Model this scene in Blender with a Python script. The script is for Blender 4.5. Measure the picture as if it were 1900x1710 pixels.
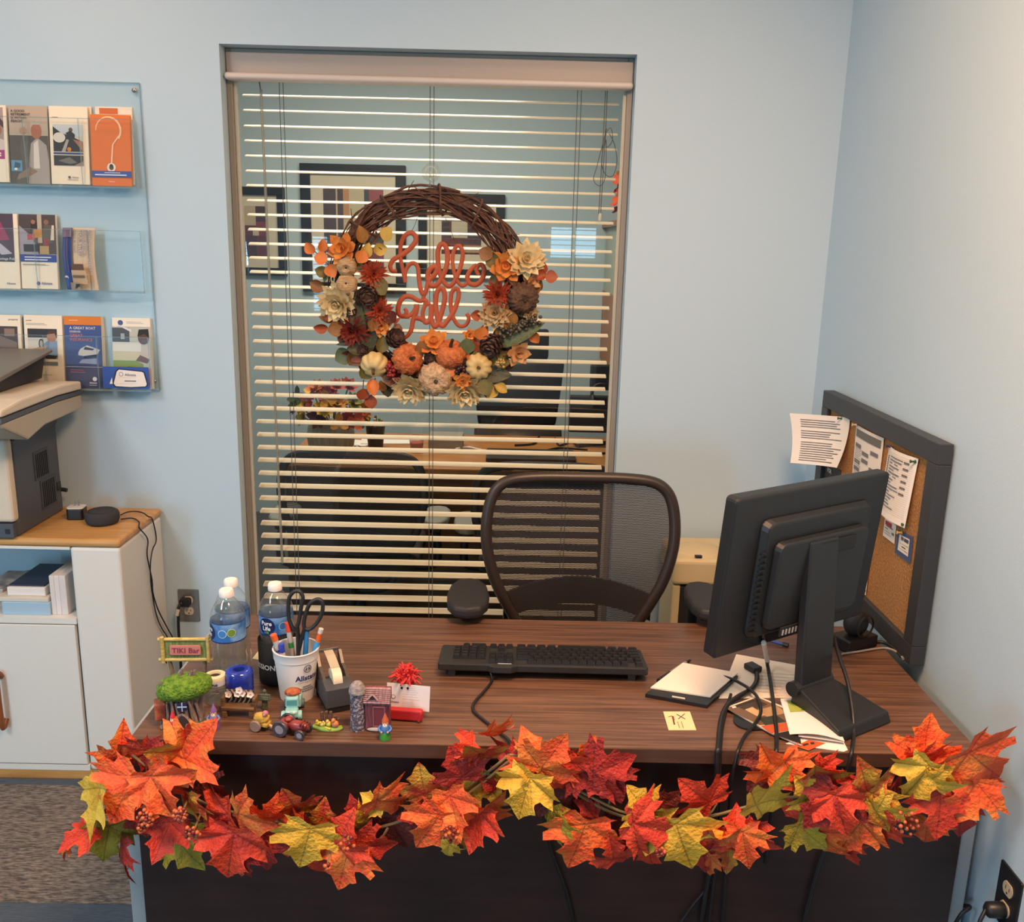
import bpy, math, random
from mathutils import Vector, Matrix, Euler, noise
PI = math.pi
random.seed(7)
scene = bpy.context.scene
for _o in list(bpy.data.objects):
    bpy.data.objects.remove(_o)
COL = scene.collection

# ---------------------------------------------------------------- camera
FPX = 1690.25                                   # focal length in pixels of the 1900 px wide frame
CAM_LOC = Vector((0.0662, -2.916, 1.6833))
CAM_ROT = Euler((math.radians(76.545), math.radians(-1.3466), math.radians(-0.1565)), 'XYZ')
cam_data = bpy.data.cameras.new('camera')
cam_data.sensor_fit = 'HORIZONTAL'
cam_data.sensor_width = 36.0
cam_data.lens = 36.0 * FPX / 1900.0
cam_data.clip_start = 0.02
cam = bpy.data.objects.new('camera', cam_data)
COL.objects.link(cam)
cam.location = CAM_LOC
cam.rotation_euler = CAM_ROT
scene.camera = cam
CAM_M = CAM_ROT.to_matrix()

# ---------------------------------------------------------------- colour management, sky, lamps
vs = scene.view_settings
vs.view_transform = 'Standard'
vs.look = 'None'
vs.exposure = 0.07
vs.gamma = 1.0
vs.use_curve_mapping = False
scene.render.film_transparent = False
scene.cycles.transparent_max_bounces = 32

world = bpy.data.worlds.new('daylight_sky')
scene.world = world
world.use_nodes = True
_bg = world.node_tree.nodes['Background']
_bg.inputs[0].default_value = (0.62, 0.80, 1.0, 1)
_bg.inputs[1].default_value = 0.6

def area(name, loc, rot, sx, sy, power, color):
    d = bpy.data.lights.new(name, 'AREA')
    d.shape = 'RECTANGLE'
    d.size, d.size_y = sx, sy
    d.energy = power
    d.color = color
    o = bpy.data.objects.new(name, d)
    COL.objects.link(o)
    o.location = loc
    o.rotation_euler = rot
    return o

WARM = (1.0, 0.56, 0.31)
SKYC = (0.36, 0.72, 1.0)
# recessed warm white lamps in the ceiling of the front office, plus an added fill
area('ceiling_lamp_or_fill', (-1.25, -0.62, 2.745), (0, 0, 0), 0.6, 0.3, 6.5, WARM)
area('ceiling_lamp_or_fill', (0.40, -0.75, 2.745), (0, 0, 0), 0.6, 0.3, 3, WARM)
area('ceiling_lamp_or_fill', (0.40, -2.0, 2.745), (0, 0, 0), 0.6, 0.6, 68, WARM)
area('ceiling_lamp_or_fill', (-1.95, -2.6, 2.745), (0, 0, 0), 0.6, 1.2, 56, (0.98, 0.90, 0.84))   # unseen fill light, added to brighten the cabinet and lower left
# recessed troffer in the ceiling of the office behind the glass
area('ceiling_lamp_or_fill', (-0.5, 1.2, 2.745), (0, 0, 0), 1.2, 0.6, 44, (1.0, 0.84, 0.68))
# daylight coming in through the street windows behind the camera
area('window_daylight', (-2.94, -6.56, 0.90), (math.radians(82), 0, 0), 0.66, 1.5, 95, SKYC)
area('window_daylight', (-1.78, -6.56, 1.32), (math.radians(90), 0, 0), 0.45, 0.8, 7, SKYC)
area('window_daylight', (0.72, -6.56, 1.70), (math.radians(90), 0, 0), 0.55, 0.38, 4, SKYC)

# ---------------------------------------------------------------- pixel of the photograph -> point of the place
def ray(u, v):
    return CAM_M @ Vector(((u - 950) / FPX, -(v - 855) / FPX, -1.0))
def at(u, v, ax, val):
    d = ray(u, v)
    return CAM_LOC + d * ((val - CAM_LOC[ax]) / d[ax])
def onx(u, v, x): return at(u, v, 0, x)
def ony(u, v, y): return at(u, v, 1, y)
def onz(u, v, z): return at(u, v, 2, z)
def mpp(p):                                     # metres per pixel at a point
    return -(CAM_M.transposed() @ (Vector(p) - CAM_LOC)).z / FPX

# ---------------------------------------------------------------- materials
def lin(h):
    if isinstance(h, (tuple, list)):
        return tuple(h)[:3]
    h = h.lstrip('#')
    c = [int(h[i:i + 2], 16) / 255 for i in (0, 2, 4)]
    return tuple(x / 12.92 if x <= .04045 else ((x + .055) / 1.055) ** 2.4 for x in c)
_mats = {}
def mat(name, col='#808080', rough=.5, metal=0., spec=.5, noise_col=None, nscale=20., nstretch=(1, 1, 1), namt=1.,
        bump=0., bscale=None, bstretch=None, coat=0., emit=0., sss=0., detail=3., coords='Object', ramp=(.35, .65), transmission=0.):
    if name in _mats:
        return _mats[name]
    m = bpy.data.materials.new(name)
    m.use_nodes = True
    nt = m.node_tree
    b = nt.nodes['Principled BSDF']
    c = lin(col)
    b.inputs['Base Color'].default_value = (*c, 1)
    b.inputs['Roughness'].default_value = rough
    b.inputs['Metallic'].default_value = metal
    b.inputs['Specular IOR Level'].default_value = spec
    b.inputs['Coat Weight'].default_value = coat
    b.inputs['Transmission Weight'].default_value = transmission
    if sss:
        b.inputs['Subsurface Weight'].default_value = sss
        b.inputs['Subsurface Radius'].default_value = (.01, .006, .004)
    if emit:
        b.inputs['Emission Color'].default_value = (*c, 1)
        b.inputs['Emission Strength'].default_value = emit
    if noise_col or bump:
        tc = nt.nodes.new('ShaderNodeTexCoord')
    def noise_node(scale, stretch):
        mp = nt.nodes.new('ShaderNodeMapping')
        mp.inputs['Scale'].default_value = stretch
        nt.links.new(tc.outputs[coords], mp.inputs[0])
        n = nt.nodes.new('ShaderNodeTexNoise')
        n.inputs['Scale'].default_value = scale
        n.inputs['Detail'].default_value = detail
        nt.links.new(mp.outputs[0], n.inputs['Vector'])
        return n
    if noise_col:
        n = noise_node(nscale, nstretch)
        r = nt.nodes.new('ShaderNodeValToRGB')
        r.color_ramp.elements[0].position, r.color_ramp.elements[1].position = ramp
        r.color_ramp.elements[0].color = (*c, 1)
        c2 = lin(noise_col)
        r.color_ramp.elements[1].color = (*[a + (d - a) * namt for a, d in zip(c, c2)], 1)
        nt.links.new(n.outputs[0], r.inputs[0])
        nt.links.new(r.outputs[0], b.inputs['Base Color'])
    if bump:
        n = noise_node(bscale or nscale, bstretch or nstretch)
        bp = nt.nodes.new('ShaderNodeBump')
        bp.inputs['Strength'].default_value = bump
        bp.inputs['Distance'].default_value = .01
        nt.links.new(n.outputs[0], bp.inputs['Height'])
        nt.links.new(bp.outputs[0], b.inputs['Normal'])
    _mats[name] = m
    return m

def clear(name, tint='#ffffff', ior=1.45, rough=.02, haze=0., haze_col='#ffffff', gloss=1.0):
    """thin clear sheet: see-through with a Fresnel reflection, optional milky share"""
    if name in _mats:
        return _mats[name]
    m = bpy.data.materials.new(name)
    m.use_nodes = True
    nt = m.node_tree
    nt.nodes.remove(nt.nodes['Principled BSDF'])
    out = nt.nodes['Material Output']
    tr = nt.nodes.new('ShaderNodeBsdfTransparent')
    tr.inputs[0].default_value = (*lin(tint), 1)
    gl = nt.nodes.new('ShaderNodeBsdfGlossy')
    gl.inputs['Roughness'].default_value = rough
    gl.inputs['Color'].default_value = (gloss, gloss, gloss, 1)
    fr = nt.nodes.new('ShaderNodeFresnel')      # the far side of a thin sheet reflects like its near side
    ge = nt.nodes.new('ShaderNodeNewGeometry')
    mr = nt.nodes.new('ShaderNodeMapRange')
    mr.inputs[3].default_value, mr.inputs[4].default_value = ior, 1 / ior
    nt.links.new(ge.outputs['Backfacing'], mr.inputs[0])
    nt.links.new(mr.outputs[0], fr.inputs[0])
    mx = nt.nodes.new('ShaderNodeMixShader')
    nt.links.new(fr.outputs[0], mx.inputs[0])
    src = tr
    if haze:
        df = nt.nodes.new('ShaderNodeBsdfDiffuse')
        df.inputs[0].default_value = (*lin(haze_col), 1)
        m2 = nt.nodes.new('ShaderNodeMixShader')
        m2.inputs[0].default_value = haze
        nt.links.new(tr.outputs[0], m2.inputs[1])
        nt.links.new(df.outputs[0], m2.inputs[2])
        src = m2
    nt.links.new(src.outputs[0], mx.inputs[1])
    nt.links.new(gl.outputs[0], mx.inputs[2])
    nt.links.new(mx.outputs[0], out.inputs[0])
    _mats[name] = m
    return m

_flat = {}
def pc(h, rough=.6):                            # plain print / paint colour
    k = (h, rough)
    if k not in _flat:
        _flat[k] = mat('paint_%s_%d' % (h.strip('#'), int(rough * 100)), h, rough)
    return _flat[k]

# ---------------------------------------------------------------- mesh builder
class G:
    def __init__(s):
        s.v, s.f, s.mi, s.mats, s.T = [], [], [], [], Matrix()
    def m(s, material):
        if material not in s.mats:
            s.mats.append(material)
        return s.mats.index(material)
    def add(s, verts, faces, material=None, M=None):
        T = s.T @ M if M is not None else s.T
        o = len(s.v)
        s.v += [tuple(T @ Vector(p)) for p in verts]
        k = s.m(material) if material is not None else 0
        s.f += [tuple(i + o for i in f) for f in faces]
        s.mi += [k] * len(faces)
        return s
    def box(s, c, size, material=None, rot=None, ch=0.):
        x, y, z = [d / 2 for d in size]
        M = Matrix.Translation(c)
        if rot:
            M = M @ Euler(rot).to_matrix().to_4x4()
        if ch:
            return s.prism([(x - ch, -y), (x, -y + ch), (x, y - ch), (x - ch, y), (-x + ch, y), (-x, y - ch), (-x, -y + ch), (-x + ch, -y)], -z, z, material, M)
        v = [(a, b, d) for d in (-z, z) for b in (-y, y) for a in (-x, x)]
        return s.add(v, [(0, 2, 3, 1), (4, 5, 7, 6), (0, 1, 5, 4), (2, 6, 7, 3), (0, 4, 6, 2), (1, 3, 7, 5)], material, M)
    def box2(s, a, b, material=None):
        return s.box([(p + q) / 2 for p, q in zip(a, b)], [abs(q - p) for p, q in zip(a, b)], material)
    def prism(s, poly, z0, z1, material=None, M=None, scale1=1.):
        n = len(poly)
        v = [(x, y, z0) for x, y in poly] + [(x * scale1, y * scale1, z1) for x, y in poly]
        f = [tuple(range(n - 1, -1, -1)), tuple(range(n, 2 * n))]
        f += [(i, (i + 1) % n, n + (i + 1) % n, n + i) for i in range(n)]
        return s.add(v, f, material, M)
    def face(s, pts, material=None, M=None):
        return s.add(pts, [tuple(range(len(pts)))], material, M)
    def lathe(s, prof, material=None, n=20, M=None, cap=True, lobes=0, amp=0., arc=None):
        v, f = [], []
        for (r, z) in prof:
            for i in range(n):
                a = 2 * PI * i / n
                k = 1 + (amp * (abs(math.sin(a * lobes / 2)) - .6) if lobes else 0)
                v.append((r * k * math.cos(a), r * k * math.sin(a), z))
        for j in range(len(prof) - 1):
            for i in range(n):
                i2 = (i + 1) % n
                f.append((j * n + i, j * n + i2, (j + 1) * n + i2, (j + 1) * n + i))
        if cap:
            if prof[0][0] > 1e-6: f.append(tuple(range(n - 1, -1, -1)))
            if prof[-1][0] > 1e-6: f.append(tuple((len(prof) - 1) * n + i for i in range(n)))
        return s.add(v, f, material, M)
    def cyl(s, p0, p1, r0, r1=None, material=None, n=12):
        return s.tube([p0, p1], [r0, r0 if r1 is None else r1], material, n)
    def tube(s, pts, r, material=None, n=8, flat=1., closed=False, up=None, cap=True):
        pts = [Vector(p) for p in pts]
        k = len(pts)
        rr = r if isinstance(r, (list, tuple)) else [r] * k
        v, f = [], []
        prev = None
        for i, p in enumerate(pts):
            if closed:
                t = pts[(i + 1) % k] - pts[i - 1]
            else:
                t = pts[min(i + 1, k - 1)] - pts[max(i - 1, 0)]
            t = t.normalized() if t.length > 1e-9 else Vector((0, 0, 1))
            if up is not None:
                nn = Vector(up) - t * t.dot(Vector(up))
            elif prev is None:
                a = Vector((0, 0, 1)) if abs(t.z) < .9 else Vector((1, 0, 0))
                nn = a - t * a.dot(t)
            else:
                nn = prev - t * prev.dot(t)
            nn = nn.normalized() if nn.length > 1e-9 else t.orthogonal().normalized()
            prev = nn
            bb = t.cross(nn)
            for q in range(n):
                a = 2 * PI * q / n
                v.append(p + nn * (math.cos(a) * rr[i] * flat) + bb * (math.sin(a) * rr[i]))
        for j in range(k if closed else k - 1):
            j2 = (j + 1) % k
            for q in range(n):
                q2 = (q + 1) % n
                f.append((j * n + q, j * n + q2, j2 * n + q2, j2 * n + q))
        if cap and not closed:
            f.append(tuple(range(n - 1, -1, -1)))
            f.append(tuple((k - 1) * n + q for q in range(n)))
        return s.add(v, f, material)
    def sph(s, c, r, material=None, nu=12, nv=8, rot=None, disp=None):
        r = r if isinstance(r, (tuple, list)) else (r, r, r)
        v, f = [(0, 0, -r[2])], []
        for j in range(1, nv):
            ph = -PI / 2 + PI * j / nv
            for i in range(nu):
                a = 2 * PI * i / nu
                v.append((r[0] * math.cos(ph) * math.cos(a), r[1] * math.cos(ph) * math.sin(a), r[2] * math.sin(ph)))
        v.append((0, 0, r[2]))
        if disp:
            v = [tuple(Vector(p) * (1 + disp(Vector(p)))) for p in v]
        for i in range(nu):
            i2 = (i + 1) % nu
            f.append((0, 1 + i2, 1 + i))
            for j in range(nv - 2):
                a, b = 1 + j * nu, 1 + (j + 1) * nu
                f.append((a + i, a + i2, b + i2, b + i))
            f.append((1 + (nv - 2) * nu + i, 1 + (nv - 2) * nu + i2, len(v) - 1))
        M = Matrix.Translation(c)
        if rot: M = M @ Euler(rot).to_matrix().to_4x4()
        return s.add(v, f, material, M)
    def grid(s, fn, nu, nv, material=None, M=None, thick=0.):
        v = [Vector(fn(i / nu, j / nv)) for j in range(nv + 1) for i in range(nu + 1)]
        w = nu + 1
        f = [(j * w + i, j * w + i + 1, (j + 1) * w + i + 1, (j + 1) * w + i) for j in range(nv) for i in range(nu)]
        if thick:
            n0 = len(v)
            nor = [Vector() for _ in v]
            for a in f:
                nn = (v[a[1]] - v[a[0]]).cross(v[a[3]] - v[a[0]])
                for i in a: nor[i] += nn
            v2 = [p - q.normalized() * thick for p, q in zip(v, nor)]
            f2 = [tuple(n0 + i for i in reversed(a)) for a in f]
            bd = [i for i in range(w)] + [j * w + nu for j in range(1, nv + 1)] + [nv * w + i for i in range(nu - 1, -1, -1)] + [j * w for j in range(nv - 1, 0, -1)]
            f3 = [(bd[k], bd[(k + 1) % len(bd)], n0 + bd[(k + 1) % len(bd)], n0 + bd[k]) for k in range(len(bd))]
            f3 = [tuple(reversed(a)) for a in f3]
            v, f = v + v2, f + f2 + f3
        return s.add(v, f, material, M)
    def text(s, string, size, material, M=None, bold=0., align='LEFT', squash=1.):
        v, f = text_geo(string, align, bold)
        return s.add([(x * size * squash, y * size, 0) for x, y in v], f, material, M)
    def mesh(s, name, smooth=None):
        me = bpy.data.meshes.new(name)
        me.from_pydata(s.v, [], s.f)
        for a in s.mats: me.materials.append(a)
        if s.mi: me.polygons.foreach_set('material_index', s.mi)
        if smooth is not None:
            me.polygons.foreach_set('use_smooth', [True] * len(s.f))
            me.set_sharp_from_angle(angle=math.radians(smooth))
        me.update()
        return me
    def build(s, name, parent=None, smooth=None, bevel=0., loc=None, rot=None, segs=2, subsurf=0):
        return link(name, s.mesh(name, smooth), parent, loc, rot, bevel, segs, subsurf)

def link(name, me, parent=None, loc=None, rot=None, bevel=0., segs=2, subsurf=0):
    o = bpy.data.objects.new(name, me)
    COL.objects.link(o)
    if parent is not None: o.parent = parent
    if loc is not None: o.location = loc
    if rot is not None: o.rotation_euler = rot
    if bevel:
        b = o.modifiers.new('bevel', 'BEVEL')
        b.width, b.segments, b.limit_method, b.angle_limit = bevel, segs, 'ANGLE', math.radians(40)
    if subsurf:
        b = o.modifiers.new('subsurf', 'SUBSURF')
        b.levels = b.render_levels = subsurf
    return o

_txt = {}
def text_geo(string, align, bold):
    k = (string, align, bold)
    if k not in _txt:
        cu = bpy.data.curves.new('t', 'FONT')
        cu.body = string
        cu.size = 1.
        cu.align_x = align
        cu.offset = bold
        cu.resolution_u = 2
        o = bpy.data.objects.new('t', cu)
        me = bpy.data.meshes.new_from_object(o)
        _txt[k] = ([(p.co.x, p.co.y) for p in me.vertices], [tuple(p.vertices) for p in me.polygons])
        bpy.data.objects.remove(o); bpy.data.curves.remove(cu); bpy.data.meshes.remove(me)
    return _txt[k]

def tag(o, label, cat=None, group=None, kind=None):
    o['label'] = label
    if cat: o['category'] = cat
    if group: o['group'] = group
    if kind: o['kind'] = kind
    return o
def thing(name, label, cat, loc=(0, 0, 0), rotz=0., group=None, rot=None):
    o = bpy.data.objects.new(name, None)
    o.empty_display_size = .05
    COL.objects.link(o)
    o.location = loc
    o.rotation_euler = rot if rot else (0, 0, rotz)
    return tag(o, label, cat, group)
def struct(o):
    o['kind'] = 'structure'
    return o
def smooth_path(pts, n=6, closed=False):
    P = [Vector(p) for p in pts]
    out = []
    k = len(P)
    for i in range(k if closed else k - 1):
        if closed:
            a, b, c, d = P[i - 1], P[i], P[(i + 1) % k], P[(i + 2) % k]
        else:
            a, b, c, d = P[max(i - 1, 0)], P[i], P[i + 1], P[min(i + 2, k - 1)]
        for j in range(n):
            t = j / n
            out.append(.5 * ((2 * b) + (c - a) * t + (2 * a - 5 * b + 4 * c - d) * t * t + (3 * b - a - 3 * c + d) * t ** 3))
    if not closed: out.append(P[-1])
    return out
def rrect(w, h, r, n=4):
    pts = []
    for cx, cy, a0 in ((w / 2 - r, h / 2 - r, 0), (-w / 2 + r, h / 2 - r, 90), (-w / 2 + r, -h / 2 + r, 180), (w / 2 - r, -h / 2 + r, 270)):
        for i in range(n + 1):
            a = math.radians(a0 + 90 * i / n)
            pts.append((cx + r * math.cos(a), cy + r * math.sin(a)))
    return pts
RX90 = Matrix.Rotation(PI / 2, 4, 'X')          # drawing in XY -> upright in XZ, facing -Y
def MT(x, y, z): return Matrix.Translation((x, y, z))
def local(parent, world):                       # world point -> coordinates of an unrotated parent
    return tuple(Vector(world) - parent.location)

# ================================================================ the rooms
XR, ZC = 1.062, 2.75                            # right wall, ceiling height
WT = .14                                        # thickness of the wall with the window
WX0, WX1, WZ0, WZ1 = -.808, .434, .10, 2.237    # window opening
YF = -6.45                                      # street side wall behind the camera
YB = 2.6                                        # far wall of the office behind the glass

M_paint = mat('wall_paint_pale_blue', '#b8d0de', .62, spec=.3, bump=.05, bscale=260, detail=2)
M_paint2 = mat('wall_paint_teal', '#b4c8cc', .62, spec=.3, bump=.05, bscale=260, detail=2)
M_ceil = mat('ceiling_white', '#e9e7e2', .8, bump=.1, bscale=120)
M_floor = mat('carpet_slate', '#42474c', .95, noise_col='#565a5e', nscale=160, bump=.3)

g = G(); g.box2((-3.4, YF - .1, -.1), (2.6, YB + .1, 0), M_floor); floor = struct(g.build('floor'))
g = G(); g.box2((-3.4, YF - .1, ZC), (2.6, YB + .1, ZC + .1), M_ceil); struct(g.build('ceiling'))
g = G()
g.box2((-3.3, 0, 0), (WX0, WT, ZC), M_paint)
g.box2((WX1, 0, 0), (2.5, WT, ZC), M_paint)
g.box2((WX0, 0, 0), (WX1, WT, WZ0), M_paint)
g.box2((WX0, 0, WZ1), (WX1, WT, ZC), M_paint)
struct(g.build('wall_back'))
g = G(); g.box2((XR, YF, 0), (XR + .12, 0, ZC), M_paint); struct(g.build('wall_right'))
g = G(); g.box2((-3.42, YF, 0), (-3.3, YB, ZC), M_paint); struct(g.build('wall_left'))
g = G()                                        # street wall with two windows
wins = [(-3.28, -2.60, .12, 1.7), (-2.0, -1.55, .9, 1.75), (.44, 1.0, 1.5, 1.9)]
xs = [-3.3] + [q for w in wins for q in w[:2]] + [XR]
for i in range(0, len(xs), 2): g.box2((xs[i], YF - .12, 0), (xs[i + 1], YF, ZC), M_paint)
for x0, x1, z0, z1 in wins:
    g.box2((x0, YF - .12, 0), (x1, YF, z0), M_paint); g.box2((x0, YF - .12, z1), (x1, YF, ZC), M_paint)
struct(g.build('wall_front'))
M_sblind = mat('street_blind_white', '#e6e6e2', .5)
for k_, (x0, x1, z0, z1) in enumerate(wins):
    w_ = bpy.data.objects.new('window_%d' % (k_ + 2), None); COL.objects.link(w_); w_.location = (x0, YF, z0); struct(w_)
    g = G()
    for a_, b_ in (((0, -.08, 0), (.05, -.04, z1 - z0)), ((x1 - x0 - .05, -.08, 0), (x1 - x0, -.04, z1 - z0)), ((.05, -.08, 0), (x1 - x0 - .05, -.04, .05)), ((.05, -.08, z1 - z0 - .05), (x1 - x0 - .05, -.04, z1 - z0)), (((x1 - x0) / 2 - .02, -.08, .05), ((x1 - x0) / 2 + .02, -.04, z1 - z0 - .05))):
        g.box2(a_, b_, M_sblind)
    g.build('window_frame', w_)
    q = G(); q.box((0, 0, 0), (x1 - x0 - .02, .04, .002), M_sblind); me_ = q.mesh('slat')
    for i_ in range(int((z1 - z0) / .05)):
        link('slat', me_, w_, ((x1 - x0) / 2, -.015, .025 + i_ * .05), (-.22, 0, 0))
g = G(); g.box2((-3.3, YB, 0), (2.5, YB + .1, ZC), M_paint2); struct(g.build('wall_far'))
g = G(); g.box2((2.4, WT, 0), (2.5, YB, ZC), M_paint2); struct(g.build('wall_office_right'))

# ---------------------------------------------------------------- interior window: frame, fascia, glass
M_frame = mat('window_frame_grey', '#8f8a80', .45)
M_facia = mat('window_head_taupe', '#a39c95', .45)
M_bead = mat('glazing_bead', '#b9b6a6', .4)
M_glass = clear('window_glass', '#fbfcfb', 1.5, .0)
win = bpy.data.objects.new('window_1', None); COL.objects.link(win); win.location = (0, 0, WZ0); struct(win)
def L(a): return (a[0], a[1], a[2] - WZ0)
GY = .080                                       # glass plane
g = G()
fw = .018
for x0, x1 in ((WX0 + .001, WX0 + fw), (WX1 - fw, WX1 - .001)):
    g.box2(L((x0, .055, WZ0 + .001)), L((x1, .115, WZ1 - .001)), M_frame)
g.box2(L((WX0 + fw, .055, WZ0 + .001)), L((WX1 - fw, .115, WZ0 + .04)), M_frame)
g.box2(L((WX0 + fw, .055, WZ1 - .03)), L((WX1 - fw, .115, WZ1 - .001)), M_frame)
g.build('window_frame', win, bevel=.002)
g = G()
g.box2(L((WX0 + .004, .050, WZ1 - .088)), L((WX1 - .004, .070, WZ1 - .012)), M_facia)
g.build('window_head', win, bevel=.002)
g = G(); g.box2(L((WX0 + .004, .016, WZ1 - .094)), L((WX1 - .004, .068, WZ1 - .074)), mat('head_lip', '#c9c1ba', .4)); g.build('head_lip', win, bevel=.009, segs=4)  # lip coloured lighter than the head: light on its bevel put into colour
g = G()
for x0, x1 in ((WX0 + fw, WX0 + fw + .010), (WX1 - fw - .010, WX1 - fw)):
    g.box2(L((x0, .066, WZ0 + .04)), L((x1, .079, WZ1 - .095)), M_bead)
g.build('glazing_bead', win, bevel=.001)
g = G(); g.box2(L((WX0 + fw, GY, WZ0 + .02)), L((WX1 - fw, GY + .006, WZ1 - .02)), M_glass)
g.build('pane', win)

# ---------------------------------------------------------------- venetian blind behind the glass
M_slat = mat('blind_slat_ivory', '#efe6cd', .35, spec=.5)
M_cord = mat('blind_cord', '#5c5a52', .7)
bx0, bx1 = WX0 + .030, WX1 - .034
blind = thing('venetian_blind', 'ivory horizontal slat blind hanging open behind the interior window glass', 'blind', (0, .135, WZ1))
BY = .135
ztop = ony(800, 157, BY).z
pitch = .0452
slat = G()
def slat_fn(u, v):
    t = (v - .5)
    y = t * .040
    return (bx0 + (bx1 - bx0) * u, y, .0045 * (1 - 4 * t * t) + y * math.tan(math.radians(7)))
slat.grid(slat_fn, 1, 6, M_slat, thick=.0028)
slat_me = slat.mesh('slat', 50)
k = 0
while ztop - k * pitch > WZ0 + .05:
    link('slat', slat_me, blind, (0, 0, ztop - k * pitch - WZ1), (0, random.uniform(-.0012, .0012), 0)); k += 1
g = G(); g.box2((bx0, -.025, -.06), (bx1, .025, -.003), M_slat); g.build('head_rail', blind, bevel=.003)
for px_ in (525, 803, 1075):
    x = ony(px_, 150, BY).x
    for dx in (-.006, .006):
        g = G(); g.cyl((x + dx, -.026, -.05), (x + dx, -.026, -2.05), .0012, material=M_cord, n=5); g.build('ladder_cord', blind)
x = ony(489, 150, BY).x
g = G(); g.cyl((x, -.036, -.11), (x + .012, -.036, -1.66), .0045, material=clear('wand_plastic', '#d9d5c8', 1.4, .1, .35, '#c9c6bb'), n=8); g.tube([(x, -.036, -.05), (x - .004, -.036, -.09), (x, -.036, -.12)], .002, M_cord, 5)
g.build('tilt_wand', blind, smooth=40)
x = ony(1124, 150, BY).x                        # looped pull cord
z0 = -.05
def CZ(v): return ony(1120, v, BY).z - WZ1
def CX(u): return ony(u, 300, BY).x
g = G()
for q in (-.003, .003):
    g.tube([(x + q, -.034, z0), (x + q, -.034, CZ(235)), (x + q - .004, -.034, CZ(400))], .0013, M_cord, 5)
g.tube(smooth_path([(CX(1121), -.036, CZ(240)), (CX(1106), -.038, CZ(310)), (CX(1101), -.038, CZ(335)), (CX(1112), -.038, CZ(346)), (CX(1122), -.038, CZ(330)), (CX(1121), -.037, CZ(262))]), .0012, M_cord, 5)
g.tube(smooth_path([(CX(1126), -.036, CZ(250)), (CX(1136), -.040, CZ(270)), (CX(1142), -.04, CZ(300)), (CX(1136), -.04, CZ(327)), (CX(1122), -.04, CZ(325)), (CX(1114), -.04, CZ(300)), (CX(1120), -.038, CZ(250))]), .0012, M_cord, 5)
g.tube(smooth_path([(CX(1118), -.036, CZ(245)), (CX(1122), -.04, CZ(275)), (CX(1132), -.04, CZ(262)), (CX(1128), -.04, CZ(240)), (CX(1118), -.04, CZ(252))]), .0012, M_cord, 5)
g.build('pull_cord', blind)
g = G(); g.lathe([(.001, 0), (.006, -.004), (.007, -.018), (.004, -.024)], mat('cord_tassel', '#d8d6cf', .3), 10, MT(x - .002, -.034, CZ(396))); g.build('cord_tassel', blind, smooth=40)
# ================================================================ the office behind the glass
M_black = mat('black_plastic', '#1b1b1d', .42)
M_blackm = mat('black_plastic_matt', '#232326', .6, bump=.03, bscale=600)
M_leather = mat('black_leather', '#1d1a1a', .32, bump=.12, bscale=180)
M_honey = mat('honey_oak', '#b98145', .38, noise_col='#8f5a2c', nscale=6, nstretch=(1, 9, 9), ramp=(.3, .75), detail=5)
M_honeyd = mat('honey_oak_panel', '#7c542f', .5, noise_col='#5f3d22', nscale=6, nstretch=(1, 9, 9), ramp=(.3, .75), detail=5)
M_white = mat('white_paper', '#ece8e0', .75)
M_grey = mat('grey_plastic', '#8d8d86', .5)

def mesh_fabric(name, col, freq=260., cover=.74):
    if name in _mats: return _mats[name]
    m = mat(name, col, .75)
    nt = m.node_tree
    b = nt.nodes['Principled BSDF']
    tc = nt.nodes.new('ShaderNodeTexCoord')
    sp = nt.nodes.new('ShaderNodeSeparateXYZ')
    nt.links.new(tc.outputs['Object'], sp.inputs[0])
    def math_(op, a, b_):
        n = nt.nodes.new('ShaderNodeMath'); n.operation = op
        for i, q in enumerate((a, b_)):
            if q is None: continue
            if isinstance(q, float): n.inputs[i].default_value = q
            else: nt.links.new(q, n.inputs[i])
        return n.outputs[0]
    sx = math_('SINE', math_('MULTIPLY', sp.outputs[0], 420.), None)
    z = math_('ADD', math_('MULTIPLY', sp.outputs[2], freq), math_('MULTIPLY', sx, .10))
    hole = math_('GREATER_THAN', math_('FRACT', z, None), cover)
    a = math_('SUBTRACT', 1., hole)
    nt.links.new(a, b.inputs['Alpha'])
    return m

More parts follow.
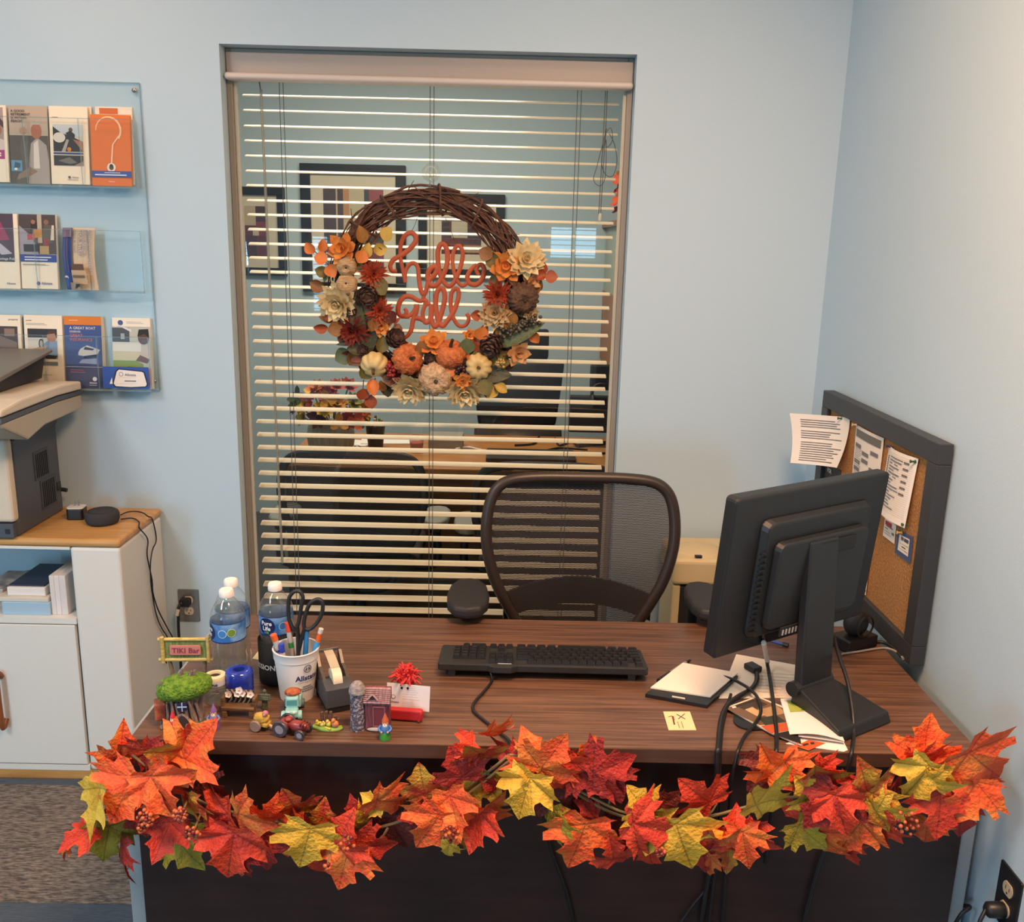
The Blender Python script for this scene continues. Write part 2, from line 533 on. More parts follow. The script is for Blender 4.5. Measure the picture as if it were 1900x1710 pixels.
def mesh_chair(label, loc, rotz, zt=1.075, pads=M_black, fabric=None, arm_dx=.30, arm_y=-.20, arm_z=.775, back_y=.20, frame_m=None, back_half=None, pad_len=.24):
    """office chair, occupant facing -Y; every part its own mesh"""
    t = thing('mesh_office_chair', label, 'chair', loc, rotz)
    fm = frame_m or M_blackm
    hw = back_half or [(.0, zt), (.12, zt - .001), (.200, zt - .010), (.240, zt - .035), (.260, zt - .08), (.268, zt - .15), (.262, zt - .22), (.240, zt - .30), (.207, zt - .37), (.170, zt - .44), (.145, zt - .50), (.100, zt - .53), (0, zt - .535)]
    def by(z): return back_y + .05 * ((z - (zt - .25)) / .25) ** 2 * .35 - .10 * (zt - z) * .3
    R_ = [(x, by(z), z) for x, z in hw]
    loop = smooth_path(R_[:-1] + [R_[-1]] + [(-x, y, z) for x, y, z in reversed(R_[1:-1])], 4, closed=True)
    g = G(); g.tube(loop, .0165, fm, 8, closed=True); g.build('back_frame', t, smooth=60)
    zb = hw[-1][1]
    def half(z):
        for (x0, z0), (x1, z1) in zip(hw, hw[1:]):
            if z1 <= z <= z0 and z0 > z1: return x0 + (x1 - x0) * (z0 - z) / (z0 - z1)
        return .1
    def mf(u, v):
        z = zt - .006 + (zb - zt + .012) * v
        x = (u * 2 - 1) * max(half(min(z, zt - .0005)) - .006, .0)
        return (x, by(z) + .018 * (1 - (2 * u - 1) ** 2), z)
    g = G(); g.grid(mf, 12, 26, fabric or mesh_fabric('chair_mesh_dark', '#2b2626')); g.build('back_mesh', t, smooth=80)
    def lf(u, v):
        a = (u * 2 - 1)
        z = zt - .295 - .080 * v - .050 * a * a
        return (a * .215, by(z) + .030 - .012 * a * a, z)
    g = G(); g.grid(lf, 14, 4, fm, thick=.010); g.build('lumbar_support', t, smooth=60)
    g = G(); g.tube(smooth_path([(0, back_y + .03, zb + .03), (0, back_y + .06, zb - .05), (0, .10, .44), (0, .02, .43)]), [.03] * 19, fm, 8, flat=.5); g.build('back_bracket', t, smooth=60)
    g = G()
    g.prism(rrect(.50, .48, .10, 6), -.03, .03, mat('chair_seat_fabric', '#262324', .9, bump=.2, bscale=400), MT(0, -.02, .49)); g.build('seat', t, bevel=.018, segs=3)
    g = G(); g.box((0, 0, .435), (.22, .26, .045), M_black, ch=.02); g.build('seat_mechanism', t)
    g = G(); g.cyl((0, 0, .12), (0, 0, .42), .028, .022, M_black, 14); g.build('gas_column', t, smooth=40)
    for k in range(5):
        a = 2 * PI * k / 5 + .3
        c, s_ = math.cos(a), math.sin(a)
        g = G(); g.tube([(0, 0, .125), (c * .17, s_ * .17, .105), (c * .31, s_ * .31, .075)], [.03, .024, .016], M_black, 8, flat=.8); lg = g.build('base_leg', t, smooth=50)
        g = G()
        g.lathe([(.028, -.020), (.03, -.008), (.03, .008), (.028, .020)], M_black, 14, MT(c * .31, s_ * .31, .031) @ Matrix.Rotation(a, 4, 'Z') @ Matrix.Rotation(PI / 2, 4, 'X'))
        g.cyl((c * .31, s_ * .31, .03), (c * .31, s_ * .31, .085), .008, material=M_black, n=8)
        g.build('caster', lg, smooth=50)
    for sx in (-1, 1):
        g = G()
        g.tube(smooth_path([(sx * .20, .0, .43), (sx * arm_dx, .0, .44), (sx * (arm_dx + .01), .0, .52), (sx * arm_dx, -.02, arm_z - .035)]), .020, M_black, 8, flat=.8)
        p = g.build('armrest_post', t, smooth=60)
        g = G()
        pl = [(0.052, -pad_len / 2 + .05), (.055, 0), (.048, pad_len / 2 - .05), (.03, pad_len / 2 - .012), (0, pad_len / 2), (-.03, pad_len / 2 - .012), (-.048, pad_len / 2 - .05), (-.055, 0), (-.052, -pad_len / 2 + .05), (-.036, -pad_len / 2 + .012), (0, -pad_len / 2), (.036, -pad_len / 2 + .012)]
        g.prism(pl, -.018, .014, pads, MT(sx * arm_dx, arm_y, arm_z))
        g.box((sx * arm_dx, arm_y + .02, arm_z - .03), (.05, .12, .03), M_black)
        g.build('armrest_pad', t, bevel=.011, segs=3)
    return t

# ---- furniture of that office
DZ = .74
d2x0, d2x1, d2y0, d2y1 = -.90, 1.55, .86, 1.58
desk2 = thing('office_desk', 'honey oak desk of the office behind the window glass', 'desk', (.3, 1.2, 0))
def L2(a): return (a[0] - .3, a[1] - 1.2, a[2])
g = G(); g.box2(L2((d2x0, d2y0, DZ - .03)), L2((d2x1, d2y1, DZ)), M_honey); g.build('desktop', desk2, bevel=.006)
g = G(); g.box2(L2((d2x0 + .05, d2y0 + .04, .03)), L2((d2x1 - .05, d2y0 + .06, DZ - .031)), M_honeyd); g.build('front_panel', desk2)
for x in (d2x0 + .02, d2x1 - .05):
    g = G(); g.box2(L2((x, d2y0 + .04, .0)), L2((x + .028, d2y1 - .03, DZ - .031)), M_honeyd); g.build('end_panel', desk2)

gc = mat('armrest_light_grey', '#8e8f86', .5)
fab2 = mesh_fabric('guest_mesh', '#211e1e', 230., .74)
mesh_chair('black mesh guest chair with grey armrests behind the window, below the flower vase', (-.50, .50, 0), PI, .915, gc, fab2, arm_y=-.05, arm_z=.62, arm_dx=.300, back_y=.13)
mesh_chair('black mesh guest chair behind the window, mostly hidden by the front desk chair', (.225, .50, 0), PI, .885, gc, fab2, arm_y=-.05, arm_z=.60, arm_dx=.300, back_y=.13)

# black leather executive chair behind that desk
ey = 1.86
t = thing('executive_chair', 'black leather high back chair behind the honey oak desk', 'chair', (.125, ey, 0), .06)
def pan(name, z0, z1, w0, w1, y0, y1, th, mt=M_leather, sub=None, cx=0.):
    g = G()
    def fn(u, v):
        w = w0 + (w1 - w0) * v
        a = 2 * u - 1
        return (cx + a * w / 2, y0 + (y1 - y0) * v - .02 * (1 - a * a) - .012 * math.sin(PI * v), z0 + (z1 - z0) * v)
    g.grid(fn, 8, 8, mt, thick=th)
    return g.build(name, t, bevel=.02, segs=3, smooth=60)
zE = lambda v: ony(960, v, ey).z
pan('back_cushion', zE(787), zE(671), .40, .485, 0, .03, -.05)
pan('lumbar_cushion', zE(840), zE(788), .45, .44, -.10, -.06, -.07, mat('lumbar_leather', '#3a3632', .22))
pan('headrest', zE(664), zE(612), .24, .24, .04, .04, -.05, cx=.03)
g = G(); g.box((0, .06, .9), (.06, .02, .5), M_black); g.build('back_spine', t)
g = G(); g.prism(rrect(.52, .50, .09, 5), -.05, .05, M_leather, MT(0, -.2, .46)); g.build('seat', t, bevel=.03, segs=3)
g = G(); g.cyl((0, -.15, .1), (0, -.15, .42), .03, .025, M_black, 12); g.build('gas_column', t, smooth=40)
for k in range(5):
    a = 2 * PI * k / 5
    g = G(); g.tube([(0, -.15, .11), (.3 * math.cos(a), -.15 + .3 * math.sin(a), .05)], [.03, .018], M_black, 8)
    g.sph((.3 * math.cos(a), -.15 + .3 * math.sin(a), .03), .03, M_black, 10, 6); g.build('base_leg', t, smooth=60)

# three framed abstract prints on the far wall
M_pframe = mat('picture_frame_black', '#17171a', .4)
M_mat = mat('picture_mat_cream', '#e4d6bd', .8)
def picture(label, u0, v0, u1, v1, fwid, matw, blocks):
    yy = YB - .03
    a, b = ony(u0, v0, yy), ony(u1, v1, yy)
    w, h = b.x - a.x, a.z - b.z
    t = thing('framed_picture', label, 'picture', ((a.x + b.x) / 2, YB - .002, b.z), group='framed prints on the far wall')
    g = G()
    for (x0, z0, x1, z1) in ((-w / 2, 0, w / 2, fwid), (-w / 2, h - fwid, w / 2, h), (-w / 2, fwid, -w / 2 + fwid, h - fwid), (w / 2 - fwid, fwid, w / 2, h - fwid)):
        g.box2((x0, -.028, z0), (x1, 0, z1), M_pframe)
    g.build('frame', t, bevel=.003)
    g = G(); g.box2((-w / 2 + fwid, -.012, fwid), (w / 2 - fwid, -.004, h - fwid), M_mat)
    g.build('mat_board', t)
    aw, ah = w - 2 * fwid - 2 * matw, h - 2 * fwid - 2 * matw
    g = G()
    for (x0, y0, x1, y1, c) in blocks:
        X0, X1, Z0, Z1 = -aw / 2 + aw * x0, -aw / 2 + aw * x1, fwid + matw + ah * y0, fwid + matw + ah * y1
        n = len(g.v) / 8
        g.box2((X0, -.0124 - .0003 * n, Z0), (X1, -.0122, Z1), pc(c, .5))
    g.build('print', t)
    g = G(); g.box2((-w / 2 + fwid, -.0235, fwid), (w / 2 - fwid, -.0215, h - fwid), M_glass); g.build('pane', t)
    return t
artA = [(0, 0, 1, 1, '#3a2226'), (0, .45, .33, 1, '#4a2429'), (.33, .42, .68, 1, '#cdbb97'), (.33, .62, .43, 1, '#c98a4c'), (.68, .40, .76, 1, '#2e2a2b'), (.76, .42, 1, 1, '#9a2f31'), (.9, .5, .96, .85, '#d9cfc0'), (.21, .4, .235, 1, '#d2bd9a'), (0, 0, .35, .3, '#6a2b33'), (.4, .05, .75, .38, '#4b4746'), (.75, .05, 1, .35, '#7d3236')]  # the grey lower block is a reflection put into the print colours
picture('large framed abstract print of maroon, cream and red bars, black frame, behind the glass', 555, 302, 753, 545, .058, .072, artA)
artB = [(0, 0, 1, 1, '#5a2b30'), (0, .6, .2, 1, '#3c2326'), (.25, .45, .65, .9, '#cfc3aa'), (.65, .3, 1, .75, '#4a2a38'), (.05, .1, .5, .4, '#7a3436'), (.55, .05, 1, .25, '#b89a7a')]
picture('framed abstract print in plum tones behind the wreath opening', 776, 357, 934, 517, .05, .085, artB)
artC = [(0, 0, 1, 1, '#6c2a33'), (0, .62, .5, 1, '#cbb48f'), (.5, .7, 1, 1, '#4b2129'), (.5, .42, 1, .7, '#8c2f3d'), (.35, .42, .62, .58, '#cfc0a2'), (0, 0, .5, .42, '#4e2630')]
picture('framed abstract print of red and tan blocks, cut by the left jamb of the window', 415, 345, 532, 512, .045, .062, artC)

# things on that desk
def on2(u, v): return onz(u, v, DZ)
M_vase = mat('vase_ceramic_grey', '#a59f86', .45, noise_col='#8b876f', nscale=9, nstretch=(6, 6, .6))
p = on2(615, 838)
def petal_ring(g, c, n, r, w, tilt, m, M, thick=.0, curl=.25, jit=.12):
    """ring of n pointed petals around +Z of M"""
    for k in range(n):
        a = 2 * PI * k / n + random.uniform(-jit, jit)
        rr = r * random.uniform(.9, 1.08)
        R_ = M @ Matrix.Rotation(a, 4, 'Z') @ Matrix.Rotation(-tilt + random.uniform(-.08, .08), 4, 'Y')
        pts = [(0, -w * .15, 0), (rr * .4, -w * .5, -.0), (rr * .75, -w * .42, curl * rr * .18), (rr, 0, curl * rr * .42), (rr * .75, w * .42, curl * rr * .18), (rr * .4, w * .5, 0), (0, w * .15, 0), (rr * .4, 0, -.12 * w), (rr * .75, 0, curl * rr * .16 - .1 * w)]
        g.add(pts, [(0, 1, 7), (1, 2, 8, 7), (2, 3, 8), (3, 4, 8), (4, 5, 7, 8), (5, 6, 7), (0, 7, 6)], m, R_)
def facing(p, dir_, spin=0.):
    z = Vector(dir_).normalized()
    return Matrix.Translation(p) @ z.to_track_quat('Z', 'Y').to_matrix().to_4x4() @ Matrix.Rotation(spin, 4, 'Z')
v_ = thing('flower_vase', 'ribbed grey vase of autumn flowers on the honey oak desk', 'vase', p)
g = G(); g.lathe([(.075, 0), (.098, .02), (.106, .07), (.100, .12), (.07, .155), (.05, .165), (.045, .16)], M_vase, 40, lobes=16, amp=.05); g.build('vase_body', v_, smooth=60)
fl_cols = [('#c9a227', .055), ('#6e2326', .06), ('#b8791f', .05), ('#a8331e', .05), ('#d7b13b', .05), ('#8a2a24', .06), ('#7f7a2c', .05), ('#c06a28', .05), ('#b03a28', .045)]
spots = [(-.09, -.09, .23), (-.03, -.11, .18), (.05, -.1, .24), (.09, -.09, .17), (-.11, -.06, .17), (0, -.08, .28), (.11, -.05, .24), (-.05, -.06, .30), (.04, -.05, .31), (.0, -.12, .22), (-.14, -.02, .22), (.15, -.02, .20), (.08, .02, .30), (-.08, .02, .27)]
for i, s_ in enumerate(spots):
    c, r = fl_cols[i % 9]
    g = G()
    M = facing(s_, (s_[0] * 1.2, -.12, (s_[2] - .15) * 1.2), i)
    petal_ring(g, s_, 9, r, r * .5, .25, pc(c, .7), M); petal_ring(g, s_, 7, r * .65, r * .4, .7, pc(c, .7), M)
    g.sph(M.translation, r * .18, pc('#3a2416', .8), 8, 5); g.build('flower', v_, smooth=60)
for i in range(14):
    a = i * 2.4
    q = (.15 * math.cos(a), -.04 + .10 * math.sin(a), .16 + .13 * ((i * 7) % 5) / 5)
    g = G(); M = facing(q, (math.cos(a), math.sin(a) - .6, .4), i)
    petal_ring(g, q, 3, .05, .035, .1, pc(['#4b5a2a', '#b5481f', '#c98a24', '#8c2a1f'][i % 4], .7), M); g.build('leaf', v_)
g = G()
for s_ in spots: g.cyl((s_[0] * .15, s_[1] * .15, .10), s_, .003, material=pc('#4c5a2c', .7), n=5)
g.build('flower_stems', v_)

p = on2(697, 830)
t = thing('pen_cup', 'black pen cup on the office desk behind the glass', 'cup', p)
g = G(); g.lathe([(.034, 0), (.046, .105), (.042, .105), (.031, .006)], M_black, 20); g.build('cup_body', t, smooth=40)
for i, (x, y, c, h) in enumerate([(-.025, 0, '#1c1c1e', .135), (0, .01, '#8a5a35', .15), (.014, -.01, '#5aa03a', .14), (.02, .01, '#d97a28', .13), (.0, -.02, '#c9c9c0', .14)]):
    g = G(); g.cyl((x * .5, y * .5, .01), (x * 1.4, y, h), .006, material=pc(c, .5), n=8); g.build('pen', t)
p = on2(773, 838)
t = thing('candle_glass', 'pink candle in a clear tumbler on the office desk', 'candle', p)
g = G(); g.lathe([(.028, 0), (.036, .075), (.034, .075), (.027, .004)], clear('tumbler_glass', '#f3ecea', 1.45, .02, .12, '#e8d0cc'), 18); g.build('tumbler', t, smooth=40)
g = G(); g.lathe([(.0265, .005), (.031, .045), (.0, .047)], mat('pink_wax', '#b8564e', .5), 18); g.build('candle', t, smooth=40)
def sheet(name, label, cat, p, w, d, rz, m, th=.002, group=None):
    g = G(); g.box((0, 0, th / 2), (w, d, th), m)
    return tag(g.build(name, loc=p, rot=(0, 0, rz)), label, cat, group)
sheet('paper_pile', 'loose white papers beside the black pen cup behind the glass', 'paper', on2(725, 818), .28, .16, .1, M_white, .006)
sheet('paper_sheet', 'single white sheet left of the black pen cup behind the glass', 'paper', on2(668, 822), .10, .12, -.2, M_white)
g = G(); g.box((0, 0, .03), (.16, .12, .06), mat('grey_box', '#8f897c', .6)); tag(g.build('grey_box', loc=on2(828, 828), bevel=.004), 'small grey box on the office desk beside the candle tumbler', 'box')
p = on2(660, 838)
t = thing('computer_mouse', 'cow patterned mouse next to the grey flower vase', 'mouse', p)
g = G(); g.sph((0, 0, .014), (.038, .024, .017), mat('mouse_cow', '#ded8cb', .4, noise_col='#1b1b1b', nscale=35, ramp=(.52, .54)), 14, 8); g.build('mouse_body', t, smooth=60)
g = G(); g.sph((.0, -.012, .026), (.006, .003, .004), M_black, 8, 6); g.build('scroll_wheel', t)
p = on2(985, 858)
t = thing('closed_laptop', 'black laptop lying closed at the front edge of the honey oak desk', 'laptop', (p.x, p.y + .09, DZ))
g = G(); g.prism(rrect(.40, .20, .012), 0, .012, M_black); g.build('laptop_base', t, bevel=.002)
g = G(); g.prism(rrect(.40, .20, .012), .0125, .020, mat('laptop_lid', '#3a3936', .35)); g.build('laptop_lid', t, bevel=.002)
for i, (pts, c) in enumerate([([(845, 835), (870, 832), (900, 838), (935, 836)], '#d8d4cc'), ([(955, 828), (990, 825), (1000, 812)], '#141414'), ([(975, 840), (1010, 838), (1040, 833), (1090, 836)], '#141414'), ([(1000, 846), (1040, 840), (1080, 845), (1130, 842)], '#141414'), ([(1030, 815), (1038, 828), (1060, 822), (1075, 832)], '#141414'), ([(1070, 830), (1110, 826), (1150, 820)], '#26262a')]):
    g = G(); g.tube(smooth_path([on2(u, v) + Vector((0, 0, .006)) for u, v in pts]), .005 if i != 5 else .012, pc(c, .5), 6)
    tag(g.build('desk_cable', smooth=60), ['white cable beside the grey box on the office desk', 'short black cable curving up near the executive chair', 'black cable with a plug in the middle of the office desk', 'long black cable along the laptop in the office', 'kinked black cable below the executive chair', 'thick black cable bundle by the right window jamb'][i], 'cable')
# two dark monitors and a headset at the right edge of the pane
def slab_monitor(label, u0, v0, u1, v1, y, foot):
    a, b = ony(u0, v0, y), ony(u1, v1, y)
    w, h = b.x - a.x, a.z - b.z
    t = thing('office_monitor', label, 'monitor', ((a.x + b.x) / 2, y, DZ + .001))
    z0 = b.z - DZ
    g = G(); g.box2((-w / 2, -.02, z0), (w / 2, .02, z0 + h), M_blackm); g.build('screen_housing', t, bevel=.008)
    g = G(); g.box2((-w / 2 + .01, .0205, z0 + .01), (w / 2 - .01, .0215, z0 + h - .01), pc('#0d1014', .15)); g.build('screen', t)
    g = G(); g.box2((-.03, -.035, 0.012), (.03, -.0205, z0 + h * .5), M_black); g.build('stand_neck', t, bevel=.003)
    g = G(); g.prism(rrect(.20, .09, .03), 0, .012, M_black); g.build('stand_base', t, bevel=.003)
slab_monitor('dark brown backed monitor standing low at the right window jamb', 1057, 733, 1290, 806, 1.36, 0)
slab_monitor('black monitor behind the headset at the right window jamb', 1096, 676, 1320, 728, 1.49, 0)
p = ony(1116, 733, 1.33)
t = thing('headset', 'black headset hooked over the dark monitor behind the glass', 'headset', p)
g = G(); g.tube(smooth_path([(-.045, 0, -.03), (-.043, 0, .02), (-.02, 0, .048), (.02, 0, .048), (.043, 0, .02), (.045, 0, -.03)]), .005, M_black, 6, flat=1.6); g.build('headband', t, smooth=60)
for s_ in (-1, 1):
    g = G(); g.sph((s_ * .04, 0, -.03), (.014, .03, .034), M_blackm, 10, 8); g.build('ear_cup', t, smooth=60)
# hutch with autumn flowers on it
hy = 1.95
a, b = ony(1141, 416, hy), ony(1134, 690, hy)
hx = b.x
t = thing('wooden_hutch', 'orange wood wall hutch at the right edge of the window view', 'cabinet', (hx + .35, hy, b.z))
hh = ony(1141, 408, hy).z - b.z
g = G(); g.box2((-.35, 0, 0), (.35, .648, .4), mat('hutch_wood', '#b5763f', .45, noise_col='#94592c', nscale=5, nstretch=(8, 8, 1))); g.build('hutch_body', t)
g = G(); g.box2((-.37, -.02, hh - .03), (.37, .648, hh), mat('hutch_top_wood', '#9a7150', .45)); g.build('hutch_top', t)
g = G(); g.box2((-.345, .01, .4), (-.32, .64, hh - .03), mat('hutch_pale', '#a8b09a', .5)); g.build('hutch_side', t)
g = G(); g.box2((.32, .01, .4), (.345, .64, hh - .03), mat('hutch_pale')); g.build('hutch_side', t)
q = ony(1152, 402, hy)
t = thing('artificial_bouquet', 'orange and red autumn bouquet on the hutch at the right jamb', 'flowers', (q.x + .03, hy + .06, b.z + hh))
for i in range(16):
    a_ = i * 2.39; z = .045 + .013 * i
    c = (.045 * math.cos(a_), .05 * math.sin(a_), z)
    g = G(); M = facing(c, (math.cos(a_), math.sin(a_) - .4, .5), i)
    petal_ring(g, c, 6, .045, .028, .3, pc(['#d9551f', '#b8331c', '#d99a2b', '#c74a1e'][i % 4], .7), M); g.build('flower', t, smooth=60)
g = G(); g.cyl((0, 0, 0), (0, 0, .24), .006, material=pc('#5b4a2a', .8), n=6); g.build('flower_stem', t)
# ================================================================ brochure rack on the wall
M_acryl = clear('clear_acrylic', '#fbfdfd', 1.3, .03, .012, '#dfeef2')
M_edge = clear('acrylic_edge', '#d9e8ec', 1.4, .1, .3, '#a9c0c8')
M_steel = mat('brushed_steel', '#9a9a98', .35, .9)
M_cream = mat('brochure_paper', '#efe0c6', .6)
RXR = -1.050
rack = thing('brochure_rack', 'clear acrylic three tier brochure rack on the wall left of the window', 'rack', (RXR, 0, 1.195))
rl, rh = -.80, .925                              # the rack goes on beyond the left border
g = G(); g.box2((rl, -.0075, 0), (0, -.0025, rh), M_acryl); g.build('back_panel', rack)
g = G()
g.box2((rl, -.0077, rh), (.0005, -.0023, rh + .002), M_edge); g.box2((0, -.0077, 0), (.0015, -.0023, rh), M_edge); g.box2((rl, -.0077, -.002), (.0005, -.0023, 0), M_edge)
g.build('panel_edge', rack)
PK = [(1.816 - 1.195, .195), (1.505 - 1.195, .185), (.003, .17)]
for z0, h in PK:
    g = G(); g.box2((rl, -.052, z0), (-.008, -.0077, z0 + .004), M_acryl); g.box2((rl, -.054, z0 - .001), (-.008, -.0505, z0 + .005), M_edge); g.build('shelf_ledge', rack)
    g = G(); g.box2((rl, -.0545, z0 + .005), (-.008, -.0515, z0 + h), M_acryl); g.box2((rl, -.0547, z0 + h), (-.008, -.0513, z0 + h + .0016), M_edge); g.build('pocket_front', rack)
    for dx in (-.008, -.17, -.335):
        g = G(); g.box2((dx - .002, -.0515, z0 + .004), (dx, -.0077, z0 + h), M_acryl); g.box2((dx - .002, -.0525, z0 + .004), (dx, -.0515, z0 + h), M_edge); g.build('pocket_divider', rack)
for z in (rh - .02, .03):
    g = G(); g.lathe([(.007, 0), (.007, .004), (.003, .007)], M_steel, 12, MT(-.014, -.0077, z) @ RX90); g.build('screw', rack, smooth=40)

def prints(g, ops, w, h, y, M=None):
    """flat print on an upright sheet: ops in shares of width and height, painted outwards from y towards -Y"""
    n = 0
    for op in ops:
        n += 1
        off = y - .00012 * n
        k = op[0]
        X = lambda q: -w / 2 + q * w
        Zz = lambda q: q * h
        if k == 'r':
            _, x0, y0, x1, y1, c = op
            g.face([(X(x0), off, Zz(y0)), (X(x1), off, Zz(y0)), (X(x1), off, Zz(y1)), (X(x0), off, Zz(y1))], pc(c), M)
        elif k == 'p':
            g.face([(X(a), off, Zz(b)) for a, b in op[1]], pc(op[2]), M)
        elif k == 'c':
            _, x, z, r, c = op
            r2 = r if isinstance(r, tuple) else (r, r)
            g.face([(X(x) + r2[0] * w * math.cos(a * PI / 7), off, Zz(z) + r2[1] * w * math.sin(a * PI / 7)) for a in range(14)], pc(c), M)
        elif k == 't':
            _, s_, x, z, size, c = op[:6]
            al = op[6] if len(op) > 6 else 'LEFT'
            rotq = op[7] if len(op) > 7 else 0.
            M2 = (M or Matrix()) @ MT(X(x), off, Zz(z)) @ RX90 @ Matrix.Rotation(rotq, 4, 'Z')
            g.text(s_, size * h, pc(c), M2, .01, al)
        elif k == 'l':                            # grey copy lines too small to read
            _, x0, x1, zt, zb, cnt, c = op
            for i in range(cnt):
                zz = zt + (zb - zt) * i / max(cnt - 1, 1)
                th = .006
                g.face([(X(x0), off, Zz(zz)), (X(x0 + (x1 - x0) * (.75 + .25 * ((i * 37) % 5) / 5)), off, Zz(zz)), (X(x0 + (x1 - x0) * (.75 + .25 * ((i * 37) % 5) / 5)), off, Zz(zz + th)), (X(x0), off, Zz(zz + th))], pc(c), M)
def emblem(x, z, r, c):                          # ring with two cupped hands
    return [('c', x, z, r, c), ('c', x, z, r * .78, '#efe6d8'), ('p', [(x - r * .5, z - r * .1), (x - r * .12, z - r * .32), (x - r * .12, z + r * .2), (x - r * .35, z + r * .1)], c), ('p', [(x + r * .5, z - r * .1), (x + r * .12, z - r * .32), (x + r * .12, z + r * .2), (x + r * .35, z + r * .1)], c)]

def brochure(label, u0, v0, u1, v1, y, th, paper, ops, lean=.10, group=None, curve=0., spread=()):
    b0, b1 = ony(u0, v1, y), ony(u1, v1, y)
    top = ony((u0 + u1) / 2 - 10, v0, y + .02)
    cx, w, h = (b0.x + b1.x) / 2, b1.x - b0.x, top.z - b0.z
    t = thing('brochure', label, 'brochure', (cx, y, b0.z), group=group, rot=(-lean, 0, 0))
    g = G()
    if curve:
        g.grid(lambda a, b: (-w / 2 + a * w + curve * math.sin(PI * b) * -.5, -curve * math.sin(PI * a) * .4 - curve * .5 * math.sin(PI * b), b * h), 8, 8, pc(paper), thick=-th)
    else:
        g.box2((-w / 2, 0, 0), (w / 2, th, h), pc(paper))
    g.build('cover', t, bevel=0 if curve else .0006, segs=1)
    if ops:
        g = G()
        if curve:
            ops = [q for o in ops for q in ([('r', o[1] + (o[3] - o[1]) * a / 6, o[2] + (o[4] - o[2]) * b / 6, o[1] + (o[3] - o[1]) * (a + 1) / 6, o[2] + (o[4] - o[2]) * (b + 1) / 6, o[5]) for a in range(6) for b in range(6)] if o[0] == 'r' else [o])]
            prints(g, ops, w, h, -.001)
            g.v = [(x + curve * math.sin(PI * z / h) * -.5, y_ - curve * math.sin(PI * (x + w / 2) / w) * .4 - curve * .5 * math.sin(PI * z / h) - .0006, z) for x, y_, z in g.v]
        else:
            prints(g, ops, w, h, -.0003)
        g.build('cover_print', t)
    return t
Y1 = -.043
skin, dk, lt = '#a06a4c', '#2b2522', '#d9cfc2'
brochure('white brochure with a magenta band, cut by the left photo border, top tier', -62, 193, 17, 336, Y1, .008, '#efe2cc',
         [('r', .0, .33, .93, .97, '#a8958c'), ('c', .72, .68, .17, skin), ('p', [(.55, .72), (.62, .86), (.8, .88), (.93, .78), (.93, .7), (.75, .8)], '#4a2a20'), ('p', [(.5, .33), (.55, .52), (.75, .58), (.93, .55), (.93, .33)], '#d7c3c0'), ('r', .0, .30, .93, .42, '#a32a72'), ('r', .62, .365, .85, .385, '#efe2cc'), ('r', .62, .335, .85, .355, '#efe2cc'), ('r', 0, 0, .95, .30, '#efe2cc'), ('t', 'Allstate', .78, .17, .075, '#6c6a6c', 'RIGHT')])
brochure('photo brochure about a good retirement, top tier of the acrylic rack', 22, 195, 93, 340, Y1 + .004, .004, '#c9b8a0',
         [('r', 0, 0, 1, 1, '#b9a793'), ('r', 0, 0, 1, .62, '#51493f'), ('p', [(.12, .0), (.3, .3), (.25, .45), (.35, .62), (.5, .60), (.55, .3), (.4, .0)], '#5d574c'), ('c', .36, .68, .10, '#b58a68'), ('p', [(.45, .0), (.5, .35), (.55, .52), (.72, .60), (.95, .5), (1, .3), (1, 0)], '#a39a93'), ('p', [(.6, .2), (.62, .52), (.74, .57), (.76, .2)], '#d8cfc6'), ('c', .70, .68, (.14, .2), '#a8664a'), ('p', [(.54, .7), (.58, .8), (.75, .83), (.86, .72), (.8, .76), (.62, .76)], '#b7aca2'), ('p', [(.15, .05), (.5, .1), (.7, .16), (.5, .22), (.2, .12)], '#8a7460'), ('r', .02, .16, .30, .30, '#5f8fae'), ('p', [(.08, .2), (.12, .28), (.26, .26), (.24, .2)], '#34536b'), ('r', .1, .175, .17, .2, '#f0f0ea'),
          ('t', 'A GOOD', .06, .915, .045, dk), ('t', 'RETIREMENT', .06, .872, .045, dk), ('t', 'IS WITHIN', .06, .83, .045, dk), ('t', 'REACH.', .06, .788, .045, dk)])
moto = [('t', 'power', .08, .85, .03, '#5a4b3c'), ('r', .09, .42, .86, .77, '#c9c0b2'), ('r', .09, .62, .86, .77, '#c4cdd0'), ('p', [(.09, .42), (.09, .74), (.3, .66), (.55, .62), (.86, .55), (.86, .42)], '#1e1c1f'), ('c', .25, .60, (.16, .13), '#d9d2c6'), ('c', .55, .70, .055, '#6b4632'), ('p', [(.42, .66), (.55, .69), (.66, .64), (.64, .56), (.5, .58)], '#17171a'), ('p', [(.6, .58), (.86, .42), (.86, .55)], '#9c6845'), ('p', [(.3, .42), (.44, .58), (.5, .57), (.4, .42)], '#a9a19a'), ('c', .5, .45, .055, '#cf7a1f'), ('r', .09, .385, .86, .41, '#2c3c74'), ('r', .09, .24, .86, .372, '#262326'), ('p', [(.2, .3), (.5, .35), (.7, .28), (.5, .26)], '#6b6a66'), ('p', [(.6, .24), (.86, .30), (.86, .24)], '#9a7f70'), ('t', 'Allstate', .55, .08, .028, '#5f5c66'), ('c', .48, .09, .035, '#5f5c66'), ('l', .42, .8, .055, .05, 1, '#8a8078')]
brochure('cream motorcycle brochure standing in front of its duplicate, top tier', 96, 196, 167, 341, Y1, .006, '#f1e3ca', moto)
brochure('cream motorcycle brochure half hidden behind its duplicate, top tier', 104, 196, 174, 340, Y1 + .012, .006, '#eadcc3', moto)
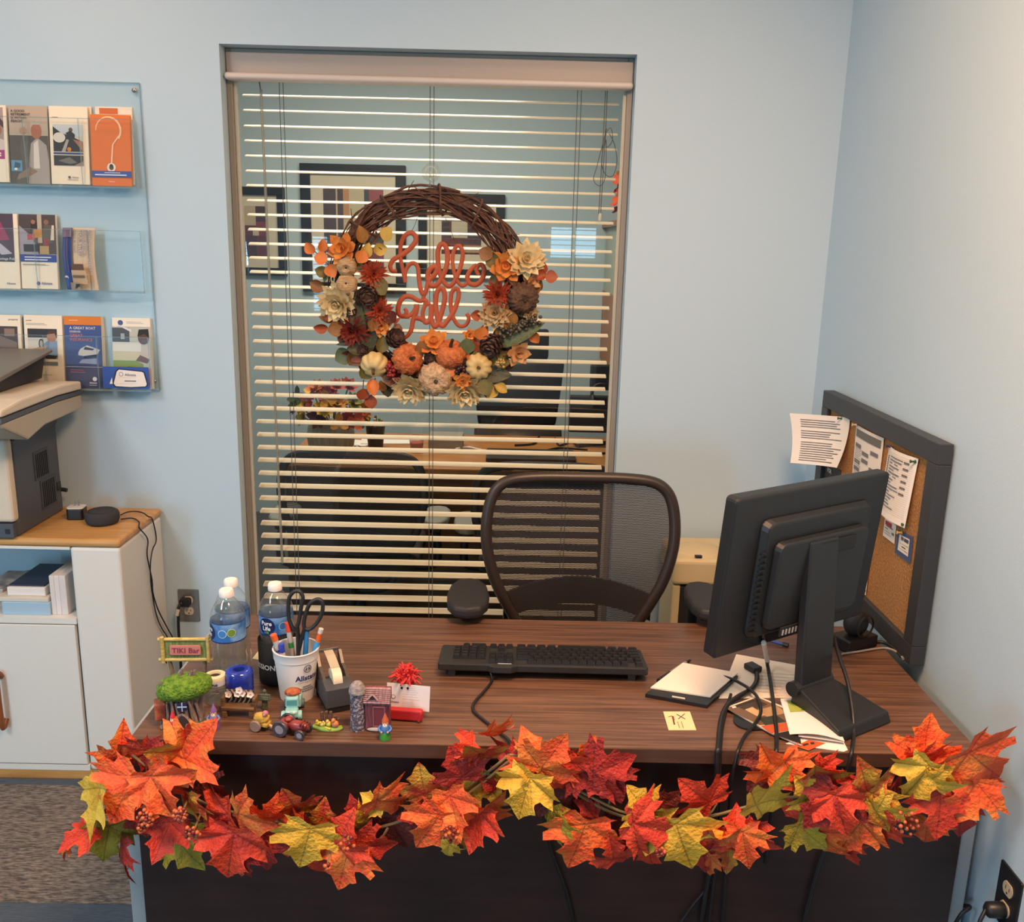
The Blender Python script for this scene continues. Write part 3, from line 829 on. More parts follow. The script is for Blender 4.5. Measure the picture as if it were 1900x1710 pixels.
brochure('white brochure with an orange bar behind the orange question brochure', 181, 197, 249, 341, Y1 + .014, .009, '#ecdfca', [('r', .12, .90, .62, .98, '#c8662b'), ('r', 0, .9, 1, .905, '#d8cbb8')])
brochure('orange brochure with a cord shaped like a question mark, top tier', 172, 212, 245, 344, Y1 - .003, .007, '#dd7126',
         [('r', 0, 0, 1, 1, '#dd7126')] + [('p', q, '#efc9a0') for q in [[(.2 + .30 * math.cos(a) + .25 - .012, .78 + .18 * math.sin(a)), (.2 + .30 * math.cos(a - .35) + .25 - .012, .78 + .18 * math.sin(a - .35)), (.2 + .335 * math.cos(a - .35) + .25, .78 + .2 * math.sin(a - .35)), (.2 + .335 * math.cos(a) + .25, .78 + .2 * math.sin(a))] for a in [PI * (1 - i / 11) for i in range(13)]]] +
         [('p', [(.71, .72), (.75, .72), (.57, .58), (.53, .58)], '#efc9a0'), ('p', [(.53, .58), (.57, .58), (.53, .32), (.49, .32)], '#efc9a0'), ('c', .5, .26, .11, '#efe4d4'), ('c', .5, .255, .06, '#6b4a36'), ('c', .5, .28, .05, '#2a211c'), ('r', 0, .12, 1, .21, '#2b4f9c'), ('r', .32, .18, .72, .19, '#c9cfdc'), ('r', .08, .145, .88, .162, '#d9dbe0'), ('t', 'Allstate', .42, .05, .03, '#f0d9bd')])
Y2 = -.043
brochure('dark brochure with a magenta coat photo, left edge of the middle tier', -40, 395, 38, 536, Y2, .008, '#efe2cc',
         [('r', 0, .42, .9, 1, '#4b3a48'), ('p', [(0, .62), (.2, .95), (.55, .95), (.8, .66)], '#93355a'), ('p', [(.35, .7), (.6, .6), (.85, .48), (.6, .46), (.3, .6)], '#b7b2be'), ('r', 0, .37, .9, .46, '#35384a'), ('t', 'Package Policy', .5, .395, .045, '#d9d7d2'), ('t', 'Allstate', .68, .07, .04, '#6b6a72')])
brochure('brochure with a moving boxes photo and blue band, middle tier', 41, 397, 108, 535, Y2, .012, '#efe2cc',
         [('r', .0, .47, 1, 1, '#4a3c3a'), ('r', .5, .62, .62, 1, '#b5a892'), ('p', [(0, .85), (.3, .72), (.5, .55), (.5, .47), (0, .47)], '#9b95a0'), ('r', .1, .5, .52, .6, '#28252b'), ('p', [(.3, .7), (.33, .9), (.42, .95), (.5, .86), (.5, .7)], '#2d2321'), ('c', .39, .90, .06, skin), ('p', [(.36, .68), (.62, .70), (.62, .80), (.4, .80)], '#c48a3a'), ('c', .75, .90, .07, '#8a5f46'), ('p', [(.62, .72), (.7, .87), (.88, .86), (.92, .62), (.7, .6)], '#5b5348'), ('p', [(.85, .66), (.9, .86), (.96, .86), (.95, .66)], '#d9cbb2'), ('r', .22, .66, .42, .74, '#b24a45'), ('r', .66, .58, .8, .68, '#8f3330'), ('r', .55, .47, .8, .58, '#b0915c'), ('r', 0, .365, 1, .465, '#1f3f92'), ('r', .12, .42, .85, .435, '#d9dbe0'), ('r', .12, .385, .75, .4, '#d9dbe0'), ('l', .06, .9, .33, .32, 2, '#a09586'), ('t', 'Allstate', .55, .06, .05, '#44527f'), ('c', .47, .075, .05, '#44527f')])
brochure('curled sideways printed renters brochure about toast, alone on the middle tier', 127, 423, 185, 537, Y2, .002, '#d9c3a4',
         [('r', 0, 0, 1, 1, '#d3bb9c'), ('r', 0, 0, .33, 1, '#27417c'), ('r', 0, .85, .33, 1, '#7a6a80')] + [('t', s_, x, .97, .075 if k < 3 else .045, c, 'LEFT', -PI / 2) for k, (s_, x, c) in enumerate([('WITHOUT RENTERS', .84, '#8b8795'), ('INSURANCE', .70, '#8b8795'), ('YOUR STUFF', .57, '#5f6384'), ('COULD BE TOAST.', .42, '#4f5680')])] + [('r', .2, .28, .225, .97, '#b4655f'), ('r', .13, .34, .15, .97, '#b4655f'), ('r', .36, .32, .75, .42, '#5a3f2c'), ('r', .36, .10, .82, .32, '#b59f80'), ('r', .4, .2, .78, .24, '#6e5845'), ('r', .3, 0, .6, .12, '#8b8378'), ('p', [(.45, .02), (.6, .06), (.62, .1), (.5, .1)], '#262626'), ('c', .24, .2, .06, '#c9c4c0'), ('r', .18, .06, .3, .2, '#3a5590')], lean=.04, curve=.011)
Y3 = -.042
brochure('cream property brochure at the left border, bottom tier behind the printer', -32, 583, 44, 722, Y3, .010, '#efe2cc',
         [('t', 'property', .94, .93, .035, '#5a4b3c', 'RIGHT'), ('r', .05, .55, .92, .85, '#4a3a38'), ('p', [(.1, .6), (.5, .72), (.9, .64), (.9, .56), (.1, .56)], '#7d6a62'), ('r', .6, .72, .85, .82, '#8a7468'), ('r', .05, .525, .92, .545, '#2c3c74'), ('r', .05, .40, .92, .515, '#5b4d4e')])
brochure('cream brochure showing a driver in a blue shirt, bottom tier', 50, 584, 120, 722, Y3, .016, '#efe2cc',
         [('t', 'power', .06, .92, .03, '#5a4b3c'), ('l', .06, .7, .885, .87, 2, '#a09586'), ('r', .09, .42, .86, .82, '#d6d0c4'), ('r', .09, .70, .86, .82, '#2b2b2f'), ('p', [(.09, .42), (.09, .50), (.45, .6), (.66, .68), (.86, .66), (.86, .42)], '#7d97b8'), ('c', .72, .72, (.13, .15), '#b07f5f'), ('p', [(.58, .74), (.66, .80), (.82, .80), (.86, .74), (.84, .7), (.8, .76), (.64, .75)], '#4a3424'), ('c', .44, .62, (.07, .13), '#26262a'), ('c', .44, .62, (.04, .09), '#b9b2a6'), ('p', [(.12, .50), (.5, .53), (.62, .6), (.45, .58), (.12, .54)], '#c49a78'), ('p', [(.5, .48), (.86, .46), (.8, .42), (.55, .42)], '#1f1f24'), ('r', .12, .32, .34, .40, '#2b52a0'), ('r', .38, .33, .86, .38, '#6d7880'), ('l', .1, .9, .2, .1, 1, '#a09586')])
brochure('blue boat insurance brochure with an orange top bar, bottom tier', 124, 586, 192, 719, Y3, .024, '#e8d8bf',
         [('r', 0, 0, 1, 1, '#2a3560'), ('r', 0, .33, 1, .90, '#39508a'), ('r', 0, .88, 1, 1, '#d97a22'), ('l', .14, .45, .94, .94, 1, '#f0d9bd'), ('t', 'A GREAT BOAT', .14, .82, .052, '#d8d4ce'), ('t', 'DESERVES', .14, .775, .035, '#d8d4ce'), ('t', 'GREAT', .14, .715, .058, '#d2705a'), ('t', 'INSURANCE', .14, .655, .058, '#d2705a'), ('p', [(.36, .5), (.42, .55), (.6, .6), (.95, .54), (.88, .48), (.5, .45), (.36, .46)], '#c9c6c4'), ('p', [(.55, .58), (.8, .55), (.75, .53), (.5, .54)], '#1d2238'), ('p', [(.36, .35), (.85, .34), (.85, .42), (.45, .40)], '#8f9bb8'), ('p', [(.5, .42), (.9, .44), (.88, .48), (.5, .45)], '#14182c'), ('r', .0, .295, 1, .30, '#c9cbd6'), ('l', .13, .6, .25, .22, 2, '#c26a5c'), ('c', .78, .13, .06, '#d9dde8'), ('t', 'Allstate', .63, .065, .035, '#e6e6ea'), ('l', .63, .9, .04, .04, 1, '#c9cbd6')])
brochure('white brochure with a child on a lawn photo, right end of the bottom tier', 212, 589, 282, 720, Y3 + .006, .022, '#efe6d6',
         [('c', .22, .93, .07, '#3f5a86'), ('l', .38, .9, .94, .92, 2, '#a9b0b8'), ('r', 0, .0, 1, .88, '#b9bcb0'), ('r', 0, .62, .45, .86, '#46505a'), ('r', .22, .70, .32, .78, '#9aa6ac'), ('p', [(0, .86), (.2, .88), (.5, .8), (.5, .84), (.2, .9)], '#d9d9d4'), ('r', .0, .52, .75, .66, '#dcdcd2'), ('r', 0, .3, .8, .42, '#7f9a48'), ('r', .0, .40, .8, .53, '#cfc7a6'), ('c', .82, .72, (.15, .17), '#5c3b2c'), ('p', [(.66, .74), (.7, .84), (.95, .85), (.97, .72), (.85, .78)], '#1f1815'), ('p', [(.62, .40), (.8, .6), (.98, .64), (1, .4), (.85, .34)], '#c9bdb0'), ('p', [(.6, .40), (.72, .48), (.98, .42), (.9, .36)], '#6b4431'), ('c', .45, .24, (.22, .14), '#6a4331'), ('p', [(.18, .3), (.2, .15), (.4, .1), (.45, .18), (.3, .24)], '#2a1d18'), ('p', [(.6, .1), (.75, .26), (1, .3), (1, .05)], '#c07a78')])
b0 = ony(235, 721, -.0575)
t = thing('wallet_card', 'blue card with a white windscreen shaped panel, leaning on the bottom tier', 'card', (b0.x, -.0575, b0.z + .001), rot=(-.05, 0, 0))
w = ony(278, 721, -.0575).x - ony(193, 721, -.0575).x; h = .068
g = G(); g.box2((-w / 2, -.001, 0), (w / 2, 0, h), pc('#2a50a0')); g.build('card', t)
g = G(); prints(g, [('p', [(.25, .06), (.2, .2), (.28, .8), (.34, .92), (.85, .84), (.92, .8), (.98, .2), (.94, .08), (.6, .03)], '#1b2440'), ('p', [(.27, .10), (.23, .22), (.31, .78), (.36, .87), (.84, .79), (.89, .75), (.95, .22), (.92, .12), (.6, .07)], '#e9e3da'), ('c', .40, .66, .05, '#8b93a5'), ('c', .40, .66, .035, '#e9e3da'), ('t', 'Allstate', .48, .58, .17, '#3c4a70'), ('l', .32, .85, .5, .5, 1, '#8f98a8'), ('r', .47, .33, .72, .37, '#3c4a70'), ('l', .28, .82, .22, .22, 1, '#8f98a8'), ('p', [(.14, .2), (.2, .5), (.21, .2)], '#e9e3da')], w, h, -.0013); g.build('card_print', t)

# ================================================================ white cabinet with wooden top
M_cabw = mat('cabinet_white', '#dcdcd6', .4, bump=.02, bscale=90)
M_ctop = mat('cabinet_top_maple', '#c99b5e', .4, noise_col='#b07f45', nscale=5, nstretch=(1.2, 9, 9), ramp=(.3, .7), detail=5)
CX1, CX0, CY0, CH = -1.073, -2.15, -.338, .80
cab = thing('white_cabinet', 'white cabinet with a maple top under the printer, left of the desk', 'cabinet', (-1.6, -.17, 0))
def LC(a): return (a[0] + 1.6, a[1] + .17, a[2])
ox = -1.222
g = G(); g.box2(LC((CX0, CY0 - .004, CH - .026)), LC((CX1 + .004, -.004, CH)), M_ctop); g.build('cabinet_top', cab, bevel=.011, segs=3)
g = G(); g.box2(LC((ox, CY0, .03)), LC((CX1, -.006, CH - .0265)), M_cabw); g.build('side_column', cab, bevel=.010, segs=3)
g = G(); g.box2(LC((CX0, CY0, .03)), LC((CX0 + .03, -.006, CH - .0265)), M_cabw); g.build('side_panel', cab)
g = G(); g.box2(LC((CX0 + .03, CY0, .527)), LC((ox, -.006, .545)), M_cabw); g.build('shelf', cab)
g = G(); g.box2(LC((CX0 + .03, CY0, .765)), LC((ox, CY0 + .02, CH - .0265)), M_cabw); g.build('top_rail', cab)
g = G(); g.box2(LC((CX0 + .03, CY0, .03)), LC((ox, -.006, .049)), M_cabw); g.build('bottom_panel', cab)
g = G(); g.box2(LC((CX0, CY0 + .001, .0)), LC((CX1 - .004, -.006, .03)), M_ctop); g.build('plinth', cab)
g = G(); g.box2(LC((CX0 + .03, -.014, .049)), LC((ox, -.007, .527)), M_cabw); g.build('back_board', cab)
dx = ony(2, 1430, CY0).x - .003
for x0, x1 in ((CX0 + .032, dx - .003), (dx, ox - .006)):
    g = G(); g.box2(LC((x0, CY0 - .001, .052)), LC((x1, CY0 + .017, .523)), M_cabw); d = g.build('door', cab, bevel=.002)
    if x1 > dx:
        hx_, hz0, hz1 = ony(7, 1290, CY0).x, .196, .360
        g = G(); g.tube(smooth_path([LC((hx_, CY0 - .001, hz0 + .01)), LC((hx_, CY0 - .026, hz0)), LC((hx_, CY0 - .027, hz1)), LC((hx_, CY0 - .001, hz1 - .01))], 5), .009, mat('handle_wood', '#8a4f2a', .35), 8); g.build('handle', d, smooth=60)
# things on the open shelf
sz = .545
def shelf_box(name, label, cat, u0, u1, v0, y0, y1, m, zb=sz, extra=None, bev=.002):
    x0, x1 = ony(u0, 1140, y0).x, ony(u1, 1140, y0).x
    zt = ony((u0 + u1) / 2, v0, y0).z
    g = G(); g.box2((-(x1 - x0) / 2, 0, 0), ((x1 - x0) / 2, y1 - y0, zt - zb), m)
    return tag(g.build(name, loc=((x0 + x1) / 2, y0, zb), bevel=bev), label, cat), zt
for k, (u0, u1) in enumerate([(97, 106), (106, 115), (115, 127)]):
    shelf_box('document_folder', ['white folder standing leftmost of three at the end of the cabinet shelf', 'white folder standing in the middle of three on the cabinet shelf', 'white folder standing against the column of the cabinet shelf'][k], 'folder', u0, u1, 1068 - 0, -.31, -.10, mat('folder_white%d' % k, ['#d8d2cc', '#dcd8d6', '#d5d1d0'][k], .7))
_, z1 = shelf_box('storage_box', 'pale blue flat box at the bottom of the shelf pile', 'box', 5, 94, 1117, -.318, -.08, mat('box_pale_blue', '#9dbdd3', .55))
_, z2 = shelf_box('document_tray', 'flat pale tray lying on the pale blue box', 'tray', -20, 92, 1108, -.315, -.08, mat('tray_cream', '#cfcabd', .6), z1)
_, z3 = shelf_box('paper_ream', 'thick pile of white paper on the shelf of the white cabinet', 'paper', 18, 88, 1090, -.30, -.09, mat('ream_white', '#e2dedb', .8), z2)
_, z4 = shelf_box('navy_booklet', 'navy booklet on top of the white paper pile', 'booklet', 22, 88, 1085, -.29, -.10, pc('#27344f', .4), z3)
shelf_box('open_booklet', 'navy edged papers at the left border of the cabinet shelf', 'paper', -30, 10, 1092, -.28, -.12, mat('papers_navy', '#33425c', .5, noise_col='#c9c9c6', nscale=60, nstretch=(.2, .2, 6)), z2)

# ================================================================ multifunction printer on the cabinet
M_pr = mat('printer_putty', '#aaa391', .5, bump=.03, bscale=500)
M_prl = mat('printer_light', '#cfc5b2', .45)
M_prd = mat('printer_charcoal', '#4a4f57', .5, bump=.03, bscale=500)
M_prk = mat('printer_black', '#23252a', .4)
prn = thing('office_printer', 'putty and charcoal multifunction printer on the white cabinet', 'printer', (-1.6, -.2, CH))
def LP(a): return (a[0] + 1.6, a[1] + .2, a[2] - CH)
def yz_prism(g, poly, x0, x1, m):               # profile in (y,z), extruded along x
    n = len(poly)
    v = [LP((x0, y, z)) for y, z in poly] + [LP((x1, y, z)) for y, z in poly]
    g.add(v, [tuple(range(n)), tuple(range(2 * n - 1, n - 1, -1))] + [(i, n + i, n + (i + 1) % n, (i + 1) % n) for i in range(n)], m)
g = G()
yz_prism(g, [(-.330, .80), (-.330, .845), (-.315, .85), (-.315, 1.09), (-.05, 1.09), (-.05, .80)], -2.0, -1.372, M_prd)
g.build('body', prn, bevel=.006)
# flared neck between body and scanner
g = G()
sec = [(1.085, -1.372), (1.105, -1.365), (1.122, -1.345), (1.135, -1.315), (1.142, -1.290)]
v = []
for z, x in sec: v += [LP((x, -.30, z)), LP((x, -.05, z)), LP((-2.0, -.05, z)), LP((-2.0, -.30, z))]
f = [(k * 4 + i, k * 4 + (i + 1) % 4, k * 4 + 4 + (i + 1) % 4, k * 4 + 4 + i) for k in range(len(sec) - 1) for i in range(4)] + [(3, 2, 1, 0), tuple(range(len(v) - 4, len(v)))]
g.add(v, f, M_prd); g.build('neck', prn, smooth=50)
g = G(); g.box2(LP((-2.0, -.352, .848)), LP((-1.370, -.316, 1.10)), M_prl); g.build('front_cover', prn, bevel=.012, segs=3)
g = G(); g.box2(LP((-2.0, -.350, .802)), LP((-1.376, -.331, .845)), M_prd); g.box2(LP((-1.40, -.3515, .815)), LP((-1.386, -.350, .83)), M_prk); g.build('paper_drawer', prn, bevel=.003)
g = G()
yz_prism(g, [(-.40, 1.112), (-.52, 1.168), (-.53, 1.182), (-.22, 1.190), (-.062, 1.186), (-.062, 1.142), (-.30, 1.135)], -2.05, -1.276, M_pr)
g.build('scanner_unit', prn, bevel=.006)
g = G(); yz_prism(g, [(-.535, 1.184), (-.22, 1.1925), (-.062, 1.188), (-.062, 1.200), (-.22, 1.205), (-.533, 1.197)], -2.05, -1.273, M_prd); g.build('scanner_gasket', prn)
g = G(); yz_prism(g, [(-.53, 1.199), (-.22, 1.207), (-.062, 1.202), (-.062, 1.228), (-.20, 1.236), (-.42, 1.232), (-.53, 1.218)], -2.05, -1.273, M_prl); g.build('scanner_lid', prn, bevel=.006)
g = G(); yz_prism(g, [(-.36, 1.235), (-.10, 1.240), (-.070, 1.305), (-.09, 1.312), (-.30, 1.272), (-.36, 1.262)], -2.0, -1.375, M_prk); g.build('feeder_body', prn, bevel=.004)
g = G(); yz_prism(g, [(-.40, 1.268), (-.070, 1.318), (-.066, 1.328), (-.40, 1.282)], -2.0, -1.350, mat('feeder_tray', '#6f6d68', .4)); g.build('feeder_tray', prn, bevel=.003)
for (ya, za, yb, zb) in ((-.20, .945, -.125, 1.02), (-.175, .845, -.095, .925)):
    g = G(); g.box2(LP((-1.3715, ya - .008, za - .008)), LP((-1.3695, yb + .008, zb + .008)), mat('vent_frame', '#3f444b', .5))
    vent = g.build('vent_frame', prn, bevel=.0008, segs=1)
    for k in range(7):
        y = ya + (yb - ya) * (k + .5) / 7
        g = G(); g.box2(LP((-1.3695, y - .0035, za)), LP((-1.3675, y + .0005, zb)), M_prk); g.build('vent_slat', vent)
g = G(); g.box2(LP((-1.3715, -.085, .875)), LP((-1.3685, -.060, .900)), M_prk); g.cyl(LP((-1.372, -.052, .87)), LP((-1.355, -.052, .868)), .007, material=M_prk, n=8); g.build('power_socket', prn)
g = G(); yz_prism(g, [(-.536, 1.170), (-.536, 1.178), (-.45, 1.1795), (-.45, 1.172)], -1.50, -1.30, M_prd)
g.build('control_panel', prn)
# ================================================================ smart speaker, charger, cables, wall outlet
p = onz(191, 970, CH)
t = thing('smart_speaker', 'round charcoal fabric smart speaker on the maple cabinet top', 'speaker', (p.x, p.y, CH))
g = G(); g.lathe([(.040, 0), (.047, .005), (.0505, .014), (.0505, .030), (.047, .038), (.042, .0415), (0, .042)], mat('speaker_fabric', '#35373b', .9, bump=.5, bscale=900), 32); g.build('speaker_body', t, smooth=60)
g = G(); g.lathe([(.040, .0425), (.041, .0420), (.039, .0418)], M_black, 28, cap=False); g.build('light_ring', t)
p = onz(141, 963, CH)
t = thing('power_adapter', 'small black power cube with a white top beside the smart speaker', 'adapter', (p.x, p.y + .01, CH), .1)
g = G(); g.prism(rrect(.052, .045, .008), 0, .036, pc('#17181a', .3)); g.build('adapter_body', t, bevel=.003)
g = G(); g.prism(rrect(.05, .043, .008), .0365, .040, pc('#d9d7d2', .4)); g.build('adapter_face', t)
for s_ in (-.006, .006):
    g = G(); g.box((s_, .005, .0475), (.0015, .006, .015), M_steel); g.build('prong', t)
xs_ = CX1 + .008
a = onz(226, 952, CH + .016)
cpts = [(226, 955), (240, 951)]
g = G()
path1 = [onz(224, 955, CH + .012), onz(240, 949, CH + .012), onz(262, 950, CH + .012), onz(275, 958, CH + .014), Vector((xs_, -.10, CH - .01))] + [onx(u, v, xs_) for u, v in ((290, 1000), (283, 1020), (279, 1050), (281, 1090), (290, 1140), (300, 1165), (311, 1185), (303, 1210), (309, 1230))]
g.tube(smooth_path(path1, 5), .0022, M_black, 6); tag(g.build('speaker_cable', smooth=60), 'thin black cable from the back of the smart speaker down the cabinet side', 'cable')
g = G()
path2 = [onz(224, 963, CH + .006), onz(245, 961, CH + .005), onz(258, 968, CH + .006), Vector((xs_ + .002, -.21, CH - .004))] + [onx(u, v, xs_ + .004) for u, v in ((274, 1000), (273, 1030), (282, 1075), (277, 1060), (284, 1100), (293, 1130), (308, 1160), (318, 1178), (322, 1186))]
g.tube(smooth_path(path2[:7] + path2[8:], 5), .0022, M_black, 6); tag(g.build('speaker_cable', smooth=60), 'thin black cable from the front of the smart speaker down the cabinet side', 'cable')

def receptacle(g, z, m, M):
    g.prism([(.0165 * math.cos(a), max(-.0135, min(.0135, .0165 * math.sin(a)))) for a in [2 * PI * i / 20 for i in range(20)]], 0, .0025, m, M @ MT(0, z, .004))
    for x_, hh_ in ((-.006, .008), (.006, .007)):
        g.box((x_, z + .002, .0067), (.0018, hh_, .0004), M_black) if False else g.add([(x_ - .001, z + .002 - hh_ / 2, .0068), (x_ + .001, z + .002 - hh_ / 2, .0068), (x_ + .001, z + .002 + hh_ / 2, .0068), (x_ - .001, z + .002 + hh_ / 2, .0068)], [(0, 1, 2, 3)], M_black, M)
    g.add([(.0025 * math.cos(a), z - .008 + .0025 * math.sin(a), .0068) for a in [2 * PI * i / 8 for i in range(8)]], [tuple(range(8))], M_black, M)
oc = ony(351, 1122, 0)
outl = thing('wall_outlet', 'steel wall outlet with one plug on the back wall above the desk corner', 'outlet', (oc.x, 0, oc.z))
g = G(); g.prism(rrect(.071, .117, .004), 0, .0045, M_steel, RX90); g.build('cover_plate', outl, bevel=.0015)
for z in (.0195, -.0195):
    g = G(); receptacle(g, z, mat('receptacle_ivory', '#cfc6b4', .4), RX90); g.build('receptacle', outl)
t = thing('power_plug', 'black plug with a white tag in the steel wall outlet', 'plug', (oc.x - .006, -.008, oc.z + .018))
g = G(); g.prism(rrect(.036, .028, .008), 0, .022, M_black, RX90); g.tube(smooth_path([(-.008, -.020, 0), (-.016, -.032, -.012), (-.018, -.034, -.05), (-.020, -.034, -.10), (-.020, -.034, -.24)], 5), [.008] * 3 + [.0055] * 18, M_black, 8); g.build('plug_body', t, bevel=.002)
g = G(); g.box((-.017, -.041, -.026), (.011, .001, .024), pc('#d8cfb6'), rot=(0, .25, 0)); g.build('cord_tag', t)
rc = onx(1872, 1668, XR)
outr = thing('wall_outlet', 'black wall outlet low on the right wall beside the desk', 'outlet', (XR, rc.y, rc.z))
RM = Matrix.Rotation(-PI / 2, 4, 'Z') @ RX90
g = G(); g.prism(rrect(.075, .125, .004), 0, .0045, mat('outlet_black', '#1c1d21', .45), RM); g.build('cover_plate', outr, bevel=.0012)
for z in (.022, -.022):
    g = G(); receptacle(g, z, mat('receptacle_almond', '#b9ad94', .45), RM); g.build('receptacle', outr)
t = thing('power_plug', 'black plug in the lower socket of the right wall outlet', 'plug', (XR - .0075, rc.y, rc.z - .024))
g = G(); g.lathe([(.015, 0), (.016, .006), (.015, .03), (.008, .036)], M_black, 16, RM); g.tube(smooth_path([(-.034, 0, 0), (-.05, -.01, -.03), (-.05, 0, -.12), (-.03, 0, -.30)], 5), .004, M_black, 8); g.build('plug_body', t, smooth=50)

# ================================================================ floor mat
M_mat1 = mat('mat_ribbed_brown', '#4c4643', .95, noise_col='#8b8178', nscale=85, nstretch=(.55, 2.2, 1), bump=1.0, bscale=85, bstretch=(.55, 2.2, 1), detail=4)
M_mat2 = mat('mat_border_slate', '#3d4956', .9, noise_col='#4b5866', nscale=120, nstretch=(.3, 3, 1), bump=.4)
fm = thing('floor_mat', 'brown ribbed floor mat with a slate border beside the desk', 'mat', (-1.55, -.63, 0))
mx0, mx1, my0, my1 = -.75, .95, -.27, .245
g = G(); g.box2((mx0, my0, 0), (mx1, my1, .007), M_mat1); g.build('mat_field', fm)
g = G(); g.box2((mx0, my0 - .13, 0), (mx1 + .10, my0, .006), M_mat2); g.build('mat_border', fm)
g = G(); g.box2((mx1, my0, 0), (mx1 + .10, my1 + .03, .006), M_mat2); g.build('mat_border', fm)
g = G(); g.box2((mx0, my1, 0), (mx1, my1 + .03, .006), M_mat2); g.build('mat_border', fm)
# ================================================================ front desk
M_wal = mat('walnut_laminate', '#4d362a', .38, noise_col='#735340', nscale=7, nstretch=(.7, 26, 26), ramp=(.36, .64), detail=6, spec=.5)
M_esp = mat('espresso_panel', '#33211f', .45, noise_col='#2c1c1b', nscale=6, nstretch=(1, 12, 12))
M_edgeb = mat('walnut_edge_band', '#4b352c', .4, noise_col='#5d4336', nscale=7, nstretch=(.9, 16, 16), ramp=(.3, .72), detail=6)
M_silver = mat('desk_end_grey', '#9aa0a3', .45)
TZ = .745
DX0, DX1, DY0, DY1 = -.640, 1.002, -1.342, -.737
desk = thing('reception_desk', 'dark walnut reception desk draped with the leaf garland', 'desk', (.18, -1.04, 0))
def LD(a): return (a[0] - .18, a[1] + 1.04, a[2])
g = G(); g.box2(LD((DX0, DY0, TZ - .030)), LD((DX1, DY1, TZ)), M_wal); dt = g.build('desktop', desk, bevel=.002)
g = G(); g.box2(LD((DX0 + .0005, DY0 - .0012, TZ - .0295)), LD((DX1 - .0005, DY0 - .0001, TZ - .0015)), M_edgeb); g.build('edge_band', dt)
g = G(); g.box2(LD((-.650, -1.312, .025)), LD((1.002, -1.292, TZ - .031)), M_esp); g.build('front_panel', desk, bevel=.001)
for x0, x1 in ((-.683, -.652), (1.004, 1.036)):
    g = G(); g.box2(LD((x0, -1.300, .010)), LD((x1, DY1 - .01, TZ - .05)), M_silver); g.build('end_panel', desk, bevel=.002)
g = G(); g.box2(LD((-.648, -1.28, TZ - .05)), LD((1.0, -.75, TZ - .0305)), M_esp); g.build('underframe', desk)

# ================================================================ desk chair
mesh_chair('dark mesh office chair with black armrests pushed in behind the front desk', (.288, -.52, 0), .02, 1.046, M_blackm, None, arm_dx=.312, arm_y=-.165, arm_z=.785, back_y=.07, frame_m=mat('chair_frame_brown', '#332a26', .38), pad_len=.22)

# ================================================================ cream machine behind the chair
M_mach = mat('machine_cream', '#cdbf97', .5)
m0, m1 = ony(1252, 1040, -.28), ony(1400, 1040, -.28)
t = thing('office_machine', 'cream plastic office machine on the floor between chair and monitor', 'machine', (.76, -.16, 0))
zt = ony(1300, 1038, -.27).z
g = G(); g.box2((-.17, -.115, zt - .085), (.17, .115, zt), M_mach); g.build('machine_head', t, bevel=.014, segs=3)
g = G(); g.sph((-.07, -.02, zt - .004), (.075, .085, .018), M_mach, 20, 8); g.build('head_dome', t, smooth=60)
g = G(); g.prism(rrect(.022, .016, .004), 0, .004, M_black, MT(-.09, -.095, zt + .004)); g.build('button', t)
g = G(); g.box2((-.15, -.10, .05), (.15, .10, zt - .0855), M_blackm); g.build('bin', t, bevel=.01)
for x in (-.165, .140):
    g = G(); g.box2((x, -.105, 0), (x + .025, .105, zt - .0855), M_mach); g.build('side_leg', t, bevel=.006)

# ================================================================ cork board on the right
M_cork = mat('cork', '#b5834b', .85, noise_col='#94663a', nscale=160, bump=.3)
M_bfr = mat('board_frame_charcoal', '#33373c', .5)
cb = thing('cork_board', 'charcoal framed cork board leaning on the right wall behind the monitor', 'board', (1.04, -.575, TZ))
cy0, cy1, ch_, cx0 = -.385, .375, .530, -.018
fwc = .048
g = G(); g.box2((cx0 + .012, cy0 + .01, .01), (.012, cy1 - .01, ch_ - .01), M_cork); g.build('cork_sheet', cb)
for (ya, za, yb, zb) in ((cy0, 0, cy1, fwc), (cy0, ch_ - fwc, cy1, ch_), (cy0, fwc, cy0 + fwc, ch_ - fwc), (cy1 - fwc, fwc, cy1, ch_ - fwc)):
    g = G(); g.box2((cx0, ya, za), (.016, yb, zb), M_bfr); g.build('frame_rail', cb, bevel=.002)
CPX = 1.04 + cx0 + .0105                        # papers lie on the cork here
def ypaper(name, label, cat, px, m, ops=None, xoff=0., curl=None, n=8):
    """sheet pinned on the cork: corner pixels TL, TR, BR, BL"""
    c = [onx(u, v, CPX - xoff) for u, v in px]
    def fn(a, b):
        p = c[0].lerp(c[1], a).lerp(c[3].lerp(c[2], a), b)
        if curl: p = p + Vector(curl(a, b))
        return p
    o = sum(c, Vector()) / 4
    g = G(); g.grid(lambda a, b: fn(a, 1 - b) - o, n, n, m, thick=.0006)
    t = tag(g.build(name, loc=o, smooth=60), label, cat)
    if ops:
        g = G()
        for (a0, b0, a1, b1, col) in ops:
            k = max(1, int(abs(a1 - a0) * 6))
            for i in range(k):
                q0, q1 = a0 + (a1 - a0) * i / k, a0 + (a1 - a0) * (i + 1) / k
                g.face([fn(q0, b1) - o + Vector((-.0012, 0, 0)), fn(q1, b1) - o + Vector((-.0012, 0, 0)), fn(q1, b0) - o + Vector((-.0012, 0, 0)), fn(q0, b0) - o + Vector((-.0012, 0, 0))], pc(col))
        g.build('print', t)
    return t
random.seed(3)
ink = '#6d6764'
lines = [(.12, .06 + .045 * i, .12 + random.uniform(.45, .8), .075 + .045 * i, ink) for i in range(1, 20) if i not in (5, 10)]
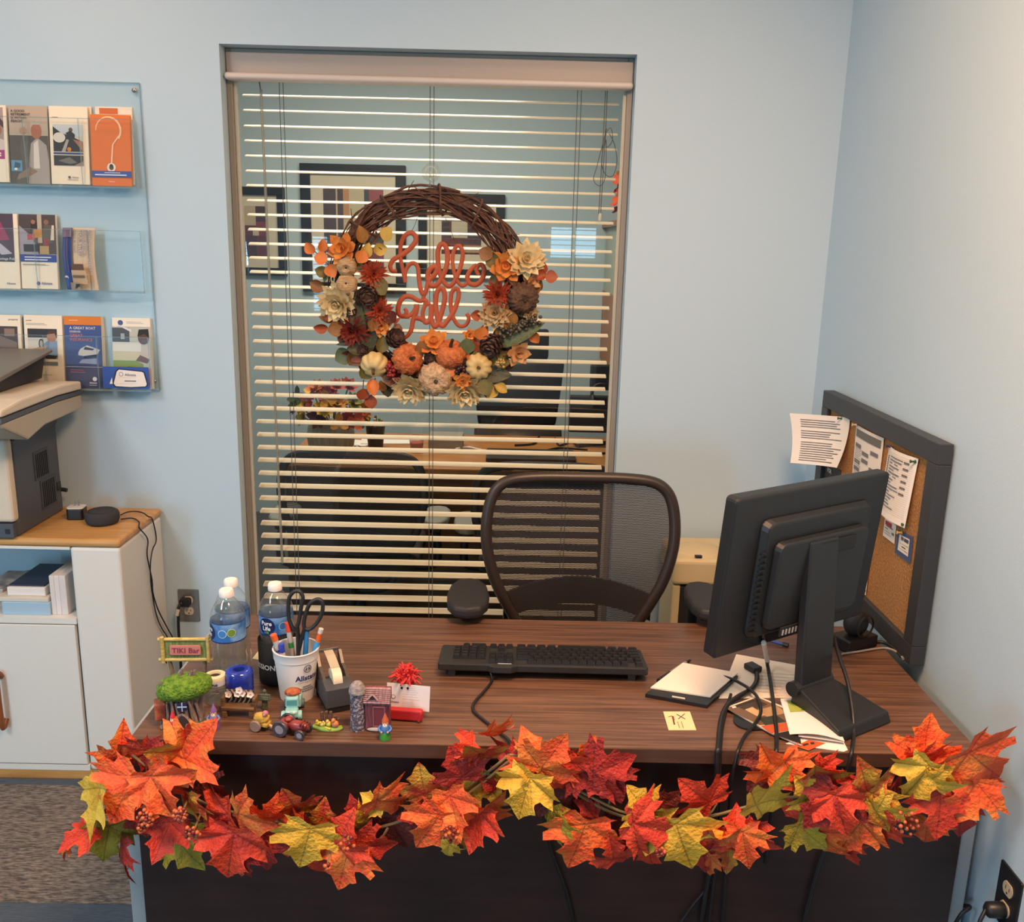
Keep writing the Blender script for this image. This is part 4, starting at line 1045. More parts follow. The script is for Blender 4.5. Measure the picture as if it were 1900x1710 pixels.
ypaper('pinned_paper', 'curled typed sheet pinned at the far corner of the cork board', 'paper', [(1532, 771), (1577, 775), (1572, 868), (1535, 852)], M_white, lines, .003, lambda a, b: (-.10 * (1 - a) ** 2 * (1 - .3 * b) - .03 * b * b, .03 * (1 - a), -.02 * b * (1 - a) + .02 * b * a * 0))
l2 = [(.05, .02, .95, .07, '#6a6a68')] + [(.06 + .3 * (i % 3), .11 + .075 * (i // 3) + .03 * (i % 2), .3 + .3 * (i % 3), .135 + .075 * (i // 3) + .03 * (i % 2), '#77757a') for i in range(24)] + [(.06, .14 + i * .012, .06 + random.uniform(.2, .3), .144 + i * .012, '#aaa49f') for i in range(40)]
ypaper('pinned_paper', 'long two column form pinned in the middle of the cork board', 'paper', [(1589, 787), (1640, 813), (1606, 1104), (1566, 1060)], M_white, l2, .003, lambda a, b: (-.004 * math.sin(PI * a), 0, 0))
l3 = [(.05, .05 + .030 * i, .95, .053 + .030 * i, '#a8a29c') for i in range(29)] + [(.10, .12 + .031 * i, .16, .14 + .031 * i, ink) for i in range(24)] + [(.25, .1 + .045 * i, .25 + random.uniform(.15, .45), .118 + .045 * i, '#6f7480') for i in range(17)] + [(.72, .10 + .09 * i, .85, .13 + .09 * i, ink) for i in range(6)]
ypaper('pinned_paper', 'handwritten list sheet pinned near the front of the cork board', 'paper', [(1650, 826), (1704, 851), (1686, 980), (1637, 946)], M_white, l3, .004, lambda a, b: (-.012 * math.sin(PI * a) - .01 * b, 0, 0))
ypaper('pinned_card', 'white card with a red logo pinned under the handwritten list', 'card', [(1642, 960), (1663, 974), (1659, 1009), (1638, 993)], M_white, [(.12, .08, .65, .3, '#a8323a'), (.2, .3, .8, .36, '#7a6a6a'), (.12, .45, .4, .5, ink), (.12, .62, .6, .65, '#a09a94'), (.12, .74, .7, .77, '#a09a94'), (.75, .5, .92, .62, ink)], .001, n=2)
ypaper('pinned_card', 'blue card with a white panel pinned lowest on the cork board', 'card', [(1666, 982), (1694, 996), (1689, 1046), (1660, 1024)], pc('#3f5480'), [(.18, .14, .85, .80, '#e3dcd0'), (.3, .2, .48, .34, '#9aa0ac'), (.5, .2, .8, .34, '#4b5468'), (.25, .46, .8, .48, '#9aa0ac'), (.4, .56, .65, .60, '#3c4358'), (.25, .68, .8, .70, '#9aa0ac')], .0012, n=2)
c0 = onx(1537, 874, CPX - .001)
t = ypaper('pinned_note', 'black note with white capitals half hidden behind the monitor', 'note', [(1530, 862), (1560, 872), (1556, 905), (1527, 893)], pc('#222224'), None, .001, n=2)
g = G(); g.text('FOR', .018, pc('#e8e6e0'), MT(-.002, .034, .006) @ Matrix.Rotation(-PI / 2, 4, 'Z') @ RX90, .02); g.build('lettering', t)
for i, (u, v, c, lab) in enumerate([(1561, 776, '#2f5c3c', 'green push pin holding the curled typed sheet'), (1588, 788, '#cbb69a', 'ivory push pin at the top of the two column form'), (1651, 828, '#3a3160', 'purple push pin at the left top of the handwritten list'), (1697, 856, '#2f5c3c', 'green push pin at the right top of the handwritten list'), (1639, 944, '#6a8a3a', 'lime push pin at the left bottom of the handwritten list'), (1681, 973, '#2f5c3c', 'green push pin at the right bottom of the handwritten list'), (1672, 988, '#c9a53a', 'yellow push pin holding the blue card'), (1603, 1095, '#a8323a', 'red push pin at the bottom of the two column form')]):
    p = onx(u, v, CPX - .009)
    t = thing('push_pin', lab, 'pin', p, group='push pins on the cork board')
    g = G(); g.lathe([(.0035, 0), (.0045, .002), (.0024, .004), (.0024, .010), (.0042, .012), (.0042, .0135)], pc(c, .35), 10, Matrix.Rotation(-PI / 2, 4, 'Y') @ MT(0, 0, -.003)); g.build('pin_head', t, smooth=40)
    g = G(); g.cyl((0, 0, 0), (.012, 0, 0), .0005, material=M_steel, n=5); g.build('pin_point', t)

# ================================================================ monitor seen from behind
ML, MR = Vector((.488, -1.215, 0)), Vector((.883, -.965, 0))
ang = math.atan2(MR.y - ML.y, MR.x - ML.x)
mc = (ML + MR) / 2
mw = (MR - ML).length
z0, z1 = .876 - TZ, 1.222 - TZ
mh = z1 - z0
M_mon = mat('monitor_black', '#1f2225', .42, bump=.04, bscale=900)
mon = thing('computer_monitor', 'black monitor turned with its back to the camera on the desk', 'monitor', (mc.x, mc.y, TZ), ang)
MTi = MT(0, 0, z0) @ Matrix.Rotation(math.radians(5), 4, 'X')     # screen tipped back a little
g = G(); g.T = MTi
g.prism(rrect(mw, mh, .010, 3), -.020, .012, M_mon, MT(0, 0, mh / 2) @ RX90); g.build('screen_housing', mon, bevel=.006, segs=3)
g = G(); g.T = MTi; g.box2((-mw / 2 + .014, .0202, .018), (mw / 2 - .014, .0206, mh - .014), pc('#0a0c10', .12)); g.build('screen', mon)
g = G(); g.T = MTi
bp = rrect(mw * .72, mh * .76, .02, 3)
g.prism(bp, .012, .030, M_mon, MT(.01, 0, mh * .47) @ RX90, .94); g.build('rear_housing', mon, bevel=.004)
g = G(); g.T = MTi
g.prism(rrect(mw * .60, mh * .56, .016, 3), .030, .048, M_mon, MT(.01, 0, mh * .44) @ RX90, .97); g.build('electronics_cover', mon, bevel=.004)
for k in range(16):
    g = G(); g.T = MTi; g.box((-mw * .335, -.0315, mh * .12 + k * .0125), (.020, .004, .004), mat('vent_black', '#121316', .5)); g.build('vent_rib', mon)
g = G(); g.T = MTi; g.box((.045, -.0495, mh * .64), (.11, .006, .030), mat('vent_black')); g.build('cable_recess', mon, bevel=.002)
g = G(); g.T = MTi; g.box((-.05, -.0485, mh * .14), (.08, .003, .020), pc('#2a2c2e', .4))
for k in range(7): g.box((-.082 + k * .010, -.0503, mh * .135), (.004, .001, .012), pc('#b9b9b4', .4))
g.build('rating_label', mon)
g = G()                                          # flat neck and wedge base
g.add([(-.043, -.050, z0 + .235), (.043, -.050, z0 + .235), (.048, -.066, .055), (-.048, -.066, .055), (-.043, -.072, z0 + .235), (.043, -.072, z0 + .235), (.048, -.088, .055), (-.048, -.088, .055)],
      [(0, 1, 2, 3), (7, 6, 5, 4), (0, 4, 5, 1), (1, 5, 6, 2), (2, 6, 7, 3), (3, 7, 4, 0)], M_mon); g.build('stand_neck', mon, bevel=.004)
g = G(); g.cyl((-.062, -.075, .050), (.052, -.075, .050), .016, material=M_mon, n=16); g.build('stand_hinge', mon, smooth=40)
g = G()
g.add([(-.050, -.07, .058), (.050, -.07, .058), (.085, -.205, .022), (-.075, -.205, .022), (-.046, -.060, .0), (.046, -.060, .0), (.085, -.215, .0), (-.075, -.215, .0)],
      [(0, 3, 2, 1), (4, 5, 6, 7), (0, 1, 5, 4), (1, 2, 6, 5), (2, 3, 7, 6), (3, 0, 4, 7)], M_mon); g.build('stand_base', mon, bevel=.004)

# ================================================================ black desk speaker behind the monitor
p = onz(1583, 1198, TZ)
t = thing('desk_speaker', 'small black round speaker on a block behind the monitor stand', 'speaker', (p.x, p.y, TZ), .5)
g = G(); g.box((0, 0, .016), (.10, .06, .032), M_black); g.build('base_block', t, bevel=.004)
g = G(); g.sph((0, 0, .062), (.034, .026, .034), M_blackm, 18, 12); g.build('speaker_ball', t, smooth=60)
g = G(); g.lathe([(.026, 0), (.030, .003), (.026, .006)], M_black, 20, MT(0, -.026, .062) @ RX90, cap=False); g.build('trim_ring', t, smooth=60)

# ================================================================ keyboard (its rear edge faces the camera)
kx0, kx1 = onz(810, 1252, TZ).x + .004, onz(1203, 1268, TZ).x
kyr, kyf = -1.074, -.944
kw, kd = kx1 - kx0, kyf - kyr
kb = thing('computer_keyboard', 'black keyboard on raised feet in the middle of the desk', 'keyboard', ((kx0 + kx1) / 2, (kyr + kyf) / 2, TZ), -.012)
M_key = mat('keycap_black', '#1d1c1d', .38)
tilt = math.radians(-6.5)
KM = MT(0, kd / 2, .004) @ Matrix.Rotation(tilt, 4, 'X') @ MT(0, -kd / 2, 0)
g = G(); g.T = KM
g.prism(rrect(kw, kd, .008, 3), 0, .017, mat('keyboard_body', '#222324', .45)); g.build('keyboard_body', kb, bevel=.003)
g = G(); g.T = KM; g.add([(-.125, -kd / 2, .001), (-.055, -kd / 2, .001), (-.07, -kd / 2 - .012, .001), (-.11, -kd / 2 - .012, .001), (-.125, -kd / 2, .016), (-.055, -kd / 2, .016), (-.07, -kd / 2 - .012, .016), (-.11, -kd / 2 - .012, .016)], [(0, 1, 2, 3), (7, 6, 5, 4), (0, 4, 5, 1), (1, 5, 6, 2), (2, 6, 7, 3), (3, 7, 4, 0)], mat('keyboard_body')); g.build('cable_housing', kb, bevel=.002)
g = G(); g.T = KM; g.box((-.085, -kd / 2 + .006, .0173), (.03, .004, .0004), pc('#a9b4b0', .4)); g.build('badge', kb)
for x in (-kw / 2 + .03, kw / 2 - .035):
    g = G(); g.add([(x - .008, -kd / 2 + .014, .0), (x + .008, -kd / 2 + .014, 0), (x + .008, -kd / 2 + .022, 0), (x - .008, -kd / 2 + .022, 0), (x - .009, -kd / 2 + .012, .021), (x + .009, -kd / 2 + .012, .021), (x + .009, -kd / 2 + .030, .021), (x - .009, -kd / 2 + .030, .021)], [(3, 2, 1, 0), (4, 5, 6, 7), (0, 1, 5, 4), (1, 2, 6, 5), (2, 3, 7, 6), (3, 0, 4, 7)], pc('#3a3f45', .5)); g.build('foot', kb)
kmesh = {}
def key(x, y, w, row):
    kk = round(w, 4)
    if kk not in kmesh:
        q = G(); a, b = w / 2 - .0008, .0085
        q.add([(-a, -b, 0), (a, -b, 0), (a, b, 0), (-a, b, 0), (-a + .0025, -b + .002, .0085), (a - .0025, -b + .002, .0085), (a - .0025, b - .004, .0075), (-a + .0025, b - .004, .0075)], [(4, 5, 6, 7), (0, 1, 5, 4), (1, 2, 6, 5), (2, 3, 7, 6), (3, 0, 4, 7)], M_key)
        kmesh[kk] = q.mesh('key')
    M = KM @ MT(x, y, .0172)
    o = link('key', kmesh[kk], kb)
    o.matrix_local = M
u_ = .0188
# seen from the rear the number pad lies on the left; rows run from the rear (function keys) to the front
main_r = kw / 2 - .010
rows = [[1] + [0] + [1] * 4 + [.5, .5] * 0 + [1] * 4 + [1] * 4, [1] * 13 + [2], [1.5] + [1] * 12 + [1.5], [1.75] + [1] * 11 + [2.25], [2.25] + [1] * 10 + [2.75], [1.25] * 3 + [6.25] + [1.25] * 4]
for r, row in enumerate(rows):
    y = -kd / 2 + .017 + r * .0192 + (.004 if r else 0)
    tot = sum(row)
    x = main_r
    for w in row:
        if w: key(x - w * u_ / 2 * 15 / max(tot, 15), y, w * u_ * 15 / max(tot, 15) * .98, r)
        x -= w * u_ * 15 / max(tot, 15)
        if r == 0 and w == 0: x -= u_ * .75
navr = main_r - 15 * u_ - .006
for r, n in ((0, 3), (1, 3), (2, 3), (4, 1), (5, 3)):
    for k in range(n): key(navr - (k + .5 if n == 3 else 1.5) * u_, -kd / 2 + .017 + r * .0192 + (.004 if r else 0), u_ * .98, r)
numr = navr - 3 * u_ - .006
for r in range(1, 6):
    for k in range(4 if r < 5 else 3): key(numr - (k + .5) * u_ if r < 5 or k else numr - u_, -kd / 2 + .017 + r * .0192 + .004, u_ * (.98 if r < 5 or k else 1.98), r) if not (r == 5 and k == 1) else None
def cable(label, pts, r=.0035, m=M_black, name='cable'):
    o = pts[0]
    g = G(); g.tube(smooth_path([Vector(q) - Vector(o) for q in pts], 6), r, m, 7)
    return tag(g.build(name, loc=o, smooth=60), label, 'cable')
ck = TZ + .004
def on(u, v, dz=.004): return onz(u, v, TZ + dz)
cable('dark keyboard cable curling over the desk edge', [on(910, 1246, .016), on(913, 1262), on(900, 1280), on(880, 1303), on(879, 1318), on(896, 1334), on(925, 1357), on(944, 1373, .006), ony(955, 1392, -1.350), ony(985, 1430, -1.353), ony(1010, 1520, -1.33), ony(1022, 1575, -1.322), ony(1050, 1650, -1.318), ony(1065, 1712, -1.318)], .0032)

# ================================================================ paper and stationery on the right half of the desk
def flat(name, label, cat, px, z, th, m, group=None, bev=0.):
    c = [onz(u, v, z) for u, v in px]
    o = sum(c, Vector()) / len(c); o.z = z
    poly = [(p.x - o.x, p.y - o.y) for p in c]
    if sum(poly[i - 1][0] * poly[i][1] - poly[i][0] * poly[i - 1][1] for i in range(len(poly))) < 0: poly.reverse()
    g = G(); g.prism(poly, 0, th, m)
    return tag(g.build(name, loc=o, bevel=bev), label, cat, group), o
def fprint(parent, o, z, rects, name='print'):
    g = G()
    for k, (px, c) in enumerate(rects):
        g.face([tuple(onz(u, v, z + .0003 + .00005 * k) - o) for u, v in px][::-1], pc(c))
    return g.build(name, parent)
t = thing('note_pad', 'black backed writing pad with a blank white sheet on the desk', 'notepad', onz(1282, 1270, TZ))
def padpart(name, px, z, th, m):
    c = [onz(u, v, z) - t.location for u, v in px]
    g = G(); g.prism([(q.x, q.y) for q in c][::-1], z - TZ, z - TZ + th, m); return g.build(name, t)
padpart('backing_board', [(1266, 1240), (1369, 1259), (1312, 1314), (1197, 1293)], TZ + .0005, .008, mat('pad_black', '#1e1e20', .4))
padpart('paper_block', [(1267, 1231), (1369, 1250), (1318, 1294), (1207, 1277)], TZ + .009, .003, mat('pad_paper', '#efe2d4', .7))
g = G(); g.text('MISSION', .006, pc('#c9c7c0'), MT(*(onz(1245, 1293, TZ + .0088) - t.location)) @ Matrix.Rotation(-.2, 4, 'Z'), 0) if False else g.add([tuple(onz(u, v, TZ + .0088) - t.location) for u, v in ((1247, 1293), (1271, 1297), (1271, 1294), (1247, 1290))], [(0, 1, 2, 3)], pc('#b9b7b0')); g.build('imprint', t)
a, b = on(1222, 1263, .006), on(1281, 1224, .006)
t = thing('ballpoint_pen', 'black ballpoint pen with a grey barrel left of the writing pad', 'pen', a)
d = b - a
g = G(); g.cyl((0, 0, 0), d * .35, .0055, material=M_black, n=10); g.build('pen_grip', t, smooth=40)
g = G(); g.cyl(d * .35, d * .85, .005, .0048, pc('#8a837c', .3), 10); g.build('pen_barrel', t, smooth=40)
g = G(); g.cyl(d * .85, d, .0045, .002, M_black, 10); g.build('pen_cap', t, smooth=40)
zz = TZ + .0008
o1, oo = flat('paper_sheet', 'large printed sheet under the cables in front of the monitor', 'paper', [(1366, 1214), (1488, 1236), (1531, 1294), (1334, 1296)], zz, .0012, mat('sheet_cream', '#ecdfcd', .7))
fprint(o1, oo, zz + .0013, [([(1395 + 2 * i, 1246 + 6 * i), (1480 + 3 * i, 1252 + 6 * i), (1480 + 3 * i, 1252.6 + 6 * i), (1395 + 2 * i, 1246.6 + 6 * i)], '#b9ac9c') for i in range(7)] + [([(1420, 1262), (1450, 1266), (1450, 1274), (1420, 1270)], '#ddd3c4')])
o1, oo = flat('paper_sheet', 'second sheet with dark ruled strokes on the large printed sheet', 'paper', [(1460, 1262), (1508, 1258), (1532, 1293), (1440, 1291)], zz + .0016, .001, mat('sheet_grey', '#d9cdc2', .7))
fprint(o1, oo, zz + .0027, [([(1483, 1290), (1511, 1271), (1512, 1272), (1485, 1291)], '#2a2526'), ([(1500, 1290), (1525, 1278), (1526, 1279), (1502, 1291)], '#6b6360')])
o1, oo = flat('coaster', 'black round coaster under the magazine flyer', 'coaster', [(1400 + 40 * math.cos(a_), 1336 + 20 * math.sin(a_)) for a_ in [2 * PI * i / 24 for i in range(24)]], TZ + .0002, .004, M_black)
zm = TZ + .0046
o1, oo = flat('magazine', 'glossy magazine with a brown photo cover by the folded letter', 'magazine', [(1347, 1314), (1405, 1293), (1462, 1316), (1487, 1384), (1430, 1361)], zm, .003, pc('#d9cfc0', .3))
fprint(o1, oo, zm + .0031, [([(1347, 1314), (1405, 1293), (1460, 1316), (1473, 1338), (1410, 1345)], '#6b5340'), ([(1370, 1312), (1404, 1297), (1425, 1306), (1390, 1320)], '#3f342a'), ([(1400, 1318), (1440, 1308), (1460, 1322), (1425, 1330)], '#a98a62'), ([(1382, 1316), (1396, 1311), (1420, 1326), (1408, 1330)], '#c4a377'), ([(1408, 1332), (1440, 1326), (1458, 1338), (1420, 1346)], '#2f352c'), ([(1355, 1312), (1398, 1297), (1402, 1299), (1360, 1315)], '#2a2522'), ([(1412, 1346), (1474, 1338), (1480, 1352), (1430, 1360)], '#b5522a'), ([(1434, 1361), (1481, 1352), (1487, 1380), (1470, 1374)], '#1f1b1b'), ([(1357, 1311), (1364, 1309), (1367, 1312), (1360, 1314)], '#d9d2c6')])
zl = zm
o1, oo = flat('postcard', 'white card with an orange printed corner under the folded letter', 'card', [(1458, 1380), (1490, 1368), (1556, 1358), (1573, 1392), (1566, 1395)], TZ + .0003, .0015, mat('card_white', '#e9e6e2', .5))
fprint(o1, oo, TZ + .0019, [([(1476, 1384), (1500, 1372), (1532, 1378), (1500, 1395 - 3)], '#c2562a'), ([(1489, 1380), (1499, 1378), (1501, 1381), (1491, 1384)], '#3a2016'), ([(1503, 1377), (1510, 1376), (1512, 1380), (1505, 1381)], '#3a2016')])
# folded letter with a green label: slightly bulging
c = [onz(u, v, TZ + .009) for u, v in ((1448, 1297), (1531, 1291), (1567, 1376), (1465, 1363))]
o = sum(c, Vector()) / 4; o.z = TZ + .0078
t = thing('folded_letter', 'white folded letter with a green label beside the monitor base', 'letter', o)
for nm, dz, th in (('back_leaf', 0, .0015), ('front_leaf', .0028, .0012)):
    g = G()
    def lf(a_, b_, dz=dz):
        q = c[3].lerp(c[2], a_).lerp(c[0].lerp(c[1], a_), b_) - o
        return (q.x, q.y, dz + .0075 * math.sin(PI * a_) * (1 - b_) ** .7 * (1 if dz else .15))
    g.grid(lf, 10, 8, mat('letter_white', '#e6e2df', .55), thick=-th if False else .001); g.build(nm, t, smooth=60)
g = G()
for i in range(6):
    for j in range(3):
        def q_(a_, b_):
            p = Vector(lf(a_, b_, .0028)); p.z += .0006; return tuple(p)
        a0, a1 = .12 + .74 * i / 6, .12 + .74 * (i + 1) / 6
        b0, b1 = .58 + .34 * j / 3, .58 + .34 * (j + 1) / 3
        g.face([q_(a0, b0), q_(a1, b0), q_(a1, b1), q_(a0, b1)], pc('#a3b04e'))
g.build('green_label', t)
g = G()
for k in range(2):
    b0 = .66 - .05 * k
    for i in range(4):
        a0, a1 = .35 + .4 * i / 4, .35 + .4 * (i + .85) / 4
        p = [Vector(lf(x, y, .0028)) + Vector((0, 0, .001)) for x, y in ((a0, b0), (a1, b0), (a1, b0 + .012), (a0, b0 + .012))]
        g.face([tuple(x) for x in p], pc('#3f4a28'))
g.build('label_print', t)
o1, oo = flat('business_card', 'cream business card lying alone near the front desk edge', 'card', [(1230.5, 1320), (1280, 1320), (1292, 1354.5), (1240.6, 1354.5)], TZ + .0002, .0006, pc('#e0cfa0', .6))
fprint(o1, oo, TZ + .0009, [([(1246, 1328), (1250, 1328), (1252, 1336), (1248, 1336)], '#8a3a2a'), ([(1240, 1329), (1247, 1327), (1247, 1328), (1240, 1330)], '#4b3a30'), ([(1256, 1324), (1272, 1333), (1271, 1334), (1255, 1325)], '#5a5560'), ([(1258, 1333), (1270, 1323), (1271, 1324), (1259, 1334)], '#5a5560'), ([(1248, 1336), (1251, 1336), (1253, 1344), (1250, 1344)], '#5a4636'), ([(1256, 1338), (1258, 1338), (1262, 1350), (1260, 1350)], '#a39678'), ([(1263, 1338), (1265, 1338), (1269, 1350), (1267, 1350)], '#a39678')])
o1, oo = flat('sticky_note', 'cream note peeking out behind the keyboard', 'note', [(1029, 1203), (1136, 1207), (1137, 1224), (1030, 1222)], TZ + .0002, .001, pc('#e3d3b2', .7))
o1, oo = flat('paper_slip', 'cream paper slip behind the black bottle sleeve on the desk', 'paper', [(468, 1222), (485, 1201), (500, 1203), (500, 1227)], TZ + .0002, .001, pc('#d9c79c', .7))
a, b = on(1421, 1186, .006), on(1463, 1197, .006)
t = thing('ballpoint_pen', 'blue ballpoint pen under the monitor', 'pen', a); d = b - a
g = G(); g.cyl((0, 0, 0), d * .75, .004, material=pc('#2f4a9a', .4), n=8); g.build('pen_barrel', t); g = G(); g.cyl(d * .75, d, .0055, material=M_black, n=8); g.build('pen_cap', t)

# ---- cables of the monitor, lying on the desk and hanging over its front edge
yE = DY0 - .010
mb = Vector((mc.x - .05 * math.cos(ang), mc.y - .05 * math.sin(ang) - .03, TZ + z0 + .035))
t = cable('black monitor cable with a white tag running over the desk edge', [ony(1414, 1140, -1.15), ony(1416, 1180, -1.16), on(1424, 1232, .02), on(1431, 1275, .008), on(1437, 1320, .012), on(1441, 1360, .008), on(1441, 1384, .006), ony(1440, 1400, yE), ony(1437, 1440, yE - .004), ony(1432, 1500, yE + .01), ony(1420, 1600, -1.322)], .0042)
a, b = ony(1417, 1192, -1.163) - t.location, on(1424, 1228, .022) - t.location
g = G(); g.cyl(a, b, .0056, material=pc('#c9c4bb', .5), n=8); g.build('cable_tag', t)
t = cable('thick black display cable with a plug lying on the printed sheet', [on(1404, 1249, .008), on(1404, 1262, .008), on(1394, 1278, .010), on(1370, 1292, .010), on(1350, 1308, .008), on(1338, 1335, .008), on(1333, 1384, .008), ony(1331, 1402, yE - .004), ony(1330, 1460, yE - .006), ony(1326, 1530, -1.345), ony(1318, 1600, -1.325), ony(1300, 1715, -1.320)], .0055)
a = on(1397, 1238, .010) - t.location
g = G(); g.box(a, (.026, .034, .014), M_black, rot=(0, 0, .5)); g.build('plug', t, bevel=.003)
t = cable('thin black usb cable looping over the magazine', [on(1340, 1254, .008), on(1362, 1261, .014), on(1388, 1276, .018), on(1405, 1293, .016), on(1412, 1318, .014), on(1402, 1340, .012), on(1383, 1364, .008), on(1372, 1384, .006), ony(1367, 1402, yE - .002), ony(1358, 1445, yE - .004), ony(1352, 1520, -1.335), ony(1340, 1715, -1.319)], .0035)
a = on(1332, 1251, .008) - t.location
g = G(); g.box(a, (.022, .011, .007), pc('#6f6a62', .35), rot=(0, 0, -.35)); g.build('plug', t, bevel=.001)
cable('second black cable beside the thick display cable at the desk edge', [on(1356, 1288, .006), on(1347, 1318, .006), on(1340, 1350, .006), on(1337, 1384, .006), ony(1336, 1402, yE), ony(1335, 1460, yE - .002), ony(1332, 1560, -1.33), ony(1315, 1715, -1.322)], .0035)
cable('black power cable hanging from the monitor neck over the garland', [ony(1547, 1180, -1.08), ony(1556, 1215, -1.13), ony(1572, 1262, -1.19), ony(1582, 1320, -1.25), on(1584, 1362, .008), on(1581, 1388, .006), ony(1578, 1408, yE), ony(1568, 1445, yE), ony(1560, 1500, -1.33), ony(1520, 1600, -1.32), ony(1490, 1712, -1.32)], .0042)
cable('pale grey cable lying behind the monitor base', [on(1562, 1213), on(1590, 1209), on(1640, 1202), on(1665, 1210), on(1676, 1222)], .003, pc('#8f8880', .5))
cable('black cable from the desk speaker along the cork board', [on(1615, 1190), on(1640, 1192), on(1660, 1204), on(1672, 1218)], .004)
cable('black cable crossing the right desk end panel near the wall', [ony(1772, 1714, -1.316), ony(1785, 1694, -1.318), ony(1800, 1682, -1.312), Vector((1.043, -1.28, ony(1806, 1680, -1.28).z))], .004)
cable('thin dark cable sagging on the lower front panel', [ony(1262, 1712, -1.319), ony(1285, 1680, -1.319), ony(1305, 1655, -1.319), ony(1320, 1635, -1.319)], .003)
cable('dark cable behind the garland right of the thick display cable', [ony(1500, 1480, -1.319), ony(1510, 1570, -1.318), ony(1495, 1650, -1.318), ony(1480, 1712, -1.318)], .004) if False else None
# ================================================================ small things on the left half of the desk
def dsk(u, v):
    p = onz(u, v, TZ); p.z = TZ + .0003
    return p
M_pet = clear('bottle_plastic', '#f8faf9', 1.45, .06, .035, '#e6e4e0', 1.0)
M_water = clear('bottle_water', '#f6f8f7', 1.2, .02, .02, '#e6e6e2')
M_cap = mat('bottle_cap_white', '#e9e2dc', .45)
M_lab = mat('bottle_label_blue', '#2f6ab0', .4, noise_col='#9cc6e6', nscale=22, ramp=(.45, .7))
M_navy = pc('#141c4e', .4)
def on_cyl(g, ops, R, z0):
    """flat shapes (angle around the cylinder, height) wrapped on a cylinder; angle 0 faces -Y"""
    for pts, col, dr in ops:
        g.face([((R + dr) * math.sin(a), -(R + dr) * math.cos(a), z0 + z) for a, z in pts], pc(col, .4))
def wrap_text(g, s_, size, R, a0, z, col, bold=.015, align='CENTER', dr=.0006):
    v, f = text_geo(s_, align, bold)
    g.add([((R + dr) * math.sin(a0 + x * size / R), -(R + dr) * math.cos(a0 + x * size / R), z + y * size) for x, y in v], f, pc(col, .4))
def bottle(label, u, v, face, H=.222, R=.0365):
    p = dsk(u, v)
    t = thing('water_bottle', label, 'bottle', p, 0, 'plastic water bottles on the desk')
    prof = [(.0, .004), (R * .7, .0), (R * .97, .006), (R, .02), (R * .96, .032), (R, .044), (R * .95, .056), (R, .068), (R * .93, .080), (R, .094), (R * .95, .102), (R, .110), (R * .985, .114), (R * .985, .158), (R, .162), (R * .95, .172), (R * .80, .184), (R * .56, .196), (R * .40, .203), (R * .37, .206)]
    g = G(); g.lathe(prof, M_pet, 28); g.build('bottle_body', t, smooth=60)
    g = G(); g.lathe([(0, .006), (R * .9, .008), (R * .95, .06), (R * .93, .15), (R * .9, .166), (0, .166)], M_water, 24); g.build('water', t, smooth=60)
    g = G(); g.lathe([(R * .41, .2065), (R * .42, .208), (R * .42, H - .003), (R * .36, H), (0, H)], M_cap, 28, lobes=28, amp=.04); g.build('bottle_cap', t, smooth=50)
    RL = R * .992
    g = G(); g.lathe([(RL, .1145), (RL, .1575)], M_lab, 32, cap=False); lab = g.build('label', t, smooth=60)
    g = G()
    n = 24
    on_cyl(g, [([(2 * PI * i / n, .1145), (2 * PI * (i + 1) / n, .1145), (2 * PI * (i + 1) / n, .1170), (2 * PI * i / n, .1170)], '#1a2560', .0003) for i in range(n)] + [([(2 * PI * i / n, .1560), (2 * PI * (i + 1) / n, .1560), (2 * PI * (i + 1) / n, .1575), (2 * PI * i / n, .1575)], '#1a2560', .0003) for i in range(n)], RL, 0)
    def disc(a0, z, r, col, dr):
        on_cyl(g, [([(a0 + r / RL * math.cos(q) * .5, z + r * math.sin(q)), (a0 + r / RL * math.cos(q), z + r * math.sin(q)), (a0 + r / RL * math.cos(q + 2 * PI / 18), z + r * math.sin(q + 2 * PI / 18)), (a0 + r / RL * math.cos(q + 2 * PI / 18) * .5, z + r * math.sin(q + 2 * PI / 18))], col, dr) for q in [2 * PI * i / 18 for i in range(18)]] + [([(a0 + r / RL * .5 * math.cos(q), z + r * math.sin(q)) for q in [2 * PI * i / 18 for i in range(18)]], col, dr)], RL, 0)
    disc(face, .136, .019, '#141c4e', .0005)
    wrap_text(g, 'Pure', .013, RL, face, .139, '#e9edf2', .02, dr=.0011)
    wrap_text(g, 'Life', .013, RL, face, .1275, '#e9edf2', .02, dr=.0011)
    for k, c in ((-1, '#4a86d0'), (0, '#58a65a'), (1, '#7ab84a')):
        on_cyl(g, [([(face + k * .10 - .035, .1205), (face + k * .10 + .035, .1205), (face + k * .10 + .02, .1255), (face + k * .10 - .03, .1255)], c, .0011)], RL, 0)
    disc(face + .98, .136, .009, '#c9dff0', .0005); disc(face + .98, .136, .0078, '#3f7cc0', .0008)
    disc(face + 1.5, .1375, .009, '#cfe0b0', .0005); disc(face + 1.5, .1375, .008, '#6a8a3a', .0008)
    g.build('label_print', lab)
    return t
bottle('clear water bottle with a blue label, nearest the fairy house on the desk', 429, 1273, -1.02)
bottle('clear water bottle half hidden behind another one at the desk corner', 437, 1250, 2.2)
bt = bottle('clear water bottle standing in a black foam sleeve', 517, 1258, -.35)
t = thing('bottle_sleeve', 'black foam bottle sleeve with white capitals behind the white cup', 'sleeve', bt.location)
g = G(); g.lathe([(.036, .0), (.0405, .003), (.0408, .098), (.0398, .0995), (.0392, .098), (.0388, .002)], mat('foam_black', '#151618', .85, bump=.3, bscale=700), 28); g.build('sleeve_body', t, smooth=50)
g = G(); wrap_text(g, 'MISSION', .016, .0408, -.62, .038, '#dcdcd8', .02, 'CENTER', .0008); g.build('lettering', t)

